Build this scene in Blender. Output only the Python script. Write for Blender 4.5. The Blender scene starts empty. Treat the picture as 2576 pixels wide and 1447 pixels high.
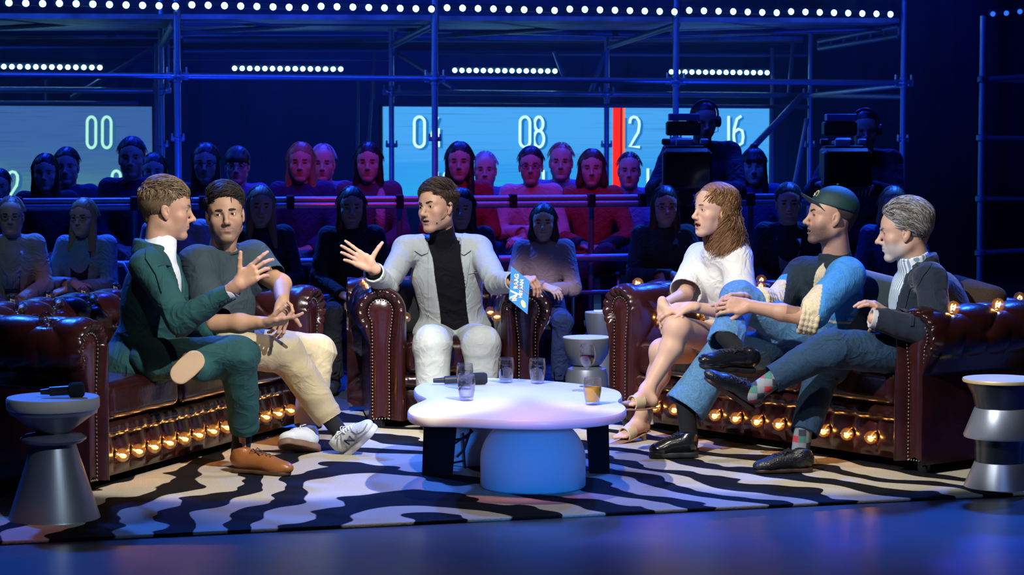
import bpy, math, random
import numpy as np
from mathutils import Vector, Matrix
from mathutils.bvhtree import BVHTree

random.seed(7)
rng = np.random.default_rng(7)
SC = bpy.context.scene
COL = SC.collection
PI = math.pi

# ---------------------------------------------------------------- camera
FPX, CX, CY, CAM_H = 5500.0, 1288.0, 723.5, 1.44
PITCH = math.atan(358.5 / FPX)
cam_data = bpy.data.cameras.new('camera')
cam = bpy.data.objects.new('camera', cam_data)
COL.objects.link(cam)
cam.location = (0, 0, CAM_H)
cam.rotation_euler = (PI / 2 - PITCH, 0, 0)
cam_data.sensor_width = 36.0
cam_data.lens = FPX / 2576.0 * 36.0
cam_data.clip_end = 100
cam_data.dof.use_dof = True
cam_data.dof.focus_distance = 10.3
cam_data.dof.aperture_fstop = 6.3
SC.camera = cam

SC.view_settings.view_transform = 'Standard'
SC.view_settings.look = 'None'
SC.view_settings.exposure = 0.0
SC.view_settings.gamma = 1.0
SC.cycles.use_adaptive_sampling = True
SC.cycles.adaptive_threshold = 0.02
SC.cycles.max_bounces = 6
SC.cycles.diffuse_bounces = 2
SC.cycles.glossy_bounces = 3
SC.cycles.transmission_bounces = 5
SC.cycles.transparent_max_bounces = 10
SC.cycles.caustics_refractive = False
SC.cycles.caustics_reflective = False
SC.cycles.sample_clamp_indirect = 2.0
SC.cycles.sample_clamp_direct = 12.0

# ---------------------------------------------------------------- world and stage lights
w = bpy.data.worlds.new('world')
SC.world = w
w.use_nodes = True
w.node_tree.nodes['Background'].inputs[0].default_value = (0.001, 0.004, 0.03, 1)
w.node_tree.nodes['Background'].inputs[1].default_value = 0.5

def lamp(kind, name, loc, aim, power, color, size=0.3, angle=40, blend=0.3, sy=None):
    d = bpy.data.lights.new(name, kind)
    d.energy = power
    d.color = color
    if kind == 'SPOT':
        d.spot_size = math.radians(angle); d.spot_blend = blend; d.shadow_soft_size = size
    if kind == 'AREA':
        d.size = size
        if sy: d.shape = 'RECTANGLE'; d.size_y = sy
    o = bpy.data.objects.new(name, d)
    COL.objects.link(o)
    o.location = loc
    o.rotation_euler = (Vector(aim) - Vector(loc)).to_track_quat('-Z', 'Y').to_euler()
    return o
WARM, COOLW, BLUE, DBLUE = (1.0, .90, .76), (.97, .98, 1.0), (.02, .14, 1.0), (.008, .045, 1.0)
# white profile spots, crossing: each group is lit from the opposite side, kept off the audience
lamp('SPOT', 'key_left_sofa', (2.6, 4.2, 5.6), (-1.16, 9.75, .66), 3500, COOLW, .06, 17.5, .15)
lamp('SPOT', 'key_right_sofa', (-2.9, 4.2, 5.6), (1.44, 10.15, .64), 3600, COOLW, .06, 18.5, .15)
lamp('SPOT', 'key_host', (-.9, 4.4, 6.4), (-.25, 11.15, .66), 3700, COOLW, .06, 14, .2)
lamp('SPOT', 'fill_host', (1.9, 5.6, 6.4), (-.28, 11.1, .7), 300, WARM, .10, 17, .3)
lamp('SPOT', 'fill_left_sofa', (-1.4, 4.6, 5.8), (-1.0, 9.9, .75), 260, WARM, .10, 13.5, .3)
lamp('SPOT', 'fill_right_sofa', (2.2, 4.6, 5.8), (1.5, 10.0, .6), 260, WARM, .12, 20, .3)
lamp('SPOT', 'table_top', (.1, 7.2, 6.6), (.05, 9.4, 0), 640, (1.0, .89, .72), .12, 30, .4)
lamp('SPOT', 'table_peach', (-1.2, 5.0, 5.5), (-.1, 8.85, .36), 900, (1.0, .42, .16), .05, 7.5, .6)
lamp('SPOT', 'table_pink', (1.4, 5.0, 5.5), (.2, 8.75, .36), 650, (1.0, .25, .75), .05, 6, .6)
# blue wash on the front of the table base and the floor
lamp('SPOT', 'blue_front', (.5, 4.2, 1.0), (.12, 8.9, .12), 680, (.01, .22, 1.0), .12, 11, .5)
for x_, y_ in ((-1.7, 6.95), (-.2, 7.25), (1.3, 7.6), (2.4, 7.9)):
    lamp('SPOT', 'floor_wash', (x_, 4.0, 5.5), (x_, y_, 0), 330, (.17, .32, .78), .3, 23, .7)
# colour patches on the floor and rug
for i_, (lx, tx, ty, col_, pw, an) in enumerate(((-3.2, -1.95, 7.85, (1.0, .22, .05), 260, 6.5), (-2.6, -1.55, 7.45, (.35, 1.0, .35), 90, 6), (-1.0, -1.28, 8.9, (1.0, .35, .10), 160, 4.2), (2.2, 1.72, 8.1, (1.0, .18, .08), 70, 5), (1.6, 1.70, 7.75, (.35, 1.0, .45), 110, 5), (.8, .52, 8.9, (1.0, .38, .14), 140, 4), (-.2, -.52, 8.75, (1.0, .42, .2), 110, 3.6))):
    lamp('SPOT', 'colour_patch', (lx, ty - 2.2, 6.2), (tx, ty, 0), pw, col_, .04, an, .25)
lamp('SPOT', 'side_table_left', (.6, 5.0, 3.2), (-1.72, 8.35, .25), 200, (.75, .88, 1.0), .08, 9, .4)  # narrow spots added to brighten the metal side tables
lamp('SPOT', 'side_table_right', (-.4, 5.4, 3.0), (2.05, 9.1, .25), 150, (.85, .9, 1.0), .08, 7, .4)
# blue back light over the seats and the audience
lamp('SPOT', 'blue_back_left', (-3.0, 15.6, 6.9), (-1.1, 11.4, .3), 5200, BLUE, .25, 34, .35)
lamp('SPOT', 'blue_back_right', (3.2, 15.6, 6.9), (1.5, 11.3, .3), 5200, BLUE, .25, 34, .35)
lamp('SPOT', 'blue_back_far_left', (-4.6, 14.4, 6.9), (-2.3, 9.9, .6), 5200, BLUE, .25, 28, .35)
lamp('SPOT', 'blue_back_far_right', (4.9, 14.2, 6.9), (2.5, 10.0, .7), 3600, BLUE, .25, 26, .35)
for i_, (x_, y_) in enumerate(((-3.6, 16.9), (-1.2, 17.3), (1.2, 17.7), (3.4, 18.1))):
    lamp('SPOT', 'blue_top_audience', (x_, y_, 4.9), (x_ * .92, 13.9, .7), 1500, DBLUE, .25, 46, .5)
lamp('AREA', 'blue_scaffold_wash', (0, 13.2, 5.2), (0, 19.8, 2.2), 330, DBLUE, 5.0, sy=.5)
lamp('AREA', 'blue_scaffold_left', (-5.4, 16.0, 3.6), (0, 20, 2.1), 100, BLUE, 1.5)
lamp('AREA', 'blue_back_wall', (-1.6, 23.6, 4.6), (-1.6, 25.6, 2.4), 230, DBLUE, 4.2, sy=.4)
lamp('SPOT', 'blue_up_left', (-2.2, 15.9, .5), (-1.6, 19.5, 2.6), 260, DBLUE, .1, 75, .8)  # pair of low uplights, added out of sight to brighten the overhead deck boards
lamp('SPOT', 'blue_up_right', (2.2, 17.0, .5), (2.2, 20.5, 2.6), 260, DBLUE, .1, 75, .8)
# magenta-red front light on the rear rows, orange-red on the laps of the front row
lamp('SPOT', 'red_rear_rows', (.5, 9.2, 4.9), (-.4, 14.85, 1.28), 330, (1.0, .02, .12), .06, 24, .4)
lamp('SPOT', 'red_front_left', (-3.2, 8.0, 4.2), (-2.6, 12.6, .52), 90, (1.0, .12, .02), .05, 6.5, .3)
lamp('SPOT', 'pale_front_left', (-3.0, 8.2, 5.2), (-2.75, 12.8, .84), 110, (.45, .75, 1.0), .05, 8, .3)
lamp('SPOT', 'pale_front_centre', (.6, 8.6, 5.2), (.2, 12.8, .82), 45, (.55, .75, 1.0), .05, 7, .3)
lamp('SPOT', 'red_front_right', (1.6, 8.2, 4.4), (1.1, 12.8, .66), 40, (1.0, .14, .05), .05, 12, .4)


# ---------------------------------------------------------------- projection helpers: a pixel at a known depth or height is a point of the room
_c, _s = math.cos(PITCH), math.sin(PITCH)
def ray(px, py):
    x = (px - CX) / FPX; y = -(py - CY) / FPX
    return np.array([x, _c + y * _s, y * _c - _s])
def P(px, py, D):
    d = ray(px, py)
    return np.array([0, 0, CAM_H]) + d * (D / d[1])
def PZ(px, py, z):
    d = ray(px, py)
    return np.array([0, 0, CAM_H]) + d * ((z - CAM_H) / d[2])

# ---------------------------------------------------------------- materials
MATS = {}
def mat(name, col=(0.5, 0.5, 0.5), rough=0.6, metal=0.0, emit=None, estr=1.0, bump=None, attr=False, var=None,
        spec=0.5, coat=0.0, sheen=0.0, sss=0.0, trans=0.0, ior=1.45, crease=None):
    if name in MATS: return MATS[name]
    m = bpy.data.materials.new(name); m.use_nodes = True
    nt = m.node_tree; b = nt.nodes['Principled BSDF']
    b.inputs['Base Color'].default_value = (*col, 1)
    b.inputs['Roughness'].default_value = rough
    b.inputs['Metallic'].default_value = metal
    b.inputs['Specular IOR Level'].default_value = spec
    b.inputs['Coat Weight'].default_value = coat
    b.inputs['Coat Roughness'].default_value = 0.12
    b.inputs['Sheen Weight'].default_value = sheen
    b.inputs['Subsurface Weight'].default_value = sss
    b.inputs['Subsurface Radius'].default_value = (0.012, 0.005, 0.003)
    b.inputs['Subsurface Scale'].default_value = 1.0
    b.inputs['Transmission Weight'].default_value = trans
    b.inputs['IOR'].default_value = ior
    if emit:
        b.inputs['Emission Color'].default_value = (*emit, 1)
        b.inputs['Emission Strength'].default_value = estr
    src = None
    if attr:
        a = nt.nodes.new('ShaderNodeAttribute'); a.attribute_name = 'Col'
        src = a.outputs['Color']
    tc = nt.nodes.new('ShaderNodeTexCoord') if (var or bump or crease) else None
    if var:      # (scale, amount)
        n = nt.nodes.new('ShaderNodeTexNoise'); n.inputs['Scale'].default_value = var[0]; n.inputs['Detail'].default_value = 4
        nt.links.new(tc.outputs['Object'], n.inputs['Vector'])
        mr = nt.nodes.new('ShaderNodeMapRange')
        mr.inputs['To Min'].default_value = 1 - var[1]; mr.inputs['To Max'].default_value = 1 + var[1]
        mr.inputs['From Min'].default_value = 0.3; mr.inputs['From Max'].default_value = 0.7
        nt.links.new(n.outputs['Fac'], mr.inputs['Value'])
        mx = nt.nodes.new('ShaderNodeVectorMath'); mx.operation = 'SCALE'
        if src: nt.links.new(src, mx.inputs[0])
        else: mx.inputs[0].default_value = col
        nt.links.new(mr.outputs[0], mx.inputs['Scale'])
        src = mx.outputs[0]
    if src: nt.links.new(src, b.inputs['Base Color'])
    if bump:     # (scale, strength, stretch)
        n = nt.nodes.new('ShaderNodeTexNoise'); n.inputs['Scale'].default_value = bump[0]; n.inputs['Detail'].default_value = 3
        v = tc.outputs['Object']
        if len(bump) > 2:
            mp = nt.nodes.new('ShaderNodeMapping'); mp.inputs['Scale'].default_value = bump[2]
            nt.links.new(v, mp.inputs['Vector']); v = mp.outputs[0]
        nt.links.new(v, n.inputs['Vector'])
        bp = nt.nodes.new('ShaderNodeBump'); bp.inputs['Strength'].default_value = bump[1]; bp.inputs['Distance'].default_value = 0.01
        nt.links.new(n.outputs['Fac'], bp.inputs['Height'])
        nt.links.new(bp.outputs[0], b.inputs['Normal'])
    if crease:   # soft wrinkles of the cloth: (scale, height in metres)
        n = nt.nodes.new('ShaderNodeTexNoise'); n.inputs['Scale'].default_value = crease[0]; n.inputs['Detail'].default_value = 2; n.inputs['Distortion'].default_value = 1.3
        nt.links.new(tc.outputs['Object'], n.inputs['Vector'])
        ma = nt.nodes.new('ShaderNodeMath'); ma.operation = 'SUBTRACT'; ma.inputs[1].default_value = .5; nt.links.new(n.outputs['Fac'], ma.inputs[0])
        mb = nt.nodes.new('ShaderNodeMath'); mb.operation = 'ABSOLUTE'; nt.links.new(ma.outputs[0], mb.inputs[0])
        mc = nt.nodes.new('ShaderNodeMath'); mc.operation = 'POWER'; mc.inputs[1].default_value = .95; nt.links.new(mb.outputs[0], mc.inputs[0])
        b2 = nt.nodes.new('ShaderNodeBump'); b2.inputs['Strength'].default_value = .85; b2.inputs['Distance'].default_value = crease[1] * .62; b2.invert = True
        nt.links.new(mc.outputs[0], b2.inputs['Height'])
        if bump: nt.links.new(bp.outputs[0], b2.inputs['Normal'])
        nt.links.new(b2.outputs[0], b.inputs['Normal'])
    MATS[name] = m
    return m

def emission(name, col, strength):
    if name in MATS: return MATS[name]
    m = bpy.data.materials.new(name); m.use_nodes = True
    nt = m.node_tree; nt.nodes.clear()
    e = nt.nodes.new('ShaderNodeEmission'); o = nt.nodes.new('ShaderNodeOutputMaterial')
    e.inputs[0].default_value = (*col, 1); e.inputs[1].default_value = strength
    nt.links.new(e.outputs[0], o.inputs[0])
    MATS[name] = m
    return m

def thin_glass(name, tint, refl=0.14, rough=0.03):
    if name in MATS: return MATS[name]
    m = bpy.data.materials.new(name); m.use_nodes = True
    nt = m.node_tree; nt.nodes.clear()
    t = nt.nodes.new('ShaderNodeBsdfTransparent'); t.inputs[0].default_value = (*tint, 1)
    g = nt.nodes.new('ShaderNodeBsdfGlossy'); g.inputs['Roughness'].default_value = rough
    lw = nt.nodes.new('ShaderNodeLayerWeight'); lw.inputs['Blend'].default_value = 0.35
    mr = nt.nodes.new('ShaderNodeMapRange'); mr.inputs['To Min'].default_value = refl; mr.inputs['To Max'].default_value = 0.75
    mx = nt.nodes.new('ShaderNodeMixShader'); o = nt.nodes.new('ShaderNodeOutputMaterial')
    nt.links.new(lw.outputs['Facing'], mr.inputs['Value']); nt.links.new(mr.outputs[0], mx.inputs[0])
    nt.links.new(t.outputs[0], mx.inputs[1]); nt.links.new(g.outputs[0], mx.inputs[2]); nt.links.new(mx.outputs[0], o.inputs[0])
    MATS[name] = m
    return m

# ---------------------------------------------------------------- objects
def tag(o, label=None, cat=None, group=None, kind=None):
    if label: o['label'] = label
    if cat: o['category'] = cat
    if group: o['group'] = group
    if kind: o['kind'] = kind
    return o
def empty(name, loc=(0, 0, 0), rz=0.0, **k):
    o = bpy.data.objects.new(name, None); COL.objects.link(o)
    o.empty_display_size = 0.1
    o.location = tuple(float(v) for v in loc); o.rotation_euler = (0, 0, rz)
    return tag(o, **k)
def link(name, me, parent=None, **k):
    o = bpy.data.objects.new(name, me); COL.objects.link(o)
    if parent: o.parent = parent
    return tag(o, **k)

def mesh_np(name, V, F, m=None, smooth=True, col=None, mats=None, midx=None):
    """V (n,3), F list or array of faces"""
    me = bpy.data.meshes.new(name)
    V = np.asarray(V, dtype=np.float32)
    if isinstance(F, np.ndarray):
        nf, k = F.shape
        me.vertices.add(len(V)); me.vertices.foreach_set('co', V.ravel())
        me.loops.add(nf * k); me.loops.foreach_set('vertex_index', F.astype(np.int32).ravel())
        me.polygons.add(nf); me.polygons.foreach_set('loop_start', np.arange(0, nf * k, k, dtype=np.int32))
        me.update(calc_edges=True)
    else:
        me.from_pydata([tuple(map(float, v)) for v in V], [], F); me.update()
    if smooth and len(me.polygons): me.polygons.foreach_set('use_smooth', np.ones(len(me.polygons), dtype=bool))
    if col is not None:
        a = me.color_attributes.new('Col', 'FLOAT_COLOR', 'POINT')
        c = np.ones((len(V), 4), dtype=np.float32); c[:, :3] = col
        a.data.foreach_set('color', c.ravel())
    for mm in (mats or ([m] if m else [])): me.materials.append(mm)
    if midx is not None: me.polygons.foreach_set('material_index', np.asarray(midx, dtype=np.int32))
    me.update()
    return me

class MB:
    """collects boxes, tubes, lathes into one mesh"""
    def __init__(s): s.v = []; s.f = []; s.n = 0
    def raw(s, V, F):
        V = np.asarray(V, float).reshape(-1, 3)
        s.v.append(V); s.f += [tuple(int(i) + s.n for i in f) for f in F]; s.n += len(V); return s
    def box(s, c, h, R=None, bev=0.0):
        c = np.asarray(c, float); h = np.asarray(h, float)
        b = min(bev, h.min() * 0.95)
        if b <= 0:
            V = np.array([[x, y, z] for x in (-1, 1) for y in (-1, 1) for z in (-1, 1)]) * h
            F = [(0, 1, 3, 2), (4, 6, 7, 5), (0, 4, 5, 1), (2, 3, 7, 6), (0, 2, 6, 4), (1, 5, 7, 3)]
        else:
            V = []
            idx = {}
            for x in (-1, 1):
                for y in (-1, 1):
                    for z in (-1, 1):
                        for ax in range(3):
                            q = np.array([x, y, z]) * (h - b); q[ax] += (x, y, z)[ax] * b
                            idx[(x, y, z, ax)] = len(V); V.append(q)
            F = []
            for ax in range(3):
                o1, o2 = [a for a in range(3) if a != ax]
                for sgn in (-1, 1):
                    fc = []
                    for (a, bb) in ((-1, -1), (1, -1), (1, 1), (-1, 1)):
                        k = [0, 0, 0]; k[ax] = sgn; k[o1] = a; k[o2] = bb; fc.append(idx[(*k, ax)])
                    F.append(tuple(fc))
                for a in (-1, 1):
                    for bb in (-1, 1):
                        k1 = [0, 0, 0]; k1[o1] = a; k1[o2] = bb; k1[ax] = -1; k2 = list(k1); k2[ax] = 1
                        F.append((idx[(*k1, o1)], idx[(*k2, o1)], idx[(*k2, o2)], idx[(*k1, o2)]))
            for x in (-1, 1):
                for y in (-1, 1):
                    for z in (-1, 1): F.append(tuple(idx[(x, y, z, a)] for a in range(3)))
            V = np.array(V)
        if R is not None: V = V @ np.asarray(R, float).T
        return s.raw(V + c, F)
    def tube(s, pts, r, n=10, cap=True, flat=None):
        pts = [np.asarray(p, float) for p in pts]; m = len(pts)
        r = [r] * m if np.isscalar(r) else list(r)
        V = []; up = None
        for i in range(m):
            d = pts[min(i + 1, m - 1)] - pts[max(i - 1, 0)]; d /= (np.linalg.norm(d) + 1e-9)
            if up is None:
                up = np.array([0, 0, 1.0]) if abs(d[2]) < 0.9 else np.array([1.0, 0, 0])
                if flat is not None: up = np.asarray(flat, float)
            a = np.cross(d, up); a /= (np.linalg.norm(a) + 1e-9); b = np.cross(a, d); up = b
            fl = 1.0
            for k in range(n):
                t = 2 * PI * k / n
                V.append(pts[i] + r[i] * (math.cos(t) * a + math.sin(t) * b))
        F = [(i * n + k, i * n + (k + 1) % n, (i + 1) * n + (k + 1) % n, (i + 1) * n + k) for i in range(m - 1) for k in range(n)]
        if cap: F += [tuple(range(n))[::-1], tuple((m - 1) * n + k for k in range(n))]
        return s.raw(V, F)
    def lathe(s, prof, c=(0, 0, 0), n=32, R=None):
        V = []; c = np.asarray(c, float)
        for (r, z) in prof:
            for k in range(n):
                t = 2 * PI * k / n; V.append((r * math.cos(t), r * math.sin(t), z))
        m = len(prof)
        F = [(i * n + k, i * n + (k + 1) % n, (i + 1) * n + (k + 1) % n, (i + 1) * n + k) for i in range(m - 1) for k in range(n)]
        V = np.array(V)
        if R is not None: V = V @ np.asarray(R, float).T
        return s.raw(V + c, F)
    def sphere(s, c, r, n=14, m=9, R=None):
        rr = np.array([r, r, r], float) if np.isscalar(r) else np.asarray(r, float)
        pr = [(max(math.sin(PI * i / m), 1e-4), -math.cos(PI * i / m)) for i in range(m + 1)]
        V = np.array([(a * math.cos(2 * PI * k / n), a * math.sin(2 * PI * k / n), z) for (a, z) in pr for k in range(n)]) * rr
        if R is not None: V = V @ np.asarray(R, float).T
        F = [(i * n + k, i * n + (k + 1) % n, (i + 1) * n + (k + 1) % n, (i + 1) * n + k) for i in range(m) for k in range(n)]
        return s.raw(V + np.asarray(c, float), F)
    def prism(s, poly, z0, z1, tf=None):
        n = len(poly)
        V = [(x, y, z0) for x, y in poly] + [(x, y, z1) for x, y in poly]
        F = [tuple(range(n))[::-1], tuple(range(n, 2 * n))] + [(i, (i + 1) % n, n + (i + 1) % n, n + i) for i in range(n)]
        V = np.array(V, float)
        if tf is not None: V = np.array([tf(v) for v in V])
        return s.raw(V, F)
    def mesh(s, name, m=None, smooth=False, **k):
        me = mesh_np(name, np.concatenate(s.v), s.f, m, smooth, **k)
        return me
    def obj(s, name, m, parent=None, smooth=False, off=None, **k):
        if off is not None: s.v = [v - np.asarray(off, float) for v in s.v]
        me = s.mesh(name, m, smooth)
        if smooth == 'auto':
            me.set_sharp_from_angle(angle=math.radians(40))
        return link(name, me, parent, **k)

# ---------------------------------------------------------------- signed-distance modelling (bodies, garments, hair)
def nrm(v):
    v = np.asarray(v, float); return v / (np.linalg.norm(v) + 1e-12)
class SDF:
    def __init__(s): s.p = []
    def cap(s, a, b, ra, rb=None, k=0.02, op='U', flat=None):
        """tapered capsule; flat=(normal, factor) squashes it along normal"""
        s.p.append(('C', op, k, np.asarray(a, float), np.asarray(b, float), ra, ra if rb is None else rb,
                    None if flat is None else (nrm(flat[0]), flat[1]))); return s
    def ell(s, c, r, R=None, k=0.02, op='U'):
        s.p.append(('E', op, k, np.asarray(c, float), np.asarray(r, float) if not np.isscalar(r) else np.array([r] * 3, float), None if R is None else np.asarray(R, float))); return s
    def box(s, c, h, R=None, r=0.01, k=0.005, op='U'):
        s.p.append(('B', op, k, np.asarray(c, float), np.asarray(h, float), None if R is None else np.asarray(R, float), r)); return s
    def cut(s, pt, n, rad=0.2, k=0.004):
        """remove everything past the plane (pt, n) within rad of pt"""
        s.p.append(('H', 'S', k, np.asarray(pt, float), nrm(n), rad)); return s
    def fn(s, f, op='S', k=0.004):
        s.p.append(('F', op, k, f)); return s
    @staticmethod
    def ev(p, X):
        t = p[0]
        if t == 'C':
            a, b, ra, rb, fl = p[3:]
            Y = X - a
            d = b - a; sc = 1.0
            if fl is not None:
                n, f = fl
                Y = Y + (f - 1) * (Y @ n)[:, None] * n; d = d + (f - 1) * (d @ n) * n
            L = d @ d
            if L < 1e-12: return np.sqrt((Y * Y).sum(1)) - ra
            u = np.clip(Y @ d / L, 0, 1)
            Z = Y - u[:, None] * d
            return np.sqrt((Z * Z).sum(1)) - (ra + (rb - ra) * u)
        if t == 'E':
            c, r, R = p[3:]
            Y = X - c
            if R is not None: Y = Y @ R.T
            A = Y / r; k0 = np.sqrt((A * A).sum(1)); B = A / r; k1 = np.sqrt((B * B).sum(1)) + 1e-9
            return k0 * (k0 - 1) / k1
        if t == 'B':
            c, h, R, r = p[3:]
            Y = X - c
            if R is not None: Y = Y @ R.T
            q = np.abs(Y) - (h - r)
            return np.sqrt((np.maximum(q, 0) ** 2).sum(1)) + np.minimum(q.max(1), 0) - r
        if t == 'H':
            c, n, rad = p[3:]
            Y = X - c
            return np.maximum(-(Y @ n), np.sqrt((Y * Y).sum(1)) - rad)
        return p[3](X)
    def bounds(s):
        lo = np.full(3, 1e9); hi = -lo
        for p in s.p:
            if p[1] != 'U': continue
            if p[0] == 'C':
                r = max(p[5], p[6]); lo = np.minimum(lo, np.minimum(p[3], p[4]) - r); hi = np.maximum(hi, np.maximum(p[3], p[4]) + r)
            elif p[0] in 'EB':
                r = np.linalg.norm(p[4]) if p[5] is not None else p[4]
                lo = np.minimum(lo, p[3] - r); hi = np.maximum(hi, p[3] + r)
        return lo, hi
    def mesh(s, res):
        lo, hi = s.bounds(); lo = lo - 4 * res; hi = hi + 4 * res
        B = 16
        nb = np.maximum(1, np.ceil((hi - lo) / (res * B)).astype(int))
        N = nb * B
        F = np.full(N, 0.05, dtype=np.float32)
        bi = np.stack(np.meshgrid(*[np.arange(n) for n in nb], indexing='ij'), -1).reshape(-1, 3)
        ctr = lo + (bi * B + (B - 1) / 2) * res
        hd = res * B * 0.5 * 1.7321 + res
        U = []
        for p in s.p:
            dd = s.ev(p, ctr)
            if p[0] == 'F': dd = dd - 0.1
            U.append(dd)
        U = np.array(U)
        isU = np.array([p[1] == 'U' for p in s.p]); kk = np.array([p[2] for p in s.p])
        act = U < (hd * 1.25 + kk[:, None] + 0.006)
        du = np.where(isU[:, None], U, 1e9).min(0)
        anyS = (act & ~isU[:, None]).any(0)
        near = act[isU].any(0)
        inside = near & (du < -hd * 1.4) & ~anyS
        g = np.stack(np.meshgrid(*[np.arange(B)] * 3, indexing='ij'), -1).reshape(-1, 3) * res
        for j in np.nonzero(near)[0]:
            b = bi[j] * B
            sl = (slice(b[0], b[0] + B), slice(b[1], b[1] + B), slice(b[2], b[2] + B))
            if inside[j]: F[sl] = -0.05; continue
            X = lo + b * res + g
            d = None
            for i in np.nonzero(act[:, j])[0]:
                p = s.p[i]; e = s.ev(p, X); k = p[2]
                if p[1] == 'U':
                    if d is None: d = e
                    else:
                        h = np.maximum(k - np.abs(d - e), 0) / k if k > 0 else 0
                        d = np.minimum(d, e) - h * h * k * 0.25
                elif d is not None:
                    e = -e; h = np.maximum(k - np.abs(d - e), 0) / k if k > 0 else 0
                    d = np.maximum(d, e) + h * h * k * 0.25
            if d is None: continue
            F[sl] = d.reshape(B, B, B)
        return nets(F, lo, res)

def nets(F, lo, res):
    S = F < 0
    c = np.zeros(tuple(n - 1 for n in F.shape), dtype=np.int8)
    offs = [(a, b, d) for a in (0, 1) for b in (0, 1) for d in (0, 1)]
    for (a, b, d) in offs: c += S[a:a + c.shape[0], b:b + c.shape[1], d:d + c.shape[2]]
    I = np.stack(np.nonzero((c > 0) & (c < 8)), 1)
    vals = {o: F[I[:, 0] + o[0], I[:, 1] + o[1], I[:, 2] + o[2]] for o in offs}
    acc = np.zeros((len(I), 3)); cnt = np.zeros(len(I))
    for o in offs:
        for ax in range(3):
            if o[ax]: continue
            q = list(o); q[ax] = 1; q = tuple(q)
            a, b = vals[o], vals[q]
            m = (a < 0) != (b < 0)
            t = np.where(m, a / np.where(m, a - b, 1), 0)
            pt = np.tile(np.array(o, float), (len(I), 1)); pt[:, ax] += t
            acc += pt * m[:, None]; cnt += m
    V = lo + (I + acc / cnt[:, None]) * res
    idx = np.full(c.shape, -1, dtype=np.int32); idx[I[:, 0], I[:, 1], I[:, 2]] = np.arange(len(I))
    Q = []
    for ax in range(3):
        a1, a2 = [(1, 2), (2, 0), (0, 1)][ax]
        sl0 = [slice(0, -1)] * 3; sl1 = [slice(0, -1)] * 3; sl1[ax] = slice(1, None)
        ed = S[tuple(sl0)] != S[tuple(sl1)]
        E = np.stack(np.nonzero(ed), 1)
        E = E[(E[:, a1] > 0) & (E[:, a2] > 0)]
        fl = S[E[:, 0], E[:, 1], E[:, 2]]
        def at(d1, d2):
            G = E.copy(); G[:, a1] -= d1; G[:, a2] -= d2
            return idx[G[:, 0], G[:, 1], G[:, 2]]
        q = np.stack([at(1, 1), at(0, 1), at(0, 0), at(1, 0)], 1)
        q[~fl] = q[~fl][:, ::-1]
        Q.append(q)
    Q = np.concatenate(Q); Q = Q[(Q >= 0).all(1)]
    return V, Q

def vnormals(V, Q):
    n = np.cross(V[Q[:, 2]] - V[Q[:, 0]], V[Q[:, 3]] - V[Q[:, 1]])
    N = np.zeros_like(V)
    for i in range(4): np.add.at(N, Q[:, i], n)
    return N / (np.linalg.norm(N, axis=1)[:, None] + 1e-12)

def wav(V, freq, seed=0):
    """smooth pseudo-noise from warped sines"""
    r = np.random.default_rng(seed)
    out = np.zeros(len(V)); X = V * freq
    W = X + 0.9 * np.sin(X[:, [1, 2, 0]] * 0.8 + r.uniform(0, 6, 3)) + 0.5 * np.sin(X[:, [2, 0, 1]] * 1.7 + r.uniform(0, 6, 3))
    for _ in range(4):
        d = nrm(r.normal(size=3)); out += np.sin(W @ d * r.uniform(0.8, 1.6) + r.uniform(0, 6))
    return out / 4

def folds(V, Q, amp=0.004, freq=14, seed=0, centers=(), ridge=True):
    """cloth folds: broad waves everywhere, tight ones round the joints (point, axis, amp, freq, radius)"""
    N = vnormals(V, Q)
    n = wav(V, freq, seed)
    if ridge: n = 0.6 - 1.6 * np.abs(n) ** 0.8
    n2 = .5 - 1.5 * np.abs(wav(V, freq * 2.3, seed + 50)) ** .7
    d = amp * (1.25 * n + .45 * n2)
    for i, (c, ax, a, f, R) in enumerate(centers):
        Y = V - np.asarray(c); r = np.sqrt((Y * Y).sum(1))
        ph = (Y @ nrm(ax)) * f * .62 + 3.2 * wav(V, 9, seed + 5 + i)
        d = d + .62 * a * np.exp(-(r / R) ** 2) * (1 - 2 * np.abs(np.sin(ph)) ** 0.7) * (.55 + .9 * np.abs(wav(V, 7, seed + 15 + i)))
    return V + N * d[:, None]

def sdf_part(name, s, res, m, parent, base, fold=None, col=None, **k):
    V, Q = s.mesh(res)
    if fold: V = folds(V, Q, **fold)
    cc = None
    if col is not None: cc = col(V)
    me = mesh_np(name, V - base, Q, m, True, cc)
    return link(name, me, parent, **k)

def frame(f, up=(0, 0, 1)):
    """rows: right, forward, up"""
    f = nrm(f); x = nrm(np.cross(f, up)); z = np.cross(x, f)
    return np.array([x, f, z])
def yawf(deg, pitch=0, roll=0):
    """head frame facing; 0 deg looks to -y, +90 to +x"""
    y, p, r = map(math.radians, (deg, pitch, roll))
    f = np.array([math.sin(y) * math.cos(p), -math.cos(y) * math.cos(p), math.sin(p)])
    R = frame(f)
    x = R[0] * math.cos(r) + R[2] * math.sin(r); z = -R[0] * math.sin(r) + R[2] * math.cos(r)
    return np.array([x, f, z])

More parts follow.
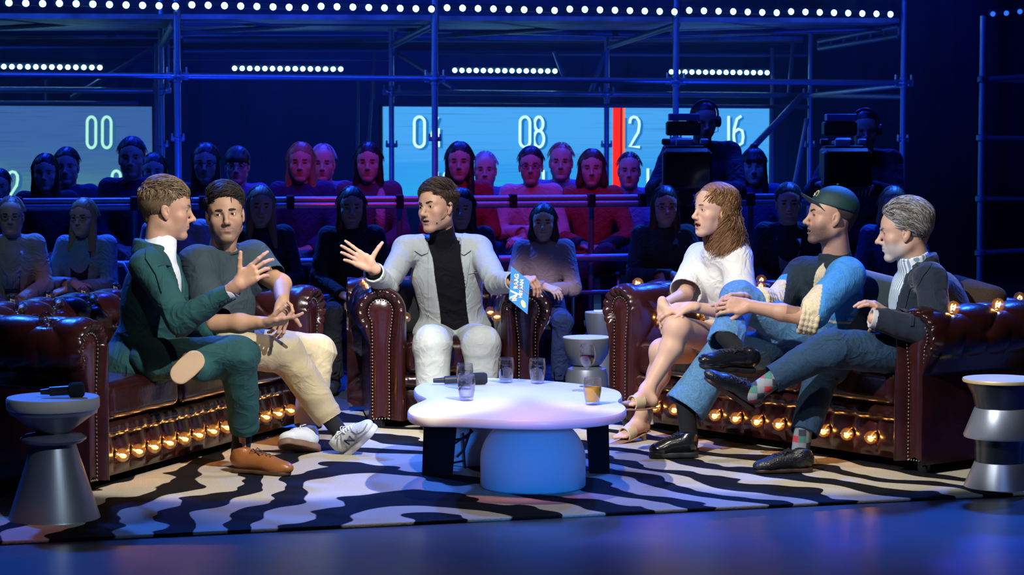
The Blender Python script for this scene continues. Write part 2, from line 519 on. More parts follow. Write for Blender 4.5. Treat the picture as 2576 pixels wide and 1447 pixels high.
# ---------------------------------------------------------------- heads, hair, hands
SKIN = dict(rough=0.48, spec=0.4, attr=True, sss=0.12, bump=(220, 0.06))
def head_sdf(s, c, R, hs, mouth=0.0, smile=0.0, lid=1.0, jaw=1.0, fem=False, nose=1.0, ear=True, wide=1.0):
    c = np.asarray(c, float)
    def L(x, y, z): return c + (x * hs * wide) * R[0] + (y * hs) * R[1] + (z * hs) * R[2]
    def E(p, r, k, op='U', RR=None): s.ell(L(*p), np.array(r) * hs, R if RR is None else RR @ R, k * hs, op)
    def C(a, b, ra, rb, k, op='U'): s.cap(L(*a), L(*b), ra * hs, rb * hs, k * hs, op)
    E((0, -.022, .035), (.076, .096, .086), .02)
    E((0, .02, .022), (.068, .066, .074), .03)
    E((0, .020, -.045), (.061, .056, .066), .03)
    jw = .050 * jaw
    for q in (1, -1):
        C((q * jw, -.014, -.060), (q * .017, .058, -.104), .017, .015, .03)
        E((q * .044, .051, -.028), (.021, .021, .018), .025)
        E((q * .034, .048, -.058), (.021, .018, .024), .025)
        C((q * .046, .058, .021), (q * .013, .076, .016), .009 if not fem else .007, .008 if not fem else .006, .016)
    E((0, .064, -.105), (.021 * jaw, .018, .015), .02)
    for q in (1, -1):
        E((q * .032, .090, -.001), (.019, .013, .012), .012, 'S')
        E((q * .032, .0655, 0), (.0155, .0152, .0150), .004)
        E((q * .032, .082, -.0005), (.0128, .009, .0052 * lid), .0012, 'S')
    C((0, .079, .010), (0, .0975 + .0030 * nose, -.030), .0075, .0092, .014)
    E((0, .0995 + .0036 * nose, -.0365), (.0108, .0110, .0092), .011)
    for q in (1, -1):
        E((q * .0115, .092, -.040), (.0078, .0095, .0075), .006)
        E((q * .0060, .099, -.0465), (.0036, .0050, .0035), .003, 'S')
    E((0, .069, -.064), (.029, .018, .026), .02)
    up = .004 * smile; w_ = .0262 + .004 * smile; op = mouth
    for q in (1, -1):
        C((q * w_, .074 - .004 * smile, -.0665 + up), (q * .006, .0855, -.0628 + op * .001), .0026, .0042, .004)
        C((q * (w_ - .002), .074 - .004 * smile, -.0690 + up), (q * .004, .0850, -.0728 - op * .014), .0028, .0050, .004)
    if mouth > 0.05: E((0, .086, -.0675 - op * .007), (w_ * .82, .022, .0022 + op * .0085), .002, 'S')
    else:
        for q in (1, -1): C((q * w_, .079, -.068 + up), (0, .095, -.0675), .0012, .0016, .002, 'S')
    E((0, .087, -.088 - op * .012), (.014, .006, .004), .010, 'S')
    if ear:
        for q in (1, -1):
            a = math.radians(14)
            RE = np.array([[1, 0, 0], [0, math.cos(a), math.sin(a)], [0, -math.sin(a), math.cos(a)]])
            E((q * .0785, -.011, -.008), (.0080, .0175, .030), .004, 'U', RE)
            E((q * .0765, -.004, -.033), (.006, .009, .011), .005)
            E((q * .0870, -.004, -.002), (.0075, .0100, .0185), .003, 'S', RE)
            C((q * .0800, .004, -.012), (q * .0810, .001, -.004), .0030, .0030, .003)
            C((q * .0815, -.014, -.012), (q * .0825, -.012, .010), .0022, .0022, .002)
    return L

def skin_col(skin, heads, extra=()):
    """albedo: lips, cheeks, stubble painted where they are on the skin"""
    def f(V):
        C = np.tile(np.array(skin, float), (len(V), 1))
        C *= (1 + 0.05 * wav(V, 90, 3))[:, None]
        for (c, R, hs, o) in heads:
            Y = (V - c) @ R.T / hs
            x, y, z = Y[:, 0], Y[:, 1], Y[:, 2]
            inh = (np.abs(x) < .09) & (np.abs(y) < .13) & (z > -.14) & (z < .15)
            ck = np.exp(-(((np.abs(x) - .045) / .02) ** 2 + ((y - .06) / .03) ** 2 + ((z + .035) / .02) ** 2)) * o.get('blush', .4) * inh
            C = C * (1 - ck[:, None] * np.array([0.0, .35, .3]))
            st = o.get('stubble', 0)
            if st:
                a = 1 / (1 + np.exp((z + .045 + .35 * np.maximum(-y + .02, 0) * 0 ) / .005)) * (y > -.03) * (z > -.135)
                a *= 1 / (1 + np.exp(-(y + .0) / .01))
                mu = np.exp(-((x / .028) ** 2 + ((z + .054) / .006) ** 2)) * (y > .07)
                a = np.clip(np.maximum(a, mu), 0, 1) * inh * (0.85 + 0.3 * rng.random(len(V)))
                C = C * (1 - st * a[:, None]) + np.array(o.get('beard', (.06, .045, .035))) * st * a[:, None]
            sm = o.get('smile', 0); mo = o.get('mouth', 0)
            w_ = .025 + .005 * sm
            zz = z + .0675 - .004 * sm * (x / .02) ** 2 + mo * .006
            lp = ((np.abs(x) / w_) ** 2 + (zz / (.0085 + mo * .011)) ** 2 < 1) & (y > .0745 - .03 * (np.abs(x) / w_) ** 2) & inh
            lipc = np.array(o.get('lip', (.42, .16, .13)))
            lv = np.clip((1 - (np.abs(x) / w_) ** 2 - (zz / (.0090 + mo * .011)) ** 2) * 2.2, 0, 1) * (y > .070) * inh
            C = C * (1 - .65 * lv[:, None]) + lipc * .65 * lv[:, None]
            dk = lp & (y < .082) & (np.abs(zz) < .002 + mo * .0085) & (np.abs(x) < w_ * .86)
            if mo > .05: C[dk] = (.05, .012, .01)
            nz = (np.abs(x) < .011) & (y > .088) & (z < -.045) & (z > -.052)
            C[nz] *= .35
            e = (((np.abs(x) - .032) / .0145) ** 2 + (z / .0065) ** 2 < 1) & (y > .07)
            C[e] *= np.array([.62, .5, .5])
        for g in extra: C = g(V, C)
        return np.clip(C, 0, 1)
    return f

def eyes(parent, base, L, R, hs, gaze, iris=(.10, .05, .02)):
    me_w = mat('eye white', (.72, .70, .68), .25, spec=.6)
    me_i = mat('iris ' + str(iris), iris, .2)
    me_p = mat('pupil', (.004, .004, .004), .15)
    g = nrm(gaze); RR = frame(g)
    for q in (1, -1):
        c = L(q * .032, .0655, 0)
        n, m = 20, 22; V = []
        for i in range(m + 1):
            t = PI * i / m; a = max(math.sin(t), 1e-4)
            for k in range(n):
                u = 2 * PI * k / n
                V.append(c + .0139 * hs * (math.cos(t) * RR[1] + a * math.cos(u) * RR[0] + a * math.sin(u) * RR[2]) - base)
        F = []; M = []
        for i in range(m):
            for k in range(n):
                F.append((i * n + k, (i + 1) * n + k, (i + 1) * n + (k + 1) % n, i * n + (k + 1) % n)); M.append(2 if i < 1.5 else 1 if i < 3.5 else 0)
        link('eye', mesh_np('eye', np.array(V), F, mats=[me_w, me_i, me_p], midx=M), parent)

def brows(parent, base, L, hs, m, arch=.004, th=.0042, lift=0.0, inner=0.0):
    for q in (1, -1):
        b = MB()
        pts = [L(q * x, y, z + lift) for x, y, z in ((.013, .0885, .0165 - inner), (.022, .0875, .0190 - inner * .8), (.034, .0815, .0205 + arch), (.044, .0725, .0190 + arch * .4), (.052, .0615, .0140))]
        b.tube([p - base for p in pts], [th * hs * f for f in (.75, 1.05, 1, .75, .3)], 7)
        b.obj('eyebrow', m, parent, smooth=True)

def tube_arrays(paths, radii, n=5):
    """paths (N,m,3), radii (N,m) -> verts, quads"""
    N, m, _ = paths.shape
    d = np.gradient(paths, axis=1); d /= (np.linalg.norm(d, axis=2)[:, :, None] + 1e-9)
    up = np.array([.31, .27, .91])
    a = np.cross(d, up); a /= (np.linalg.norm(a, axis=2)[:, :, None] + 1e-9); b = np.cross(a, d)
    t = np.arange(n) * 2 * PI / n
    V = paths[:, :, None, :] + radii[:, :, None, None] * (np.cos(t)[None, None, :, None] * a[:, :, None, :] + np.sin(t)[None, None, :, None] * b[:, :, None, :])
    idx = np.arange(N * m * n).reshape(N, m, n)
    A = idx[:, :-1, :]; B = idx[:, 1:, :]
    Q = np.stack([A, np.roll(A, -1, 2), np.roll(B, -1, 2), B], -1).reshape(-1, 4)
    return V.reshape(-1, 3), Q

def hair(name, parent, base, c, R, hs, m, col, n, region, flow, length, off=(.004, .012), r0=.0035, hc=(0, -.024, .040), hr=(.079, .100, .089),
         steps=7, wave=0.0, gravity=None, cuts=(), base_s=None, seed=1, tip=.3, contrast=.35, col2=None, res=.0035, sidek=.25, lim=None, coh=None):
    """scalp shell plus combed locks, one mesh"""
    r = np.random.default_rng(seed)
    Vs, Qs, Cs = [], [], []
    nv = 0
    if base_s is not None:
        V, Q = base_s.mesh(res)
        Vs.append(V); Qs.append(Q); Cs.append(np.tile(np.array(col) * .6, (len(V), 1))); nv = len(V)
    hc = np.array(hc); hr = np.array(hr)
    P0 = []
    while len(P0) < n:
        d = r.normal(size=(4000, 3)); d /= np.linalg.norm(d, axis=1)[:, None]
        p = hc + d * hr
        p = p[region(p)]
        P0 += list(p)
    p = np.array(P0[:n])
    ln = length(p) * r.uniform(.75, 1.15, n)
    path = [p.copy()]
    ph = r.uniform(0, 6, n) if coh is None else coh * wav(p, 16, 2) * 3 + r.uniform(0, .9, n); side = r.normal(size=(n, 3)) * .18
    for i in range(1, steps):
        t = i / (steps - 1)
        v = flow(p, t) + side
        q = (p - hc) / hr; q2 = (q * q).sum(1)
        nr = q / hr; nr /= np.linalg.norm(nr, axis=1)[:, None]
        if gravity is None:
            v = v - (v * nr).sum(1)[:, None] * nr
        v /= (np.linalg.norm(v, axis=1)[:, None] + 1e-9)
        p = p + v * (ln / (steps - 1))[:, None]
        o = off[0] + (off[1] - off[0]) * math.sin(min(t * 1.3, 1) * PI / 2)
        o = o * (1 + .4 * np.sin(ph)) * (sidek + (1 - sidek) * np.clip((p[:, 2] - .03) / .05, 0, 1))
        q = (p - hc) / (hr + o[:, None]); k = np.sqrt((q * q).sum(1))
        push = ((k < 1) | ((p[:, 2] > -.005) & (k > 1))) if gravity is not None else np.ones(n, bool)
        p[push] = hc + ((p - hc) / k[:, None])[push]
        if lim is not None:
            rx = p[:, 0]; sh_ = .048 + .32 * np.clip(-p[:, 2] - .03, 0, .3); ry = p[:, 1] + sh_; fl_ = 1 + 1.1 * np.clip(-p[:, 2] - .05, 0, .2); lx, ly = lim[0] * fl_, lim[1] * fl_; rr = np.sqrt((rx / lx) ** 2 + (ry / ly) ** 2); m_ = (rr > 1) & (p[:, 2] < .03); p[m_, 0] = rx[m_] / rr[m_]; p[m_, 1] = ry[m_] / rr[m_] - sh_[m_]
        path.append(p + (wave * np.stack([np.sin(ph + t * 13), np.cos(ph * 1.3 + t * 12), 0 * ph], 1) * min(1, t * 1.3) if wave else 0))
    path = np.stack(path, 1)
    W = c + (path * hs) @ R
    rad = r0 * hs * r.uniform(.7, 1.3, (n, 1)) * np.interp(np.linspace(0, 1, steps), [0, .3, 1], [.8, 1, tip])[None, :]
    V, Q = tube_arrays(W, rad)
    cc = np.array(col) * (1 + contrast * r.uniform(-1, 1, (n, 1)))
    if col2 is not None:
        mk = r.random((n, 1)) < .5; cc = np.where(mk, np.array(col2) * (1 + contrast * r.uniform(-1, 1, (n, 1))), cc)
    Cc = np.repeat(cc, steps * 5, 0)
    Vs.append(V); Qs.append(Q + nv); Cs.append(Cc)
    me = mesh_np(name, np.concatenate(Vs) - base, np.concatenate(Qs), m, True, np.clip(np.concatenate(Cs), 0, 1))
    return link(name, me, parent)

def hair_base(c, R, hs, kind='short', thick=0.0, front=0.0):
    s = SDF(); c = np.asarray(c, float)
    def L(x, y, z): return c + hs * (x * R[0] + y * R[1] + z * R[2])
    t = thick
    s.ell(L(0, -.025, .042), np.array([.0795 + t, .101 + t, .090 + t]) * hs, R)
    if kind == 'short':
        s.cap(L(0, -.085, .01), L(0, -.078, -.045), .030 * hs, .022 * hs, .03 * hs)
        s.ell(L(0, .100, -.045 - front), np.array([.068, .085, .117]) * hs, R, .012 * hs, 'S')
        s.ell(L(0, .100, .030), np.array([.064, .060, .050]) * hs, R, .012 * hs, 'S')
        for q in (1, -1):
            s.ell(L(q * .085, .030, -.045), np.array([.035, .032, .055]) * hs, R, .008 * hs, 'S')
            s.ell(L(q * .085, -.010, -.028), np.array([.030, .024, .040]) * hs, R, .006 * hs, 'S')
    return s, L

def hand(s, wrist, d, pn, side=1, size=1.0, curl=(20, 25, 20), curls=None, spread=6, thumb=(.7, .75, .1), tbend=15, k=.004):
    """wrist point, direction of the fingers, palm normal (towards the palm side), side=+1 puts the thumb on cross(d, pn)"""
    d = nrm(d); pn = nrm(np.asarray(pn, float) - (np.asarray(pn, float) @ d) * d); lat = np.cross(d, pn) * side
    w = np.asarray(wrist, float); S = size
    kn = []
    tips = []
    offs = (.030, .010, -.010, -.029); fw = (.088, .092, .087, .077)
    s.cap(w - d * .02 * S, w + d * .01 * S, .026 * S, .026 * S, .012, flat=(pn, 1.35))
    for i in range(4):
        a = w + S * (d * .012 + lat * offs[i] * .62); b = w + S * (d * fw[i] + lat * offs[i])
        s.cap(a, b, .0155 * S, .0118 * S, .012, flat=(pn, 1.15)); kn.append(b)
    s.cap(w + S * (d * .02 + lat * .015), w + S * (d * .05 + lat * .030), .018 * S, .013 * S, .012)
    s.cap(w + S * (d * .02 - lat * .016 + pn * .004), w + S * (d * .06 - lat * .022 + pn * .003), .015 * S, .012 * S, .012)
    fl = (.95, 1.05, .98, .80)
    for i in range(4):
        c = curls[i] if curls else curl
        ang = 0; p = kn[i]
        dd = nrm(d + lat * math.tan(math.radians(spread * (1.5 - i) / 1.5)))
        for j in range(3):
            ang += math.radians(c[j])
            v = dd * math.cos(ang) + pn * math.sin(ang)
            q = p + v * (.044, .027, .021)[j] * fl[i] * S
            r = (.0090, .0082, .0075, .0066)
            s.cap(p, q, r[j] * S, r[j + 1] * S, k)
            p = q
        tips.append((p, v, np.cross(lat, v)))
    tv = nrm(lat * thumb[0] + d * thumb[1] + pn * thumb[2])
    p = w + S * (d * .022 + lat * .022)
    ax = nrm(np.cross(tv, nrm(d + pn * .5)))
    for j in range(3):
        q = p + tv * (.040, .034, .026)[j] * S
        r = (.0150, .0112, .0098, .0080)
        s.cap(p, q, r[j] * S, r[j + 1] * S, .008 if j == 0 else k)
        p = q
        a = math.radians(tbend)
        tv = nrm(tv * math.cos(a) + np.cross(ax, tv) * math.sin(a))
    tips.append((p, tv, np.cross(lat, tv)))
    return tips

def shoe(parent, base, heel, toe, up, m_up, m_sole, w=.045, h=.075, name='shoe', m_lace=None, sole_t=.018, chunky=0.0, low=True, res=.004, col=None):
    """heel and toe points on the sole plane"""
    heel, toe = np.asarray(heel, float), np.asarray(toe, float)
    f = nrm(toe - heel); up = nrm(np.asarray(up, float) - (np.asarray(up, float) @ f) * f); x = np.cross(f, up)
    Ln = np.linalg.norm(toe - heel); R = np.array([x, f, up])
    def L(a, b, c): return heel + x * a + f * (b * Ln) + up * c
    s = SDF(); t = sole_t
    s.ell(L(0, .22, t + h * .50), (w * .78, Ln * .22, h * .62), R, .03)
    s.ell(L(0, .48, t + h * .38), (w * .86, Ln * .28, h * .52), R, .03)
    s.ell(L(0, .76, t + h * .16), (w * .98, Ln * .235, h * .42), R, .03)
    s.cap(L(0, .20, t + h * .5), L(0, .17, t + h * 1.15), w * .80, w * .70, .02)
    s.cut(L(0, .17, t + h * 1.12), up + f * -.15, .10, .003)
    s.ell(L(0, .17, t + h * 1.25), (w * .52, w * .75, h * .4), R, .01, 'S')
    s.cut(L(0, .5, t * .6), -up, .5, .002)
    root = sdf_part(name, s, res, m_up, parent, base, col=col)
    s2 = SDF()
    s2.cap(L(0, .16, t * .5), L(0, .50, t * .5), w * .86, w * .80, .02)
    s2.cap(L(0, .50, t * .5), L(0, .82, t * .5), w * .84, w * .88, .02)
    s2.cut(L(0, .5, t), up, .5, .003); s2.cut(L(0, .5, 0), -up, .5, .003)
    sdf_part('sole', s2, res, m_sole, root, base)
    bv = bvh_of(root, base)
    def top(a, b_, o=.002):
        p = L(a, b_, .30); h_ = bv.ray_cast(Vector(p), Vector(-up), .5)[0]
        return (np.array(h_) if h_ else L(a, b_, t + h * .5)) + up * o - base
    def sidep(b_, c_, sg=1, o=.0015):
        p = L(sg * .3, b_, c_); h_ = bv.ray_cast(Vector(p), Vector(-x * sg), .5)[0]
        return (np.array(h_) if h_ else L(sg * w * .9, b_, c_)) + x * sg * o - base
    if m_lace:
        b = MB()
        for i in range(5):
            y = .42 + i * .062
            b.tube([top(a, y + (.022 if i % 2 else -.0) * a / w) for a in np.linspace(-w * .42, w * .42, 7)], .0026, 6)
            if i < 4: b.tube([top(a, y + .031 + .031 * a / (w * .42)) for a in np.linspace(-w * .42, w * .42, 7)], .0026, 6)
        for q in (1, -1):
            k0 = top(0, .40); b.tube([k0, k0 + x * q * .020 + up * .010, k0 + x * q * .034 - f * .004 + up * .004, k0 + x * q * .020 + f * .014, k0], .0024, 6)
            b.tube([k0, k0 + x * q * .018 + f * .02, top(q * .026, .52)], .0022, 6)
        b.obj('laces', m_lace, root, smooth=True)
    return root, L, sidep, top

def bvh_of(o, base):
    me = o.data
    vs = [Vector(v.co) + Vector(base) for v in me.vertices]
    return BVHTree.FromPolygons(vs, [tuple(p.vertices) for p in me.polygons])

def decal(name, poly, org, ax, ay, dn, bvh, m, parent, base, off=.004, step=.006, fallback=.1):
    """a cloth or card panel laid on a surface: polygon in the (ax, ay) plane, dropped along dn on the mesh below"""
    poly = np.asarray(poly, float); lo = poly.min(0); hi = poly.max(0)
    nx = max(2, int((hi[0] - lo[0]) / step)); ny = max(2, int((hi[1] - lo[1]) / step))
    # rows between the left and right borders of the polygon, so that edges are clean
    V = []; F = []; rows = []
    m_ = 10
    for j in range(ny + 1):
        y = lo[1] + (hi[1] - lo[1]) * min(max(j / ny, 1e-4), 1 - 1e-4)
        xs = []
        for i in range(len(poly)):
            a, b = poly[i], poly[(i + 1) % len(poly)]
            if (a[1] - y) * (b[1] - y) < 0: xs.append(a[0] + (b[0] - a[0]) * (y - a[1]) / (b[1] - a[1]))
        if len(xs) < 2: continue
        rows.append((y, min(xs), max(xs)))
    last = None
    for (y, a, b) in rows:
        for i in range(m_ + 1):
            x = a + (b - a) * i / m_
            o = org + ax * x + ay * y - dn * .5
            h = bvh.ray_cast(Vector(o), Vector(dn), 1.5)
            q = np.array(h[0]) if h[0] is not None else (org + ax * x + ay * y if last is None else o + dn * ((last - o) @ dn))
            last = q
            V.append(q - dn * off)
    V = np.array(V); nr = len(rows); k = m_ + 1
    V2 = V + dn * (off + .004)
    idx = np.arange(nr * k).reshape(nr, k); n0 = nr * k
    for j in range(nr - 1):
        for i in range(m_):
            a, b, c, d = idx[j, i], idx[j, i + 1], idx[j + 1, i + 1], idx[j + 1, i]
            F += [(a, b, c, d), (a + n0, d + n0, c + n0, b + n0)]
    ring = list(idx[0]) + list(idx[1:, -1]) + list(idx[-1, :-1][::-1]) + list(idx[1:-1, 0][::-1])
    for i in range(len(ring)):
        a, b = ring[i], ring[(i + 1) % len(ring)]; F.append((b, a, a + n0, b + n0))
    me = mesh_np(name, np.concatenate([V, V2]) - base, F, m, True)
    me.set_sharp_from_angle(angle=math.radians(50))
    return link(name, me, parent)

def trouser_leg(s, hip, knee, ankle, r=(.088, .066, .055), flare=0, hem=None, k=.03):
    hip, knee, ankle = [np.asarray(v, float) for v in (hip, knee, ankle)]
    s.cap(hip, knee, r[0], r[1], k)
    s.cap(knee, ankle, r[1], r[2], .025)
    d = nrm(ankle - knee)
    s.cut(ankle - d * .002, d, .14, .003)
    s.cap(ankle - d * .05, ankle + d * .05, r[2] - .010, r[2] - .008, .003, 'S')

def sleeve(s, sh, el, wr, r=(.062, .052, .042), k=.02, hollow=True):
    sh, el, wr = [np.asarray(v, float) for v in (sh, el, wr)]
    s.cap(sh, el, r[0], r[1], .035)
    s.cap(el, wr, r[1], r[2], k)
    if hollow:
        d = nrm(wr - el)
        s.cut(wr - d * .002, d, .09, .002)
        s.cap(wr - d * .03, wr + d * .05, r[2] - .007, r[2] - .006, .002, 'S')

def front_edge(name, xs, zs, org, bv, m, parent, base, r=.0035, inset=.007):
    """the folded edge of an open jacket front: a thin roll along its border"""
    pts = []
    for x, z in zip(xs, zs):
        h_ = bv.ray_cast(Vector(org + np.array([x + math.copysign(inset, x), -.6, z])), Vector((0, 1, 0)), 2)[0]
        if h_: pts.append(np.array(h_) - np.array([math.copysign(inset * .7, x), -.001, 0]) - base)
    if len(pts) > 3:
        P_ = np.array(pts); 
        for _ in range(3): P_[1:-1] = (P_[:-2] + P_[1:-1] * 2 + P_[2:]) / 4
        b = MB(); b.tube(list(P_), r, 8); return b.obj(name, m, parent, smooth=True)
def mix(p, top, side, z0=.058, z1=.085):
    w_ = np.maximum(np.clip((p[:, 2] - z0) / (z1 - z0), 0, 1), np.clip((p[:, 1] - .025) / .025, 0, 1) * (p[:, 2] > .05))[:, None]
    return np.asarray(top) * w_ + np.asarray(side) * (1 - w_)

# ================================================================ THE PLACE
black = mat('black metal', (.012, .013, .016), .45, .3)
tubem = mat('galvanised tube', (.42, .45, .50), .38, .75, bump=(60, .15))
dark_tube = mat('painted dark tube', (.16, .18, .22), .45, .5)
# ---- structure
def struct(name, mb, m, **k):
    return mb.obj(name, m, kind='structure')
fm = mat('stage floor', (.050, .055, .065), .30, bump=(9, .10), var=(3, .25), spec=.5)
b = MB(); b.box((0, 14.5, -.05), (9, 12, .05)); struct('floor', b, fm)
wm = mat('black drape', (.008, .010, .028), .9, bump=(3, 1.0, (6, 6, .3)))
b = MB()
n = 240
pts = []
for i in range(n + 1):
    x = -9 + 18 * i / n; pts.append((x, 25.6 + .02 * math.sin(x * 9) + .015 * math.sin(x * 23)))
V = [(x, y, 0) for x, y in pts] + [(x, y, 7.5) for x, y in pts]
b.raw(V, [(i, i + 1, n + 2 + i, n + 1 + i) for i in range(n)]); b.obj('wall_back', wm, kind='structure', smooth=True)
b = MB(); b.box((0, 14.5, 7.55), (9, 12, .05)); struct('ceiling', b, mat('black ceiling', (.006, .007, .012), .95))
b = MB(); b.box((-9.05, 14.5, 3.75), (.05, 12, 3.75)); struct('wall_left', b, wm)
b = MB(); b.box((9.05, 14.5, 3.75), (.05, 12, 3.75)); struct('wall_right', b, wm)

# seating platform for the rows behind; the stand recedes to the right
PHI = math.radians(16)
ex = np.array([math.cos(PHI), math.sin(PHI), 0]); ey = np.array([-math.sin(PHI), math.cos(PHI), 0])
def stand(x, y, z):   # local coordinates of the stand
    return np.array([0, 14.4, 0]) + ex * x + ey * y + np.array([0, 0, z])
plat = .12
b = MB(); R = np.array([ex, ey, [0, 0, 1]]).T
b.box(stand(-.5, 1.88, plat / 2), (6.5, 1.55, plat / 2), R, .01)
o = b.obj('seating_platform', mat('platform', (.03, .035, .06), .4)); tag(o, 'low dark seating platform under the rear audience rows', 'platform')

# ---- scaffold
def tubes(name, segs, m, parent, r=.0242, n=12):
    b = MB()
    for a, c in segs: b.tube([a, c], r, n)
    return b.obj(name, m, parent, smooth='auto')
def coupler(b, p, ax=None, s=1.0):
    p = np.asarray(p)
    b.lathe([(.0243, -.05 * s), (.034 * s, -.045 * s), (.034 * s, -.012 * s), (.06 * s, -.010 * s), (.062 * s, 0), (.06 * s, .006), (.032 * s, .008), (.032 * s, .05 * s), (.0243, .055 * s)], p, 16)
    for q in (1, -1):
        b.box(p + ex * q * .062 * s, (.028 * s, .02 * s, .030 * s), R, .006)
        b.box(p + ex * q * .075 * s + np.array([0, 0, .045 * s]), (.006, .014, .028 * s), R, .003)
front_posts = [(447, 17.2), (1094, 17.85), (1700, 18.5), (2272, 19.1)]
rear_posts = [(407, 18.9), (985, 19.55), (1526, 20.2), (2038, 20.8)]
fx = [np.array(P(px, 300, D)) for px, D in front_posts]
rx = [np.array(P(px, 300, D)) for px, D in rear_posts]
zl = P(1094, 198, 17.85)[2]; zr = P(985, 232, 19.55)[2]
ZT = 3.3
sc = empty('scaffold', fx[1] * [1, 1, 0]); bs = np.array(sc.location)
tag(sc, 'blue-lit steel tube scaffold frame spanning the back of the studio behind the audience', 'scaffold')
posts_lab = []
def rel(p): return np.asarray(p, float) - bs
def gone(p, z): return rel([p[0], p[1], z])
for i, p in enumerate(fx):
    b = MB(); b.tube([gone(p, 0), gone(p, ZT)], .0262, 14)
    o = b.obj('post', tubem, sc, smooth='auto')
    for zz, k_ in ((zl, 1), (P(1094, 350, 17.85)[2], .6)): b = MB(); coupler(b, gone(p, zz), s=k_); b.obj('coupler', tubem, o, smooth='auto')
for i, p in enumerate(rx):
    b = MB(); b.tube([gone(p, 0), gone(p, 2.55 if i else 2.7)], .0242, 12)
    o = b.obj('post', tubem, sc, smooth='auto')
    for zz, k_ in ((zr, .9), (P(985, 366, 19.55)[2], .6)): b = MB(); coupler(b, gone(p, zz), s=k_); b.obj('coupler', tubem, o, smooth='auto')
def ledger(a, c, m=tubem, r=.0242, name='ledger'):
    b = MB(); b.tube([rel(a), rel(c)], r, 12); return b.obj(name, m, sc, smooth='auto')
d0 = fx[1] - fx[0]
lf = np.array([fx[0][0], fx[0][1], zl]) - d0 * 1.6
for a, c in ((lf, [fx[0][0], fx[0][1], zl]), ([*fx[0][:2], zl], [*fx[1][:2], zl]), ([*fx[1][:2], zl], [*fx[2][:2], zl]), ([*fx[2][:2], zl], [*fx[3][:2], zl])): ledger(a, c)
dr = rx[1] - rx[0]
lr = np.array([rx[0][0], rx[0][1], zr]) - dr * 1.5
ledger(lr, [*rx[0][:2], zr]); 
for i in (1, 2): ledger([*rx[i][:2], zr], [*rx[i + 1][:2], zr])
ledger(lr - [0, 0, .11], np.array([*rx[0][:2], zr - .11]) - [.2, 0, 0], dark_tube, .018)
ledger([*rx[1][:2], zr - .11], [*rx[3][:2], zr - .11], dark_tube, .018)
ledger([*rx[3][:2], zr], [*fx[3][:2], zl - .02])
ledger([*rx[3][:2], zr - .0], [*fx[3][:2], zl - .12], dark_tube)
# braces
def pt(px, py, D): return P(px, py, D)
for a, c, r, mm in ((pt(1850, 418, 19.6), pt(2015, 243, 20.6), .030, tubem), (pt(2000, 460, 20.4), pt(2030, 300, 20.7), .022, tubem),
                (pt(1000, 135, 19.6), pt(1140, 222, 18.4), .02, dark_tube), (pt(1485, 235, 20.2), pt(1522, 130, 20.2), .024, dark_tube),
                (pt(1395, 130, 20.0), pt(1420, 195, 20.0), .022, dark_tube), (pt(1985, 235, 20.6), pt(1995, 110, 20.8), .02, dark_tube),
                (pt(180, 245, 19), pt(380, 125, 18.6), .02, dark_tube), (pt(440, 60, 17.3), pt(410, 108, 18.8), .035, dark_tube),
                (pt(920, 460, 20.6), pt(938, 180, 20.6), .018, dark_tube), (pt(898, 480, 20.8), pt(900, 190, 20.8), .018, dark_tube), (pt(940, 130, 20.2), pt(938, 250, 20.2), .016, dark_tube),
                (pt(1850, 350, 20.9), pt(1945, 255, 20.9), .001, dark_tube), (pt(394, 110, 18.8), pt(394, 520, 18.8), .02, dark_tube), (pt(422, 110, 19.3), pt(422, 230, 19.3), .016, dark_tube),
                (pt(1943, 120, 21), pt(1943, 500, 21.0), .022, dark_tube), (pt(115, 200, 19.5), pt(115, 262, 19.5), .014, dark_tube)):
    if r > .005: ledger(a, c, mm, r, 'brace')
# roof beams running back over the stand
for (x0, y0, D0), (x1, y1, D1), r in (((-40, 72, 17.4), (520, 42, 20), .02), ((450, 84, 17.6), (1080, 45, 20.5), .02), ((-40, 120, 21), (450, 118, 21.6), .018),
                ((985, 115, 19.6), (1090, 62, 18), .03), ((1090, 92, 18), (1740, 52, 22), .02), ((1530, 118, 20.2), (1705, 62, 18.6), .028), ((1540, 95, 20.2), (2250, 70, 19.6), .022),
                ((1690, 85, 18.6), (2150, 72, 21), .022), ((460, 130, 21), (980, 128, 21.8), .014), ((1000, 100, 21), (1500, 104, 22), .018), ((1100, 135, 22), (2030, 140, 22), .014),
                ((460, 60, 18.2), (2260, 62, 20.4), .018), ((-30, 92, 19), (440, 88, 19.4), .022), ((460, 100, 19.6), (980, 98, 20.2), .03), ((1000, 72, 19.4), (1700, 88, 20.2), .03), ((0, 150, 22), (980, 152, 22), .012)):
    ledger(pt(x0, y0, D0), pt(x1, y1, D1), dark_tube, r, 'roof_beam')
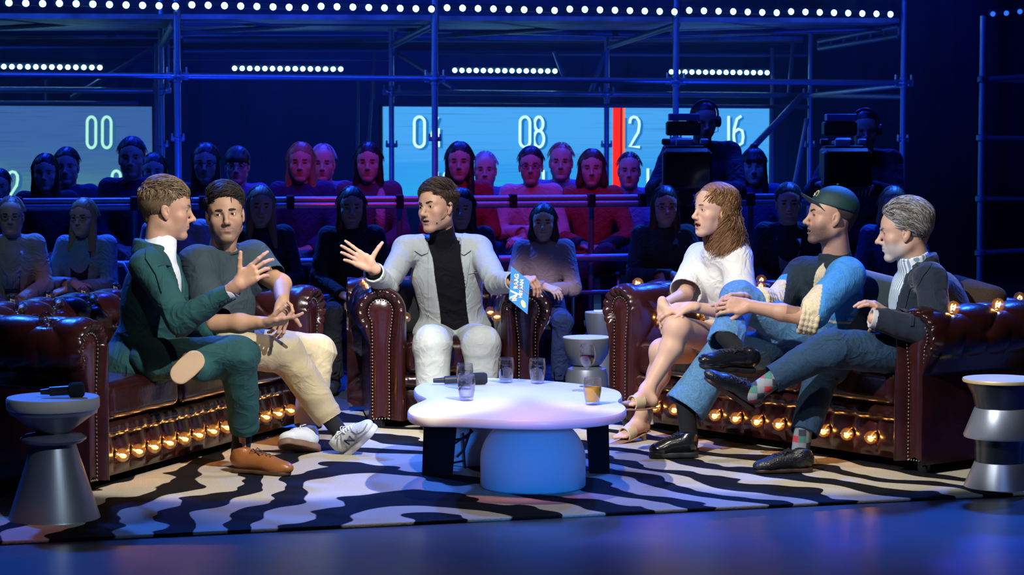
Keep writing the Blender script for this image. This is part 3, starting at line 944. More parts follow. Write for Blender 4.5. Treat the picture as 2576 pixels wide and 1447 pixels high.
# deck boards overhead
for (x0, x1, yf, yb_, Df, Db) in ((-60, 436, 46, 78, 17.2, 18.9), (455, 1085, 48, 80, 17.6, 19.5), (1104, 1692, 52, 84, 18.2, 20.1), (1708, 2262, 55, 86, 18.8, 20.6),
                                  (-60, 980, 96, 124, 20.8, 23.6), (1000, 2020, 100, 128, 21.2, 24.2)):
    a_, c_, d_, e_ = pt(x0, yf, Df), pt(x1, yf + 2, Df + (x1 - x0) * .0009), pt(x1, yb_, Db + (x1 - x0) * .0009), pt(x0, yb_, Db)
    npl = 5
    for k in range(npl):
        t0, t1 = k / npl, (k + .93) / npl
        A0, A1, B0, B1 = a_ + (e_ - a_) * t0, a_ + (e_ - a_) * t1, c_ + (d_ - c_) * t0, c_ + (d_ - c_) * t1
        V_ = [rel(q) + np.array([0, 0, z]) for z in (0, .04) for q in (A0, B0, B1, A1)]
        bb = MB(); bb.raw(V_, [(0, 3, 2, 1), (4, 5, 6, 7), (0, 1, 5, 4), (1, 2, 6, 5), (2, 3, 7, 6), (3, 0, 4, 7)]); bb.obj('deck_board', mat('deck board', (.20, .22, .28), .6, bump=(12, .4), var=(5, .4)), sc)
# ladder beam at the right end
b = MB()
A, B_, C_, D_ = pt(2060, 104, 20.6), pt(2262, 66, 19.4), pt(2060, 122, 20.6), pt(2262, 90, 19.4)
for a, c in ((A, B_), (C_, D_)): b.tube([rel(a), rel(c)], .024, 10)
for i in range(7):
    t = i / 6; b.tube([rel(A + (B_ - A) * t), rel(C_ + (D_ - C_) * t)], .016, 8)
b.obj('ladder_beam', dark_tube, sc, smooth='auto')
# second tower at the far right
t2 = empty('scaffold_tower', P(2470, 300, 18.4) * [1, 1, 0]); b2 = np.array(t2.location)
tag(t2, 'separate scaffold tower cropped by the right edge of the picture', 'scaffold')
p = P(2470, 300, 18.4)
b = MB(); b.tube([np.array([0, 0, 0]), np.array([0, 0, P(2470, 40, 18.4)[2]])], .0262, 14); b.obj('post', tubem, t2, smooth='auto')
b = MB(); b.tube([np.array([.9, .2, 0]), np.array([.9, .2, 2.6])], .0262, 14); b.obj('post', tubem, t2, smooth='auto')
for (ya, yb, D2) in ((200, 190, 18.6), (347, 349, 18.6), (636, 628, 18.6), (200, 208, 19.2), (500, 503, 19.4)):
    b = MB(); a = P(2470, ya, 18.4 + (D2 - 18.6)); c = P(2576 + 190, yb + (yb - ya), D2)
    b.tube([a - b2, c - b2], .022, 10); b.obj('ledger', tubem, t2, smooth='auto'); b = MB()
    b.lathe([(.0265, -.03), (.045, -.02), (.045, .02), (.0265, .03)], np.array([0, 0, P(2470, ya, 18.4)[2]]), 14); b.obj('coupler', tubem, t2, smooth='auto')

# ---- LED bars
lampm = emission('lamp glow', (.20, .62, 1.0), 22)
lampoff = mat('dim lamp glass', (.05, .1, .3), .2, emit=(.02, .12, .6), estr=1.5)
bh = mat('led bar housing', (.02, .022, .03), .5)
me_l = MB().lathe([(.0001, -.012), (.013, -.010), (.0195, -.003), (.021, .004)], n=12).mesh('lamp', lampm, True)
me_r = MB().lathe([(.021, -.002), (.026, -.004), (.027, .012), (.023, .016)], n=12).mesh('rim', bh, True)
def bar(loc_list, label, group, sz=1.0, m=None, ry=0.0, housing=True):
    loc_list = [np.asarray(q) for q in loc_list]
    base = sum(loc_list) / len(loc_list)
    t = empty('led_bar', base, label=label, cat='stage light', group=group)
    d = nrm(loc_list[-1] - loc_list[0]); Rr = np.array([d, np.cross([0, 0, 1], d), [0, 0, 1]]).T
    L_ = np.linalg.norm(loc_list[-1] - loc_list[0])
    b = MB(); b.box(Rr @ np.array([0, .035, .012]), (L_ / 2 + .03 * sz, .03, .026), Rr, .006); b.obj('housing', bh, t)
    for q in loc_list:
        for me, nm in ((me_r, 'rim'), (me_l, 'lamp')):
            if nm == 'rim' and not housing: continue
            o = link(nm, me, t); o.location = tuple(q - base - Rr @ np.array([0, .0, 0])); o.rotation_euler = (-PI / 2, 0, math.atan2(d[1], d[0])); o.scale = (sz,) * 3
            if m: o.material_slots[0].link = 'OBJECT'; o.material_slots[0].material = m
            if nm == 'rim': o.parent = t
    return t
NL = 58
xs = [22.5]
step = 42.0
while len(xs) < NL: xs.append(xs[-1] + step); step -= (42.0 - 34.8) / (NL - 1)
xs = np.array(xs); xs = 22.5 + (xs - 22.5) * (2240 - 22.5) / (xs[-1] - 22.5)
ords = ['first', 'second', 'third', 'fourth', 'fifth', 'sixth', 'seventh', 'eighth']
k = 0; grp = []
cuts_ = [6, 14, 22, 29, 37, 45, 51, 58] if False else [3, 11, 19, 27, 35, 43, 50, 58]
s0 = 0
for gi, e in enumerate(cuts_):
    L_ = []
    for j in range(s0, e):
        x = xs[j]; D = 16.7 + (x - 22) / 2218 * 2.3
        y = 7 + (x - 22) / 2218 * 25 + (j - s0) * .55
        L_.append(P(x, y, D))
    bar(L_, 'overhead LED bar of round cool white lamps, ' + ords[gi] + ' from the left in the top row', 'LED bars of the top row', 1.22)
    s0 = e
bar([P(x, y, 18.3) for x, y in ((2498, 35), (2532, 33), (2566, 29), (2600, 27), (2634, 25))], 'dim blue LED bar at the top right corner above the far tower', None, .8, lampoff)
for (x0, x1, y0, y1, n, D, lab) in ((-51, 251, 167, 170, 16, 18.9, 'far left, above the screen showing 00'), (590, 857, 172, 174, 15, 19.5, 'over the dark gap between the two screens'),
                               (1144, 1396, 177, 179, 15, 20.2, 'above the numbers 04 and 08'), (1689, 1930, 181, 183, 15, 20.9, 'at the right, above the number 16')):
    bar([P(x0 + (x1 - x0) * i / (n - 1), y0 + (y1 - y0) * i / (n - 1), D) for i in range(n)], 'short strip of tightly packed white LED lamps ' + lab, 'LED strips of the second row', .98, housing=False)

# ---- LED screens
def screen_mat(name, c1, c2, c3, strength, grid):
    m = bpy.data.materials.new(name); m.use_nodes = True; nt = m.node_tree; nt.nodes.clear()
    N = nt.nodes.new; Lk = nt.links.new
    tc = N('ShaderNodeTexCoord'); sp = N('ShaderNodeSeparateXYZ'); Lk(tc.outputs['Generated'], sp.inputs[0])
    nz = N('ShaderNodeTexNoise'); nz.inputs['Scale'].default_value = 3.0; nz.inputs['Detail'].default_value = 6
    mp = N('ShaderNodeMapping'); mp.inputs['Scale'].default_value = (1.0, 1, 6); Lk(tc.outputs['Generated'], mp.inputs[0]); Lk(mp.outputs[0], nz.inputs['Vector'])
    ad = N('ShaderNodeMath'); ad.operation = 'MULTIPLY_ADD'; Lk(nz.outputs['Fac'], ad.inputs[0]); ad.inputs[1].default_value = .7; Lk(sp.outputs['Z'], ad.inputs[2])
    cr = N('ShaderNodeValToRGB'); e = cr.color_ramp.elements
    e[0].position = .35; e[0].color = (*c1, 1); e[1].position = 1.2 if False else 1.0; e[1].color = (*c3, 1)
    x = cr.color_ramp.elements.new(.7); x.color = (*c2, 1)
    Lk(ad.outputs[0], cr.inputs[0])
    # horizontal streak lines
    wv = N('ShaderNodeTexNoise'); wv.inputs['Scale'].default_value = 1; mp2 = N('ShaderNodeMapping'); mp2.inputs['Scale'].default_value = (2.2, 1, 95)
    Lk(tc.outputs['Generated'], mp2.inputs[0]); Lk(mp2.outputs[0], wv.inputs['Vector'])
    r2 = N('ShaderNodeMapRange'); r2.inputs['From Min'].default_value = .60; r2.inputs['From Max'].default_value = .72; r2.inputs['To Min'].default_value = 1; r2.inputs['To Max'].default_value = .5
    Lk(wv.outputs['Fac'], r2.inputs['Value'])
    # pixel pitch
    m1 = N('ShaderNodeMath'); m1.operation = 'MULTIPLY'; Lk(sp.outputs['X'], m1.inputs[0]); m1.inputs[1].default_value = grid
    m2 = N('ShaderNodeMath'); m2.operation = 'FRACT'; Lk(m1.outputs[0], m2.inputs[0])
    m3 = N('ShaderNodeMath'); m3.operation = 'GREATER_THAN'; Lk(m2.outputs[0], m3.inputs[0]); m3.inputs[1].default_value = .3
    m4 = N('ShaderNodeMath'); m4.operation = 'MULTIPLY_ADD'; Lk(m3.outputs[0], m4.inputs[0]); m4.inputs[1].default_value = .25; m4.inputs[2].default_value = .8
    mm = N('ShaderNodeMath'); mm.operation = 'MULTIPLY'; Lk(m4.outputs[0], mm.inputs[0]); Lk(r2.outputs[0], mm.inputs[1])
    st = N('ShaderNodeMath'); st.operation = 'MULTIPLY'; Lk(mm.outputs[0], st.inputs[0]); st.inputs[1].default_value = strength
    em = N('ShaderNodeEmission'); o = N('ShaderNodeOutputMaterial'); Lk(cr.outputs[0], em.inputs[0]); Lk(st.outputs[0], em.inputs[1]); Lk(em.outputs[0], o.inputs[0])
    return m
DIG = {'0': [[(.5 + .5 * math.sin(a) * 1.0, (.80 if math.cos(a) > 0 else .20) + .2 * math.cos(a)) for a in np.linspace(0, 2 * PI, 33)]],
       '1': [[(.62, 1), (.62, 0)]],
       '4': [[(.72, 1), (.0, .28), (1.0, .28)], [(.80, .62), (.80, 0)]],
       '2': [[(.0, .78), (.02, .88), (.15, .97), (.4, 1.0), (.7, .97), (.92, .86), (.95, .72), (.85, .5), (.0, .02), (1.0, .0)]],
       '8': [[(.5 + .42 * math.sin(a), .77 + .23 * math.cos(a)) for a in np.linspace(0, 2 * PI, 25)], [(.5 + .5 * math.sin(a), .27 + .27 * math.cos(a)) for a in np.linspace(0, 2 * PI, 25)]],
       '6': [[(.8, 1.0), (.35, .9), (.05, .55), (.0, .3), (.1, .08), (.5, .0), (.9, .08), (1.0, .3), (.9, .5), (.5, .56), (.1, .46)]]}
def number(txt, x0, y0, y1, D, W, parent, base, gm, sm, gap=.45, r=.0135):
    s_, y0, y1 = None, y0, y1
    x = x0
    A = []
    for ch in txt:
        for ln in DIG[ch]:
            A.append([P(x + u * W, y1 + (y0 - y1) * v, D(x)) - base for u, v in ln])
        x += W * (1 + gap)
    b = MB(); [b.tube(l, r, 8) for l in A]; b.obj('numeral', gm, parent, smooth=True)
    b = MB()
    for l in A: b.tube([q + np.array([.022, .022, -.012]) for q in l], r * 1.5, 8)
    b.obj('numeral_shadow', sm, parent, smooth=True)
def screen(x0, x1, yt, yb, D0, D1, label, m, nums, glow, shade, bar_=None):
    D = lambda x: D0 + (x - x0) / (x1 - x0) * (D1 - D0)
    a, c = P(x0, yt, D0), P(x1, yt, D1); zb = P(x0, yb, D0)[2]; zt = a[2]
    base = (a + c) / 2 * [1, 1, 0] + [0, 0, zb]
    d = nrm((c - a) * [1, 1, 0]); L_ = np.linalg.norm((c - a)[:2]); rz = math.atan2(d[1], d[0])
    t = empty('led_screen', base, 0, label=label, cat='screen')
    Rr = np.array([d, np.cross([0, 0, 1], d), [0, 0, 1]]).T
    b = MB(); b.box(Rr @ np.array([0, .06, 0]) + [0, 0, (zt - zb) / 2], (L_ / 2, .02, (zt - zb) / 2)); 
    me = MB().box((0, 0, 0), (L_ / 2, .02, (zt - zb) / 2)).mesh('display', m); o = link('display', me, t); o.location = tuple(Rr @ np.array([0, .05, 0]) + [0, 0, (zt - zb) / 2]); o.rotation_euler = (0, 0, rz)
    me = MB().box((0, .07, 0), (L_ / 2 + .02, .04, (zt - zb) / 2 + .02), None, .005).mesh('housing', black); o = link('housing', me, t); o.location = tuple(Rr @ np.array([0, .05, 0]) + [0, 0, (zt - zb) / 2]); o.rotation_euler = (0, 0, rz)
    for (tx, x, ya, yb_, W, gp) in nums: number(tx, x, ya, yb_, D, W, t, base, glow, shade, gp)
    if bar_:
        for (xa, xb, mm) in bar_:
            p0, p1 = P(xa, yt, D(xa)) - base, P(xb, yt, D(xb)) - base
            b = MB(); c0 = (p0 + p1) / 2; b.box([c0[0], c0[1], (zt - zb) / 2], (np.linalg.norm(p1 - p0) / 2, .030, (zt - zb) / 2 - .002), Rr); b.obj('red_stripe', mm, t)
    return t
g1 = emission('numeral glow', (.55, .95, 1.0), 1.35); sh1 = emission('numeral shade', (.015, .26, .75), .75)
g0 = emission('numeral glow greenish', (.42, .88, .72), 1.1); sh0 = emission('numeral shade left', (.05, .24, .60), .55)
screen(966, 1938, 268, 524, 21.6, 22.6, 'wide bright blue LED screen with numbers 04, 08, 12, 16 and a red stripe', screen_mat('screen right', (.02, .46, .82), (.035, .36, .95), (.07, .42, 1.0), 1.0, 420),
       [('04', 1042, 294, 370, 26, .55), ('08', 1308, 294, 370, 25, .40), ('12', 1552, 294, 370, 25, .3), ('16', 1818, 292, 366, 24, .15), ('10', 1085, 432, 492, 24, .35), ('14', 1352, 428, 488, 24, .35), ('18', 1615, 424, 486, 24, .3), ('22', 1838, 424, 482, 22, .35)],
       g1, sh1, [(1543, 1558, emission('screen red', (1.0, .02, .004), 1.2)), (1558, 1564, emission('screen dark red', (.5, .006, .003), .9)), (1564, 1570, emission('screen orange', (1.0, .16, .05), 1.2))])
screen(-60, 383, 266, 505, 20.4, 20.9, 'pale blue LED screen with the number 00 behind the left part of the audience', screen_mat('screen left', (.12, .42, .48), (.085, .26, .58), (.075, .22, .64), .62, 150),
       [('00', 219, 294, 372, 22, .75), ('22', -12, 432, 500, 24, .4), ('02', 282, 430, 500, 21, .5)], g0, sh0)

# ---- rails of the stand
def rail(name, segs, label, group=None, clamps=(), cl=.09):
    base = sum(np.asarray(a) for a, c, r in segs) / len(segs) * [1, 1, 0]
    t = empty(name, base, label=label, cat='railing')
    for a, c, r in segs:
        b = MB(); b.tube([a - base, c - base], r, 12); b.obj('rail_tube', tubem, t, smooth='auto')
    for q in clamps:
        b = MB(); b.box(q - base, (.022, .035, cl / 2), R, .006); b.obj('clamp', black, t)
    return t
Dl = lambda x, d0: d0 + (x - 0) / 2200 * 1.25
rp = lambda x, y, d0: P(x, y, Dl(x, d0))
t = rail('guard_rail', [(rp(-60, 507, 13.55), rp(2130, 493, 13.55), .018), (rp(-60, 523, 13.55), rp(2130, 508, 13.55), .024)], 'double blue-lit guard rail in front of the rear audience rows, chest high', clamps=[rp(x, 514 - x * .0065, 13.5) for x in (48, 337, 510, 730, 1005, 1290, 1487, 1615, 1888)])
base = np.array(t.location)
for x in (-20, 337, 1005, 1487, 1888):
    q = rp(x, 515, 13.6); b = MB(); b.tube([[q[0] - base[0], q[1] - base[1], 0], [q[0] - base[0], q[1] - base[1], q[2]]], .02, 10); b.obj('post', dark_tube, t, smooth='auto')
rail('guard_rail', [(rp(-60, 672, 13.5), rp(2130, 640, 13.5), .026)], 'single lower rail at knee height behind the front audience row')
rail('kick_rail', [(rp(-60, 762, 13.55), rp(2130, 725, 13.55), .015)], 'thin rail low down in front of the rear rows, under the lower rail')

# ---- rug
rc = np.array([-2.35, 7.66, 0]); re_ = nrm([3.53, .99, 0]); rn = np.array([-re_[1], re_[0], 0])
m = bpy.data.materials.new('zebra rug'); m.use_nodes = True; nt = m.node_tree; N = nt.nodes.new; Lk = nt.links.new
bs_ = nt.nodes['Principled BSDF']; bs_.inputs['Roughness'].default_value = .95; bs_.inputs['Sheen Weight'].default_value = .0; bs_.inputs['Specular IOR Level'].default_value = .1
tc = N('ShaderNodeTexCoord')
nz = N('ShaderNodeTexNoise'); nz.inputs['Scale'].default_value = 1.5; nz.inputs['Detail'].default_value = 1.5; Lk(tc.outputs['Object'], nz.inputs['Vector'])
nz2 = N('ShaderNodeTexNoise'); nz2.inputs['Scale'].default_value = 4.2; nz2.inputs['Detail'].default_value = 1; Lk(tc.outputs['Object'], nz2.inputs['Vector'])
sp = N('ShaderNodeSeparateXYZ'); Lk(tc.outputs['Object'], sp.inputs[0])
def MA(op, a, b_=None, c_=None):
    n_ = N('ShaderNodeMath'); n_.operation = op
    for i_, v in enumerate((a, b_, c_)):
        if v is None: continue
        if isinstance(v, (int, float)): n_.inputs[i_].default_value = v
        else: Lk(v, n_.inputs[i_])
    return n_.outputs[0]
xo = MA('SUBTRACT', sp.outputs['X'], 2.15)
ax_ = MA('SQRT', MA('ADD', MA('MULTIPLY', xo, xo), .03))
f1 = MA('MULTIPLY_ADD', sp.outputs['Y'], .42, ax_)
f2 = MA('MULTIPLY_ADD', nz.outputs['Fac'], .62, f1)
f3 = MA('MULTIPLY_ADD', nz2.outputs['Fac'], .16, f2)
f4 = MA('SINE', MA('MULTIPLY', f3, 2 * PI / .31))
f5 = MA('ADD', f4, MA('MULTIPLY_ADD', nz2.outputs['Fac'], 1.6, -.72))
st = MA('MULTIPLY_ADD', f5, 9.0, .5); stc = N('ShaderNodeClamp'); Lk(st, stc.inputs[0])
mx = N('ShaderNodeMix'); mx.data_type = 'RGBA'; Lk(stc.outputs[0], mx.inputs[0]); mx.inputs[6].default_value = (.0045, .005, .007, 1); mx.inputs[7].default_value = (.43, .375, .275, 1)
Lk(mx.outputs[2], bs_.inputs['Base Color'])
pz = N('ShaderNodeTexNoise'); pz.inputs['Scale'].default_value = 160; Lk(tc.outputs['Object'], pz.inputs['Vector'])
hh = MA('ADD', MA('MULTIPLY', stc.outputs[0], .6), pz.outputs['Fac'])
bp = N('ShaderNodeBump'); bp.inputs['Strength'].default_value = .5; bp.inputs['Distance'].default_value = .008; Lk(hh, bp.inputs['Height']); Lk(bp.outputs[0], bs_.inputs['Normal'])
me = MB().box((2.55, 1.75, .007), (2.55, 1.75, .007), None, .004).mesh('rug', m)
rug = link('zebra_rug', me, None, label='large black and cream zebra striped rug under the sofas and coffee table', cat='rug')
rug.location = tuple(rc); rug.rotation_euler = (0, 0, math.atan2(re_[1], re_[0]))

# ---- leather seats
LE = mat('oxblood leather', (.022, .0048, .0042), .24, bump=(45, .12), var=(7, .4), spec=.6, coat=.3)
LEP = mat('oxblood leather panel', (.030, .006, .005), .24, bump=(60, .08), var=(5, .25), spec=.6, coat=.3)
BRASS = mat('nail brass', (.75, .68, .55), .22, 1.0)
GLB = thin_glass('bulb glass', (.95, .90, .84), .16)
def glow_glass(name, st):
    m = thin_glass(name, (1.0, .86, .66), .12); nt = m.node_tree
    e = nt.nodes.new('ShaderNodeEmission'); e.inputs[0].default_value = (1.0, .36, .06, 1)
    lw = nt.nodes.new('ShaderNodeLayerWeight'); lw.inputs['Blend'].default_value = .5
    mr = nt.nodes.new('ShaderNodeMapRange'); mr.inputs['To Min'].default_value = st; mr.inputs['To Max'].default_value = st * .12
    nt.links.new(lw.outputs['Facing'], mr.inputs['Value']); nt.links.new(mr.outputs[0], e.inputs[1])
    ad = nt.nodes.new('ShaderNodeAddShader'); out_ = [n for n in nt.nodes if n.type == 'OUTPUT_MATERIAL'][0]
    nt.links.new(out_.inputs[0].links[0].from_socket, ad.inputs[0]); nt.links.new(e.outputs[0], ad.inputs[1]); nt.links.new(ad.outputs[0], out_.inputs[0])
    return m
GLOW, GLOWD = glow_glass('lit bulb glass', .20), glow_glass('dim bulb glass', .08)
FIL = emission('filament', (1.0, .46, .13), 60)
FILO = mat('dead filament', (.5, .35, .2), .4, .5)
FILD = emission('filament dim', (1.0, .45, .15), 12)
bulb_me = MB().sphere((0, 0, .036), .030, 18, 12).mesh('globe', GLB, True)
sock_me = MB().lathe([(.0001, -.004), (.013, -.003), (.013, .010), (.011, .014), (.0001, .015)], n=12).mesh('socket', BRASS, True)
fil_me = MB().tube([(-.010, 0, .022), (-.011, .003, .040), (-.004, -.003, .046), (.003, .003, .038), (.006, -.002, .050), (.011, 0, .040), (.010, 0, .022)], .0028, 5).mesh('filament', FIL, True)
nail_me = None
def surf(fn, ts, vs, disp=None):
    """grid of points fn(t,v) -> (nt,nv,3) with arc lengths"""
    A = np.array([[fn(t, v) for v in vs] for t in ts])
    return A
def grid_normals(A):
    du = np.gradient(A, axis=0); dv = np.gradient(A, axis=1)
    n = np.cross(du, dv); return n / (np.linalg.norm(n, axis=2)[:, :, None] + 1e-9)
def arc(A, axis):
    d = np.linalg.norm(np.diff(A, axis=axis), axis=2); z = np.zeros((A.shape[0], 1) if axis == 1 else (1, A.shape[1]))
    return np.concatenate([z, np.cumsum(d, axis=axis)], axis=axis)
def tuft(U, V, a, b, amp, mask=None, pw=.42):
    p = U / a + V / b; q = U / a - V / b
    h = (np.abs(np.sin(PI * p)) * np.abs(np.sin(PI * q))) ** pw
    d = amp * (h - .75)
    pit = np.exp(-((((p + .5) % 1 - .5) ** 2 + ((q + .5) % 1 - .5) ** 2) / .02)) * amp * .9
    d = d - pit
    return d * (mask if mask is not None else 1)
def grid_faces(nu, nv, flip=False):
    idx = np.arange(nu * nv).reshape(nu, nv)
    q = np.stack([idx[:-1, :-1], idx[1:, :-1], idx[1:, 1:], idx[:-1, 1:]], -1).reshape(-1, 4)
    return q[:, ::-1] if flip else q
def smoothstep(x, a, b):
    t = np.clip((x - a) / (b - a), 0, 1); return t * t * (3 - 2 * t)
RZ, RR_ = .598, .132      # roll centre height, radius
def arm_profile(t):
    """t 0..1 from the outer foot, over the roll, to the inner foot; (u, z); u>0 is the seat side"""
    if t < .22:
        k = t / .22; return (-.060, .045 + k * (.44 - .045))
    if t < .30:
        k = (t - .22) / .08; a0 = (-.060, .44); a1 = (RR_ * math.cos(math.radians(222)), RZ + RR_ * math.sin(math.radians(222)))
        return (a0[0] + (a1[0] - a0[0]) * k, a0[1] + (a1[1] - a0[1]) * k)
    if t < .72:
        k = (t - .30) / .42; a = math.radians(222 - 222 * k); return (RR_ * math.cos(a), RZ + RR_ * math.sin(a))
    k = (t - .72) / .28; return (RR_ , RZ - k * (RZ - .045))
def panel_profile(t):
    r = .066
    if t < .30:
        k = t / .30; a1 = (r * math.cos(math.radians(222)), .60 + r * math.sin(math.radians(222)))
        z = .055 + k * (a1[1] - .055); u = -.046 if z < .5 else -.046 + (a1[0] + .046) * (z - .5) / (a1[1] - .5)
        return (u, z)
    if t < .72:
        k = (t - .30) / .42; a = math.radians(222 - 222 * k); return (r * math.cos(a), .60 + r * math.sin(a))
    k = (t - .72) / .28; z = .60 - k * (.60 - .055); u = r - (r - .046) * min(1, k / .30)
    return (u, z)
def add_bulb(t, p, n, state):
    n = nrm(n); q = Vector(n).to_track_quat('Z', 'Y')
    g = link('light_bulb', bulb_me, t); g.location = tuple(p); g.rotation_euler = q.to_euler()
    s_ = link('socket', sock_me, g)
    f = link('filament', fil_me, g)
    if state != 'off': g.material_slots[0].link = 'OBJECT'; g.material_slots[0].material = GLOW if state == 'on' else GLOWD
    if state != 'on':
        f.material_slots[0].link = 'OBJECT'; f.material_slots[0].material = FILO if state == 'off' else FILD
def chesterfield(name, loc, rz, W, seats, label, cat, bulbs):
    root = empty(name, loc, rz, label=label, cat=cat)
    DEP = .90
    nails_v = MB()
    for side in (-1, 1):
        ts = np.linspace(0, 1, 170); vs = np.linspace(DEP, .035, 120)
        x0 = side * W / 2
        def f(t, v): u, z = arm_profile(t); return (x0 - side * u, v, z)
        A = surf(f, ts, vs)
        U = arc(A, 0); V = A[:, :, 1]
        tm = ts[:, None] * np.ones_like(V)
        msk = smoothstep(tm, .36, .42) * (1 - smoothstep(tm, .985, 1.0)) * smoothstep(V, .035, .13)
        ridge = smoothstep(tm, .28, .33) * (1 - smoothstep(tm, .36, .42))
        N_ = grid_normals(A) * side
        U0 = U - U[int(170 * .50)][None, :]
        aL, bL = .30, .30
        d = tuft(U0, V - .17, aL, bL, .020, msk) + ridge * .007 * (np.abs(np.sin(PI * (V - .17) / (bL / 2))) ** .5 - .6)
        A2 = A + N_ * d[:, :, None]
        # front rim rows, pleated round the roll, down to the panel
        m_ = 26
        rows = []
        for j in range(1, m_ + 1):
            k = j / m_
            row = []
            for i, t in enumerate(ts):
                u0, z0 = arm_profile(t); u1, z1 = panel_profile(t)
                kk = k
                u = u0 + (u1 - u0) * kk; z = z0 + (z1 - z0) * kk
                pl = abs(math.sin(PI * (t - .30) / .42 * 9.5)) ** .45 if .30 < t < .72 else 1
                wt = math.sin(PI * min(1, kk * 1.0)) ** .7
                y = .035 - .030 * math.sin(PI * .5 * min(1, kk * 3)) - .026 * wt * (.45 + .55 * pl) + (.014 * kk ** 3)
                u += (u0 - 0) * .0
                row.append((x0 - side * u, y, z))
            rows.append(row)
        Rr = np.array(rows).transpose(1, 0, 2)
        A3 = np.concatenate([A2, Rr], axis=1)
        nu, nv = A3.shape[:2]
        F = grid_faces(nu, nv, side < 0)
        # back cap
        arm = link('arm', mesh_np('arm', A3.reshape(-1, 3), F, LE, True), root)
        # front panel
        pv = [panel_profile(t) for t in np.linspace(0, 1, 70)]
        cx = 0.0
        V_ = []; F_ = []; nr = 7
        for j in range(nr + 1):
            k = j / nr
            for (u, z) in pv:
                zc = min(z, .60); uu = u * (1 - k) ; zz = zc + (z - zc) * (1 - k)
                if z < .60: zz = max(z, .075 * k + z * (1 - k)) if z < .075 else z
                V_.append((x0 - side * uu, .012 - .014 * math.sin(PI / 2 * min(1, k * 1.3)), zz))
        n_ = len(pv)
        for j in range(nr):
            for i in range(n_ - 1): F_.append((j * n_ + i, j * n_ + i + 1, (j + 1) * n_ + i + 1, (j + 1) * n_ + i))
        if side < 0: F_ = [f_[::-1] for f_ in F_]
        pnl = link('front_panel', mesh_np('front_panel', V_, F_, LEP, True), arm)
        # nailheads
        b = MB(); acc = 0; last = None
        prof = [panel_profile(t) for t in np.linspace(0, 1, 600)] 
        prof += [(u, .06) for u in np.linspace(prof[-1][0], -.046, 30)]
        for (u, z) in prof:
            if last is not None: acc += math.hypot(u - last[0], z - last[1])
            last = (u, z)
            if acc > .0145:
                acc = 0; sc_ = .92
                b.sphere((x0 - side * u * sc_, .004, .60 + (z - .60) * .985 if z > .6 else z), (.0048, .0034, .0048), 8, 4)
        b.obj('nail_trim', BRASS, arm, smooth=True, kind='stuff')
        # bulbs at the lattice points of the arm
        pts = []
        for i in range(-8, 9):
            for j in range(-8, 9):
                if (i + j) % 2: continue
                u = aL * i / 2; v = bL * j / 2 + .17
                if not (.05 < v < DEP - .14): continue
                k = np.argmin(np.abs(U0[:, 0] - u))
                if abs(U0[k, 0] - u) > .02 or not (.40 < ts[k] < .93): continue
                jj = np.argmin(np.abs(vs - v))
                pts.append((A2[k, jj], N_[k, jj], u))
        for p_, n__, u in pts:
            s_ = bulbs(side, 'arm', p_, u)
            if s_: add_bulb(root, p_, n__, s_)
        b = MB(); b.box((x0 + side * .02, DEP / 2, .30), (.035, DEP / 2 - .02, .25), None, .01); b.obj('arm_core', LE, arm)
        for y in (.06, DEP - .08):
            b = MB(); b.lathe([(.0001, 0), (.022, 0), (.028, .02), (.030, .05), (.0001, .05)], (x0, y, 0), 14); b.obj('foot', black, root, smooth='auto')
    # back
    def fb(t, x):
        u, z = arm_profile(t); return (x, DEP - .10 - u * 1.0 + .0, z)
    ts = np.linspace(0, 1, 150); nx = int((W + .28) / .0075)
    xs_ = np.linspace(-W / 2 - .13, W / 2 + .13, nx)
    A = surf(fb, ts, xs_); U = arc(A, 0); U0 = U - U[75][None, :]; V = A[:, :, 0]
    tm = ts[:, None] * np.ones_like(V)
    msk = smoothstep(tm, .33, .40) * (1 - smoothstep(tm, .985, 1.0))
    N_ = grid_normals(A)
    if N_[75, 10][2] < 0: N_ = -N_
    nb_ = max(2, round((W) / .30)); bB = W / nb_
    d = tuft(U0, V, .30, bB, .020, msk)
    A2 = A + N_ * d[:, :, None]
    bk = link('backrest', mesh_np('backrest', A2.reshape(-1, 3), grid_faces(*A2.shape[:2], True), LE, True), root)
    for i in range(-8, 9):
        for j in range(-14, 15):
            if (i + j) % 2: continue
            u = .15 * i; v = bB * j / 2
            if abs(v) > W / 2 - .02: continue
            k = np.argmin(np.abs(U0[:, 0] - u))
            if abs(U0[k, 0] - u) > .02 or not (.40 < ts[k] < .93): continue
            jj = np.argmin(np.abs(xs_ - v)); s_ = bulbs(0, 'back', A2[k, jj], u)
            if s_: add_bulb(root, A2[k, jj], N_[k, jj], s_)
    b = MB(); b.box((0, DEP - .06, .30), (W / 2 + .05, .05, .25), None, .01); b.obj('back_core', LE, bk)
    # seat base with tufted front band and plain roll
    wi = W / 2 - RR_ + .01
    b = MB(); b.box((0, .42, .20), (wi, .36, .10), None, .01); b.obj('seat_frame', LE, root)
    def ff(t, x):      # front band, t from z .05 to .215
        return (x, .055 - .018 * math.sin(PI * t), .045 + .17 * t)
    nt_ = 40; nx = int(wi * 2 / .0075); A = surf(ff, np.linspace(0, 1, nt_), np.linspace(-wi, wi, nx)); V = A[:, :, 0]; Z = A[:, :, 2]
    nbm = max(3, round(2 * wi / .140)); pb = 2 * wi / nbm
    N_ = np.zeros_like(A); N_[:, :, 1] = -1
    d = .016 * (np.abs(np.sin(PI * V / pb)) ** .5 - .6) * smoothstep(Z, .05, .08)
    pitv = np.exp(-((((V / pb + .5) % 1 - .5) * pb / .02) ** 2 + ((Z - .135) / .02) ** 2)) * .012
    A2 = A + N_ * (d - pitv)[:, :, None]
    link('front_band', mesh_np('front_band', A2.reshape(-1, 3), grid_faces(*A2.shape[:2], True), LE, True), root)
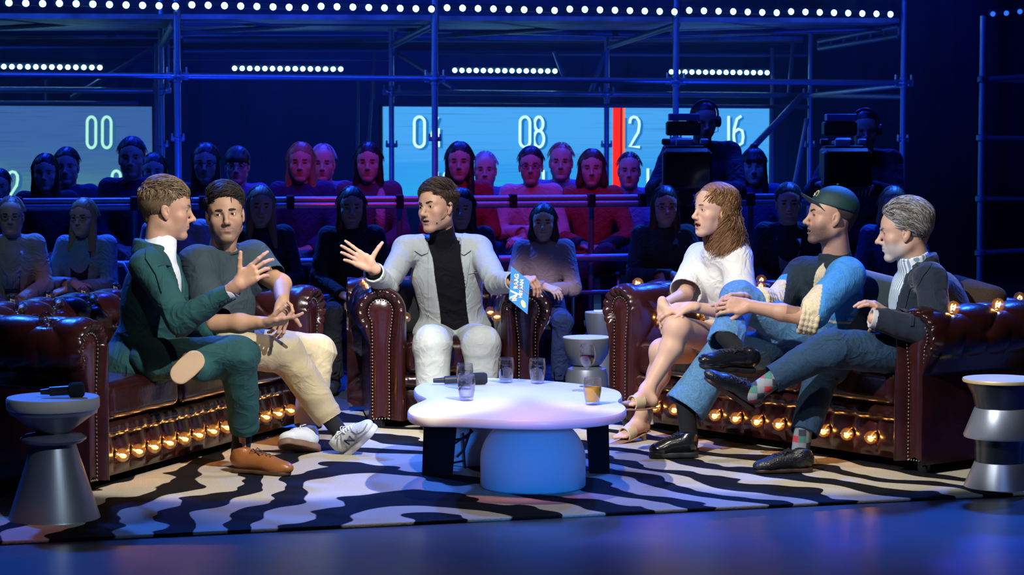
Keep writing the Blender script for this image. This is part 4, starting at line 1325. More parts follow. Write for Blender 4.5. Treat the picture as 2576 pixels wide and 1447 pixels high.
    for i in range(-nbm, nbm + 1):
        v = pb * i
        if abs(v) > wi - .03: continue
        s_ = bulbs(0, 'front', np.array([v, .03, .13]), 0)
        if s_: add_bulb(root, np.array([v, .045, .135]), np.array([0, -1, -.1]), s_)
    s = SDF(); s.cap((-wi, .045, .245), (wi, .045, .245), .036, .036); V_, Q_ = s.mesh(.008)
    V_ = V_ + vnormals(V_, Q_) * (.003 * np.sin(V_[:, 0] * 60) * np.sin(V_[:, 0] * 23))[:, None]
    link('front_roll', mesh_np('front_roll', V_, Q_, LE, True), root)
    cw = 2 * wi / seats
    for i in range(seats):
        xc = -wi + cw * (i + .5)
        nx, ny = 44, 40; V_ = []; F_ = []
        hx, hy, hz = cw / 2 - .004, .37, .082
        s = SDF(); s.box((xc, .365, .365), (hx, hy, hz), None, .045); V_, Q_ = s.mesh(.011)
        du = 1 - ((V_[:, 0] - xc) / hx) ** 2; dv = 1 - ((V_[:, 1] - .365) / hy) ** 2
        V_[:, 2] += .018 * np.clip(du, 0, 1) * np.clip(dv, 0, 1) * np.sign(V_[:, 2] - .365) * (V_[:, 2] > .365)
        V_ = V_ + vnormals(V_, Q_) * (.0025 * wav(V_, 16, i))[:, None]
        link('seat_cushion', mesh_np('seat_cushion', V_, Q_, LE, True), root)
    return root

aL_, aR_ = np.array([-1.71, 8.85]), np.array([-.99, 10.9])
mid = (aL_ + aR_) / 2
th_l = math.atan2(.943, .332)
def bl(side, w_, p, u):
    if w_ == 'front': return 'on'
    if w_ == 'arm' and side > 0: return 'dim' if p[2] < .66 else 'off'
    return 'off'
def br(side, w_, p, u):
    if w_ == 'front': return 'on'
    return 'on' if w_ == 'arm' else 'dim'
def bc(side, w_, p, u):
    if w_ == 'front': return 'dim'
    return 'dim' if p[2] > .0 else 'on'
sofa_l = chesterfield('leather_sofa', (mid[0], mid[1], .012), th_l, 2.17, 3, 'dark red buttoned leather sofa on the left, glowing bulbs along its base', 'sofa', bl)
aN, aF = np.array([1.75, 9.43]), np.array([.54, 11.0]); mid = (aN + aF) / 2
sofa_r = chesterfield('leather_sofa', (mid[0], mid[1], .012), -math.atan2(.793, .611), 1.98, 3, 'dark red buttoned leather sofa on the right, seating the woman in white and two men', 'sofa', br)
chair = chesterfield('leather_armchair', (P(1143, 1057, 11.0)[0], 11.02, .0), math.radians(7), .745, 1, 'dark red buttoned leather armchair of the host behind the coffee table', 'armchair', bc)

# ---- coffee table
out = [(1026, 1036), (1040, 1045), (1072, 1050), (1120, 1051), (1172, 1052), (1240, 1055), (1304, 1057), (1404, 1057), (1503, 1050), (1550, 1042), (1570, 1034), (1576, 1026), (1570, 1018), (1557, 1011), (1558, 1005), (1564, 999), (1564, 990), (1555, 982), (1530, 975),
       (1490, 969), (1437, 963), (1371, 957), (1304, 953), (1230, 951), (1172, 952), (1110, 957), (1065, 963), (1045, 972), (1041, 980), (1048, 990), (1064, 998), (1070, 1003), (1058, 1009), (1036, 1019), (1027, 1027)]
TZ = .36
poly = [PZ(x, y, TZ)[:2] for x, y in out]
# closed smooth curve
def catmull(pts, n=5):
    pts = np.array(pts); m_ = len(pts); o = []
    for i in range(m_):
        p0, p1, p2, p3 = pts[i - 1], pts[i], pts[(i + 1) % m_], pts[(i + 2) % m_]
        for k in range(n):
            t = k / n; o.append(.5 * ((2 * p1) + (-p0 + p2) * t + (2 * p0 - 5 * p1 + 4 * p2 - p3) * t * t + (-p0 + 3 * p1 - 3 * p2 + p3) * t ** 3))
    return np.array(o)
pl = catmull(poly, 5)
cen = pl.mean(0)
tb = empty('coffee_table', (cen[0], cen[1], 0), label='low white cloud-shaped coffee table in the centre of the rug', cat='table')
bt = np.array([cen[0], cen[1], 0])
dd = np.roll(pl, -1, 0) - np.roll(pl, 1, 0); nn = np.stack([dd[:, 1], -dd[:, 0]], 1); nn /= np.linalg.norm(nn, axis=1)[:, None]
if ((nn * (pl - cen)).sum(1)).mean() < 0: nn = -nn
V_ = []; rings = []
for (off, z) in ((-.012, TZ), (-.004, TZ - .002), (0, TZ - .009), (0, TZ - .030), (-.004, TZ - .037), (-.012, TZ - .040)):
    V_ += [(*(p_ + n_ * off - cen), z) for p_, n_ in zip(pl, nn)]
n_ = len(pl)
F_ = [(j * n_ + i, (j + 1) * n_ + i, (j + 1) * n_ + (i + 1) % n_, j * n_ + (i + 1) % n_) for j in range(5) for i in range(n_)]
F_ += [tuple(range(n_)), tuple(range(5 * n_, 6 * n_))[::-1]]
me = mesh_np('tabletop', V_, F_, mat('white table lacquer', (.78, .78, .76), .28, bump=(5, .03), spec=.5), True); me.set_sharp_from_angle(angle=math.radians(30))
link('tabletop', me, tb)
q = PZ(1342, 1245, .014); r_ = .2205; dc = np.array([q[0], q[1] + r_, 0]) - bt
whm = mat('white matt base', (.72, .72, .74), .75, bump=(150, .1))
b = MB(); b.lathe([(.0001, .014), (r_ - .006, .014), (r_, .022), (r_, .13)] + [(r_ * math.cos(a) if a < 1.5 else .0001, .13 + .19 * math.sin(a)) for a in np.linspace(.08, PI / 2, 16)], dc, 56)
b.obj('domed_base', whm, tb, smooth=True)
b = MB(); dc2 = P(1190, 1190, 9.75) * [1, 1, 0] - bt; b.lathe([(.0001, .014), (.12, .014), (.125, .02), (.125, .2)] + [(.125 * math.cos(a) if a < 1.5 else .0001, .2 + .12 * math.sin(a)) for a in np.linspace(.08, PI / 2, 10)], dc2, 40)
b.obj('domed_base', whm, tb, smooth=True)
for (px, py, wd, D) in ((1105, 1195, .075, 9.45), (1505, 1192, .050, 9.5)):
    q = PZ(px, py, .014) - bt; s_ = 1 if px < 1288 else -1
    b = MB(); R0 = np.eye(3)
    V_ = [(q[0] + s_ * (-wd + .0), q[1], .014), (q[0] + s_ * wd * .75, q[1], .014), (q[0] + s_ * wd * .75, q[1] + .12, .014), (q[0] - s_ * wd, q[1] + .12, .014),
          (q[0] - s_ * wd * .85, q[1], TZ - .04), (q[0] + s_ * wd * 1.1, q[1], TZ - .04), (q[0] + s_ * wd * 1.1, q[1] + .12, TZ - .04), (q[0] - s_ * wd * .85, q[1] + .12, TZ - .04)]
    b.raw(V_, [(0, 1, 5, 4), (1, 2, 6, 5), (2, 3, 7, 6), (3, 0, 4, 7), (3, 2, 1, 0), (4, 5, 6, 7)]); b.obj('leg', mat('black leg', (.0025, .003, .005), .7, spec=.15), tb)
b = MB()
for i, (x0, y0, x1, y1) in enumerate(((1075, 1085, 1180, 1100), (1080, 1125, 1190, 1085), (1150, 1150, 1185, 1080), (1090, 1140, 1165, 1160), (1165, 1090, 1172, 1190))):
    a, c = P(x0, y0, 9.55), P(x1, y1, 9.6); mdl = (a + c) / 2 + [0, 0, -.03]
    b.tube([a - bt, mdl - bt, c - bt], .005, 6)
b.obj('cable', black, tb, smooth=True)

# ---- glasses and drinks
tg = thin_glass('clear glass', (.985, .988, .99), .045, .02)
water = thin_glass('water', (.955, .97, .985), .07, .03)
beer = mat('amber beer', (1.0, .50, .03), .05, trans=.15, ior=1.33)
wine = mat('dark red wine', (.06, .004, .01), .05, trans=.3, ior=1.33)
def outer(h):
    return [(.0260, .000), (.0275, .003), (.0330, .030), (.0375, .060), (.0380, .078), (.0360, .100), (.0340, .113)]
def tumbler(px, py, liquid, lm, level, label, cat='glass', grp='water tumblers on the coffee table'):
    q = PZ(px, py, TZ); q[1] += .028; q[2] = TZ + .0005
    t = empty('tumbler', q, label=label, cat=cat); 
    if grp: t['group'] = grp
    o_ = outer(0); inn = [(max(r - .0022, .001), z) for r, z in reversed(o_) if z > .014] + [(.026, .013), (.0001, .012)]
    b = MB(); b.lathe([(.0001, 0)] + o_ + [(.0330, .1145)] + inn, n=36); b.obj('glass', tg, t, smooth=True)
    rl = [(r - .0026, z) for r, z in o_ if .014 < z < level]; re2 = np.interp(level, [z for r, z in o_], [r for r, z in o_]) - .0026
    b = MB(); b.lathe([(.0001, .0135), (.0255, .0138)] + rl + [(re2, level), (.0001, level)], n=36); b.obj(liquid, lm, t, smooth='auto')
    return t
tumbler(1173, 1010, 'water', water, .078, 'tumbler of water nearest the camera, left front of the white table')
tumbler(1169, 981, 'water', water, .082, 'tumbler of water directly behind the left front tumbler, beside the microphone')
tumbler(1273, 965, 'water', water, .086, 'tumbler of water at the back of the table, in front of the host')
tumbler(1352, 967, 'water', water, .086, 'rightmost water tumbler at the back edge of the white table')
tumbler(1491, 1021, 'beer', beer, .074, 'tumbler of amber beer at the right front of the white table', grp=None)
q = PZ(1478, 975, TZ); q[1] += .03
t = empty('wine_glass', q, label='stemmed glass of dark red wine at the back right of the coffee table', cat='glass')
b = MB(); b.lathe([(.0001, .0005), (.036, .0005), (.036, .002), (.010, .005), (.0035, .010), (.0032, .078), (.010, .086), (.028, .104), (.0375, .130), (.0370, .150), (.0310, .192), (.0296, .192), (.0350, .150), (.0355, .130), (.026, .106), (.0001, .089)], n=36); b.obj('glass', tg, t, smooth=True)
b = MB(); b.lathe([(.0001, .090), (.0255, .1065), (.0345, .130), (.0350, .140), (.0001, .140)], n=36); b.obj('wine', wine, t, smooth='auto')
q = PZ(1457, 984, TZ); b = MB(); b.lathe([(.0001, 0), (.032, 0), (.033, .002), (.032, .004), (.0001, .004)], n=30); o = b.obj('coaster', mat('blue grey coaster', (.25, .3, .42), .4), smooth='auto', label='small round grey coaster lying left of the beer tumbler', cat='coaster'); o.location = tuple(q)
def microphone(a, c, label, foam_r=.028, back=False):
    a, c = np.asarray(a, float), np.asarray(c, float); base = (a + c) / 2
    d = nrm(c - a); Rr = np.array([np.cross(d, [0, 0, 1]), np.cross([0, 0, 1], np.cross(d, [0, 0, 1])), d]).T
    Rr = np.array([nrm(np.cross([0, 0, 1], d)), nrm(np.cross(d, np.cross([0, 0, 1], d))), d]).T
    L_ = np.linalg.norm(c - a)
    t = empty('microphone', base, label=label, cat='microphone')
    b = MB(); b.lathe([(.0001, -L_ * .5), (.010, -L_ * .5), (.0125, -L_ * .32), (.013, -L_ * .30), (.018, -L_ * .29), (.0185, L_ * .12), (.021, L_ * .18), (.0001, L_ * .2)], n=20, R=Rr); b.obj('handle', mat('mic body', (.02, .024, .03), .35), t, smooth='auto')
    b = MB(); b.lathe([(.0001, L_ * .14), (foam_r * .8, L_ * .15), (foam_r * .97, L_ * .19), (foam_r, L_ * .3), (foam_r * .98, L_ * .44), (foam_r * .75, L_ * .49), (.0001, L_ * .5)], n=24, R=Rr); b.obj('foam_cover', mat('mic foam', (.014, .017, .026), .95, bump=(400, .6)), t, smooth=True)
    return t
a = PZ(1090, 958, TZ + .02); c = PZ(1226, 957, TZ + .028); c[1] = a[1] + .03
microphone(a, c, 'black handheld microphone with foam cover lying on the white coffee table')

# ---- metal side tables
steel = mat('brushed steel', (.34, .37, .42), .36, .7, bump=(40, .05, (1, 1, 30)))
whtop = mat('pale table top', (.62, .58, .50), .5)
q = PZ(115, 1330, 0); q = np.array([q[0], q[1] + .16, 0])
t = empty('side_table', q, label='hourglass shaped metal side table with pale round top at the left edge', cat='table')
b = MB(); b.lathe([(.0001, 0), (.176, 0), (.178, .006), (.174, .012), (.172, .02), (.082, .305), (.060, .312)], n=64); b.obj('base', steel, t, smooth='auto')
b = MB(); b.lathe([(.060, .300), (.11, .306), (.124, .318), (.124, .324), (.11, .334), (.060, .342)], n=64); b.obj('collar', steel, t, smooth='auto')
b = MB(); b.lathe([(.055, .335), (.062, .345), (.150, .410), (.166, .418), (.168, .435), (.0001, .435)], n=64); b.obj('upper_cone', steel, t, smooth='auto')
b = MB(); b.lathe([(.160, .432), (.172, .434), (.176, .440), (.176, .474), (.172, .480), (.0001, .480)], n=64); b.obj('top', whtop, t, smooth='auto')
tz = .4805
a = q + [-.02, -.03, tz + .021]; c = q + [.125, -.02, tz + .030]
microphone(a - [.02, 0, 0], c, 'dark handheld microphone with foam windscreen lying on the left side table', .030)
q = PZ(2535, 1246, 0); q = np.array([q[0], q[1] + .15, 0])
t = empty('side_table', q, label='stacked-cone dark metal side table with gold top at the right edge', cat='table')
dks = mat('dark steel', (.10, .11, .14), .28, .9)
for (nm, pr, mm) in (('base', [(.0001, 0), (.150, 0), (.153, .006), (.105, .118), (.0001, .118)], steel), ('lower_core', [(.102, .115), (.108, .20), (.122, .225), (.0001, .225)], dks), ('middle_cone', [(.0001, .222), (.150, .222), (.153, .232), (.108, .345), (.0001, .345)], steel),
                 ('upper_core', [(.104, .342), (.118, .40), (.150, .455), (.0001, .455)], dks), ('top', [(.0001, .452), (.158, .454), (.160, .462), (.158, .468), (.0001, .468)], mat('gold top', (.62, .47, .22), .4, .3))):
    b = MB(); b.lathe(pr, n=64); b.obj(nm, mm, t, smooth='auto')
for (px, py, D, rr, hh_, lab, bowl) in ((1476, 886, 11.45, .128, .43, 'pale topped bowl-shaped side table behind the coffee table, left of the right sofa', 1), (1512, 850, 12.0, .09, .52, 'smaller grey bowl stand behind the pale topped side table, with white cards on it', 0)):
    q = P(px, py, D); q = np.array([q[0], q[1], 0])
    t = empty('side_table', q, label=lab, cat='table')
    b = MB(); b.lathe([(.0001, 0), (.105 * rr / .128, 0), (.112 * rr / .128, .05), (.112 * rr / .128, hh_ * .52), (.100 * rr / .128, hh_ * .62), (.06, hh_ * .66), (.0001, hh_ * .66)], n=48); b.obj('base', steel, t, smooth='auto')
    b = MB(); b.lathe([(.05, hh_ * .64), (.08 * rr / .128, hh_ * .68), (.112 * rr / .128, hh_ * .80), (rr, hh_ * .97), (rr, hh_), (.0001, hh_)], n=48); b.obj('bowl', steel, t, smooth='auto')
    b = MB(); b.lathe([(.0001, hh_), (rr * .98, hh_ ), (rr * .98, hh_ + .004), (.0001, hh_ + .004)], n=48); b.obj('top', whtop if bowl else mat('grey top', (.4, .42, .45), .4), t, smooth='auto')
    if not bowl:
        b = MB(); b.box(q + [.01, -.01, hh_ + .009], (.05, .03, .004), None, .001); b.obj('card_stack', mat('paper', (.7, .72, .78), .7), label='small stack of white cue cards on the grey bowl stand', cat='cards')

# ---- cables on the floor
for (pts, lab) in (([(838, 905, 12.6), (850, 890, 12.9), (862, 902, 12.7), (880, 912, 12.4)], 'thin black cables lying on the blue floor left of the armchair'),):
    b = MB()
    for k in range(4):
        b.tube([PZ(800 + 30 * i, 925 + 7 * math.sin(i * 1.3 + k) + 5 * k, .006) for i in range(5)], .006, 6)
    b.obj('floor_cables', black, smooth=True, label=lab, cat='cable', kind='stuff')

# ================================================================ THE GUESTS AND THE HOST
skin_m = mat('skin', **SKIN)
hair_m = mat('hair', rough=.42, attr=True, spec=.35)
def body(parent, base, parts, colf, name='body'):
    Vs, Qs, T = [], [], []; n = 0
    for s, res in parts[::-1]:
        V, Q = s.mesh(res)
        if n:                       # join every piece to the trunk inside the clothes
            A = Vs[0][::3]; B = V[::7]
            D2 = ((A[:, None, :] - B[None, :, :]) ** 2).sum(2) if len(A) * len(B) < 4e7 else ((A[::4][:, None, :] - B[::4][None, :, :]) ** 2).sum(2)
            st = 1 if len(A) * len(B) < 4e7 else 4
            i, j = np.unravel_index(D2.argmin(), D2.shape); i *= 3 * st; j *= 7 * st
            q = Qs[0][(Qs[0] == i).any(1)][0]; k = int(np.nonzero(q == i)[0][0]); i2 = q[(k + 1) % 4]
            p = Q[(Q == j).any(1)][0]; k = int(np.nonzero(p == j)[0][0]); j2 = p[(k + 1) % 4]
            T.append([i, i2, n + j, n + j2])
        Vs.append(V); Qs.append(Q + n); n += len(V)
    Qs.append(np.array(T, dtype=int).reshape(-1, 4)) if T else None
    V = np.concatenate(Vs)
    return link(name, mesh_np(name, V - base, np.concatenate(Qs), skin_m, True, colf(V)), parent)
def limbs(s, *chains, r=.028):
    for ch in chains:
        for a, b_ in zip(ch[:-1], ch[1:]): s.cap(a, b_, r, r * .9, .02)
def torso(s, pel, neck, shA, shB, F, w=1.0, d=1.0, r=.058, belly=0, hip=1.0, k=.06, yoke=True):
    pel, neck, shA, shB = [np.asarray(v, float) for v in (pel, neck, shA, shB)]
    up = nrm(neck - pel); L_ = nrm(shA - shB); F = nrm(np.cross(up, L_)) if np.cross(up, L_) @ np.asarray(F, float) > 0 else -nrm(np.cross(up, L_))
    L_ = nrm(np.cross(F, up)); R_ = np.array([L_, F, up]); H = np.linalg.norm(neck - pel)
    mid_ = (shA + shB) / 2
    s.ell(pel + up * .02, (.175 * w * hip, .125 * d, .13), R_, k)
    s.ell(pel + up * H * .38 + F * .01, (.150 * w, (.115 + belly) * d, .17), R_, k)
    s.ell(pel + up * H * .68 + F * .005, (.170 * w, .120 * d, .17), R_, k)
    if yoke:
        s.cap(shA * .9 + mid_ * .1, shB * .9 + mid_ * .1, r, r, k)
        for q in (shA, shB): s.cap(neck + up * .0, q * .8 + neck * .2 - up * .005, r * .85, r * .95, .05)
    return R_
def opening(s, org, R_, us, ws, f0=.03, k=.004, side=0.0):
    """cut the front of a jacket open; us heights (relative to org), ws half widths"""
    def f(X):
        Y = (X - org) @ R_.T
        wd = np.interp(Y[:, 2], us, ws)
        d = np.maximum(np.abs(Y[:, 0] - side) - wd, f0 - Y[:, 1])
        d = np.maximum(d, us[0] - Y[:, 2]); return np.maximum(d, Y[:, 2] - us[-1]) * .8
    s.fn(f, 'S', k)
def neck_collar(s, a, b, ra, rb, th=.006):
    d = nrm(np.asarray(b) - np.asarray(a))
    s.cap(a, b, ra, rb, .012)
    s.cut(b, d, .12, .003)
    s.cap(np.asarray(b) - d * .03, np.asarray(b) + d * .04, rb - th, rb - th, .002, 'S')
def buttons(parent, base, pts, n, m, r=.008, name='button'):
    for p in pts:
        b = MB(); q = Vector(n).to_track_quat('Z', 'Y').to_matrix()
        b.lathe([(.0001, 0), (r * .8, 0), (r, .0015), (r * .95, .0035), (r * .6, .003), (.0001, .0025)], n=12, R=np.array(q)); b.v = [v + p - base for v in b.v]
        b.obj(name, m, parent, smooth=True)
def nails(parent, base, tips, m, size=1.0, idx=(0, 1, 2, 3, 4)):
    for i in idx:
        p, v, n = tips[i]
        R_ = np.array([nrm(np.cross(v, n)), nrm(v), nrm(n)]).T
        b = MB(); b.sphere(p - v * .002 + n * .0035 * size - base, np.array([.0056, .0075, .0035]) * size, 8, 6, R_); b.obj('fingernail', m, parent, smooth=True)
cloth = lambda name, col, **k: mat(name, col, k.pop('rough', .85), bump=k.pop('bump', (500, .25)), var=k.pop('var', (12, .10)), crease=k.pop('crease', (8, .035)), sheen=k.pop('sheen', .0), **k)
BR = mat('brow dark', (.035, .022, .014), .7)

# ------------------------------------------------ 1 man in the green suit
def man_green():
    base = P(420, 1185, 9.55) * [1, 1, 0]
    root = empty('person', base, label='fair-haired man in a dark green suit gesturing on the left sofa', cat='person')
    c = P(424, 527, 9.55); hs = 1.05; R = yawf(97, -4, 0)
    neck = P(400, 628, 9.52); pel = P(352, 905, 9.52)
    shN, shF = P(368, 668, 9.30), P(415, 668, 9.74)
    elN, wrN = P(458, 806, 9.14), P(582, 733, 9.08)
    fo = dict(stubble=.10, blush=.5, beard=(.3, .2, .12), lip=(.40, .18, .15))
    skin = (.54, .30, .19)
    s = SDF(); L = head_sdf(s, c, R, hs, jaw=1.04, nose=1.5, lid=.75)
    s.cap(L(0, -.030, -.05), neck + [.0, 0, -.02], .058, .066, .03); s.cap(L(.03, -.03, -.06), neck + [.03, -.03, -.03], .020, .02, .02)
    h = SDF(); d = nrm(P(652, 676, 9.03) - P(600, 716, 9.05))
    tips = hand(h, P(600, 715, 9.06), d, (.15, .95, -.25), 1, 1.02, curls=[(5, 12, 8), (18, 32, 20), (30, 45, 25), (34, 45, 25)], spread=7, thumb=(.75, .6, -.25), tbend=4)
    h.cap(P(600, 716, 9.06), P(575, 735, 9.08), .027, .030, .015)
    core = SDF(); torso(core, pel, neck - [0, 0, .02], shN, shF, (1, 0, 0), .75, .8, .03); limbs(core, (shN, elN, wrN), (pel, P(598, 893, 9.38), P(612, 1140, 9.58)), r=.026)
    body(root, base, [(s, .0024), (h, .0026), (core, .02)], skin_col(skin, [(c, R, hs, fo)]))
    eyes(root, base, L, R, hs, R[1] + [.1, -.1, 0], (.08, .16, .2)); brows(root, base, L, hs, mat('brow fair', (.22, .13, .06), .7), lift=.001)
    nails(root, base, tips, mat('nail skin', (.66, .42, .34), .3), 1.0, (0, 1, 4))
    # hair
    hb, LH = hair_base(c, R, hs, 'short', .004)
    hair('hair', root, base, c, R, hs, hair_m, (.26, .17, .09), 3400,
         lambda p: (p[:, 2] > .048 + .25 * np.maximum(p[:, 1], 0)) & (p[:, 1] < .075) | ((p[:, 1] < .02) & (p[:, 2] > -.01 + .5 * np.maximum(p[:, 1], 0)) & (p[:, 2] < .07)) | ((p[:, 1] < -.04) & (p[:, 2] > -.045)),
         lambda p, t: mix(p, np.stack([.25 * np.sign(p[:, 0]), .9 + 0 * p[:, 0], .25 + 0 * p[:, 0]], 1), np.stack([0 * p[:, 0], -.35 + 0 * p[:, 0], -.9 + 0 * p[:, 0]], 1), .06, .10),
         lambda p: .018 + .030 * np.clip((p[:, 2] - .05) / .04, 0, 1), off=(.004, .013), r0=.0015, base_s=hb, seed=3, col2=(.12, .08, .05))
    # shirt
    sm = cloth('white shirt', (.80, .80, .82), crease=(10, .015), sheen=0, bump=(300, .1))
    sh = SDF(); R_ = torso(sh, pel, neck - [0, 0, .03], shN, shF, (1, 0, 0), .88, .97, .040)
    neck_collar(sh, neck + [-.005, 0, -.03], L(0, -.026, -.100) + [.008, 0, 0], .080, .064)
    sdf_part('shirt', sh, .005, sm, root, base, dict(amp=.002, freq=20, seed=2))
    # jacket
    gm = cloth('dark green suiting', (.010, .062, .062), bump=(420, .2))
    j = SDF(); R_ = torso(j, pel, neck - [0, 0, .035], shN, shF, (1, 0, 0), 1.02, 1.10, .060)
    j.ell(pel + np.array([-.03, -.02, -.03]), (.155, .19, .12), None, .05)
    j.ell(pel + np.array([.04, -.13, -.02]), (.14, .07, .09), None, .05)
    opening(j, neck, R_, [-.36, -.30, -.05, .12], [.001, .02, .085, .12], .03)
    j.cap(neck + [-.04, -.01, -.01], neck + [-.045, 0, .022], .078, .070, .02)
    j.cut(neck + [-.03, 0, .032], (.25, 0, 1), .12, .004)
    j.ell(neck + [.02, 0, .035], (.070, .060, .06), None, .006, 'S')
    sleeve(j, shN, elN, wrN, (.070, .064, .040))
    sleeve(j, shF, P(470, 800, 9.85), P(520, 830, 9.75), (.068, .060, .045), hollow=False)
    jk = sdf_part('jacket', j, .0055, gm, root, base, dict(amp=.0045, freq=11, seed=4, centers=[(elN, wrN - elN, .010, 60, .10), (shN * .6 + elN * .4, elN - shN, .006, 45, .12), (pel + np.array([.08, -.12, .08]), (0.3, 0, 1), .012, 40, .2)]))
    cf = SDF(); d = nrm(wrN - elN); cf.cap(wrN - d * .02, wrN + d * .016, .034, .034); cf.cut(wrN + d * .014, d, .1); cf.cap(wrN, wrN + d * .05, .029, .029, .002, 'S'); sdf_part('shirt_cuff', cf, .003, sm, root, base)
    bv = bvh_of(jk, base)
    decal('lapel', [(.02, .06), (.055, .04), (.105, -.055), (.075, -.055), (.095, -.09), (.020, -.29), (.005, -.29)], neck, np.array([1, 0, 0]), np.array([0, 0, 1]), np.array([0, 1.0, 0]), bv, gm, root, base, .007) if False else None
    ax = nrm([.9, -.4, 0])
    decal('lapel', [(-.030, .030), (.012, .010), (.060, -.075), (.030, -.085), (.055, -.11), (.062, -.20), (.030, -.12), (-.02, -.05)], neck + [.01, -.02, 0], np.array([1.0, 0, 0]), np.array([0, 0, 1.0]), nrm([0, 1, -.1]), bv, gm, root, base, .009, .004)
    decal('pocket_flap', [(-.05, 0), (.10, .01), (.10, -.055), (-.05, -.05)], pel + np.array([.03, 0, .0]), np.array([1.0, 0, 0]), np.array([0, 0, 1.0]), np.array([0, 1.0, 0]), bv, gm, root, base, .004)
    bts = [elN + (wrN - elN) * t for t in (.78, .85, .92)]
    hits = [bv.ray_cast(Vector(p + np.array([.01, -.3, -.022])), Vector((0, 1, 0)), 1)[0] for p in bts]
    buttons(root, base, [np.array(h_) for h_ in hits if h_], (0, -1, 0), mat('dark button', (.02, .03, .035), .3), .0075)
    wt = mat('watch steel', (.5, .5, .52), .25, .9)
    b = MB(); p = wrN + d * .020; fr = frame(d); ring = [p + .0305 * (math.cos(t) * fr[0] + math.sin(t) * fr[2]) - base for t in np.linspace(0, 2 * PI, 19)]; b.tube(ring, .004, 6); b.obj('bracelet', wt, root, smooth=True)
    b = MB(); p, v, n_ = tips[2]; q = p - v * .030 - base; fr = frame(v); b.tube([q + .0092 * (math.cos(t) * fr[0] + math.sin(t) * fr[2]) for t in np.linspace(0, 2 * PI, 13)], .0018, 5); b.obj('finger_ring', mat('gold', (.8, .6, .3), .25, 1), root, smooth=True)
    # trousers
    t = SDF()
    hN, hF = P(380, 905, 9.36), P(380, 905, 9.66)
    kN, aN_ = P(598, 893, 9.38), P(615, 1082, 9.55)
    t.ell(pel + np.array([.03, 0, -.02]), (.15, .18, .10), None, .04)
    trouser_leg(t, hN, kN, aN_, (.095, .082, .066))
    kF = P(612, 895, 9.74)
    t.cap(hF, kF, .092, .075, .03); t.cap(kF, P(505, 930, 9.30), .070, .055, .03)
    sdf_part('trousers', t, .0055, gm, root, base, dict(amp=.004, freq=10, seed=9, centers=[(kN, (0.3, 0, 1), .008, 50, .12), (hN, (1, 0, 0), .008, 45, .15), (aN_, (0, 0, 1), .005, 40, .15)]))
    bs2 = mat('black sock', (.006, .007, .01), .9)
    b = SDF(); b.cap(aN_ + [0, 0, .06], P(603, 1150, 9.6), .048, .040); sdf_part('sock', b, .006, bs2, root, base)
    tan = mat('tan leather', (.26, .09, .025), .32, bump=(80, .08), coat=.2); so = mat('dark sole', (.06, .03, .015), .6)
    shoe(root, base, PZ(580, 1186, .016), PZ(738, 1197, .016), (0, 0, 1), tan, so, .046, .080, m_lace=mat('brown lace', (.10, .04, .02), .8))
    shoe(root, base, P(446, 948, 9.185), P(498, 900, 9.22) + nrm(P(498, 900, 9.2) - P(446, 948, 9.2)) * .0, (0, .97, .1), tan, mat('tan sole', (.55, .36, .20), .6), .052, .05, low=False)
man_green()

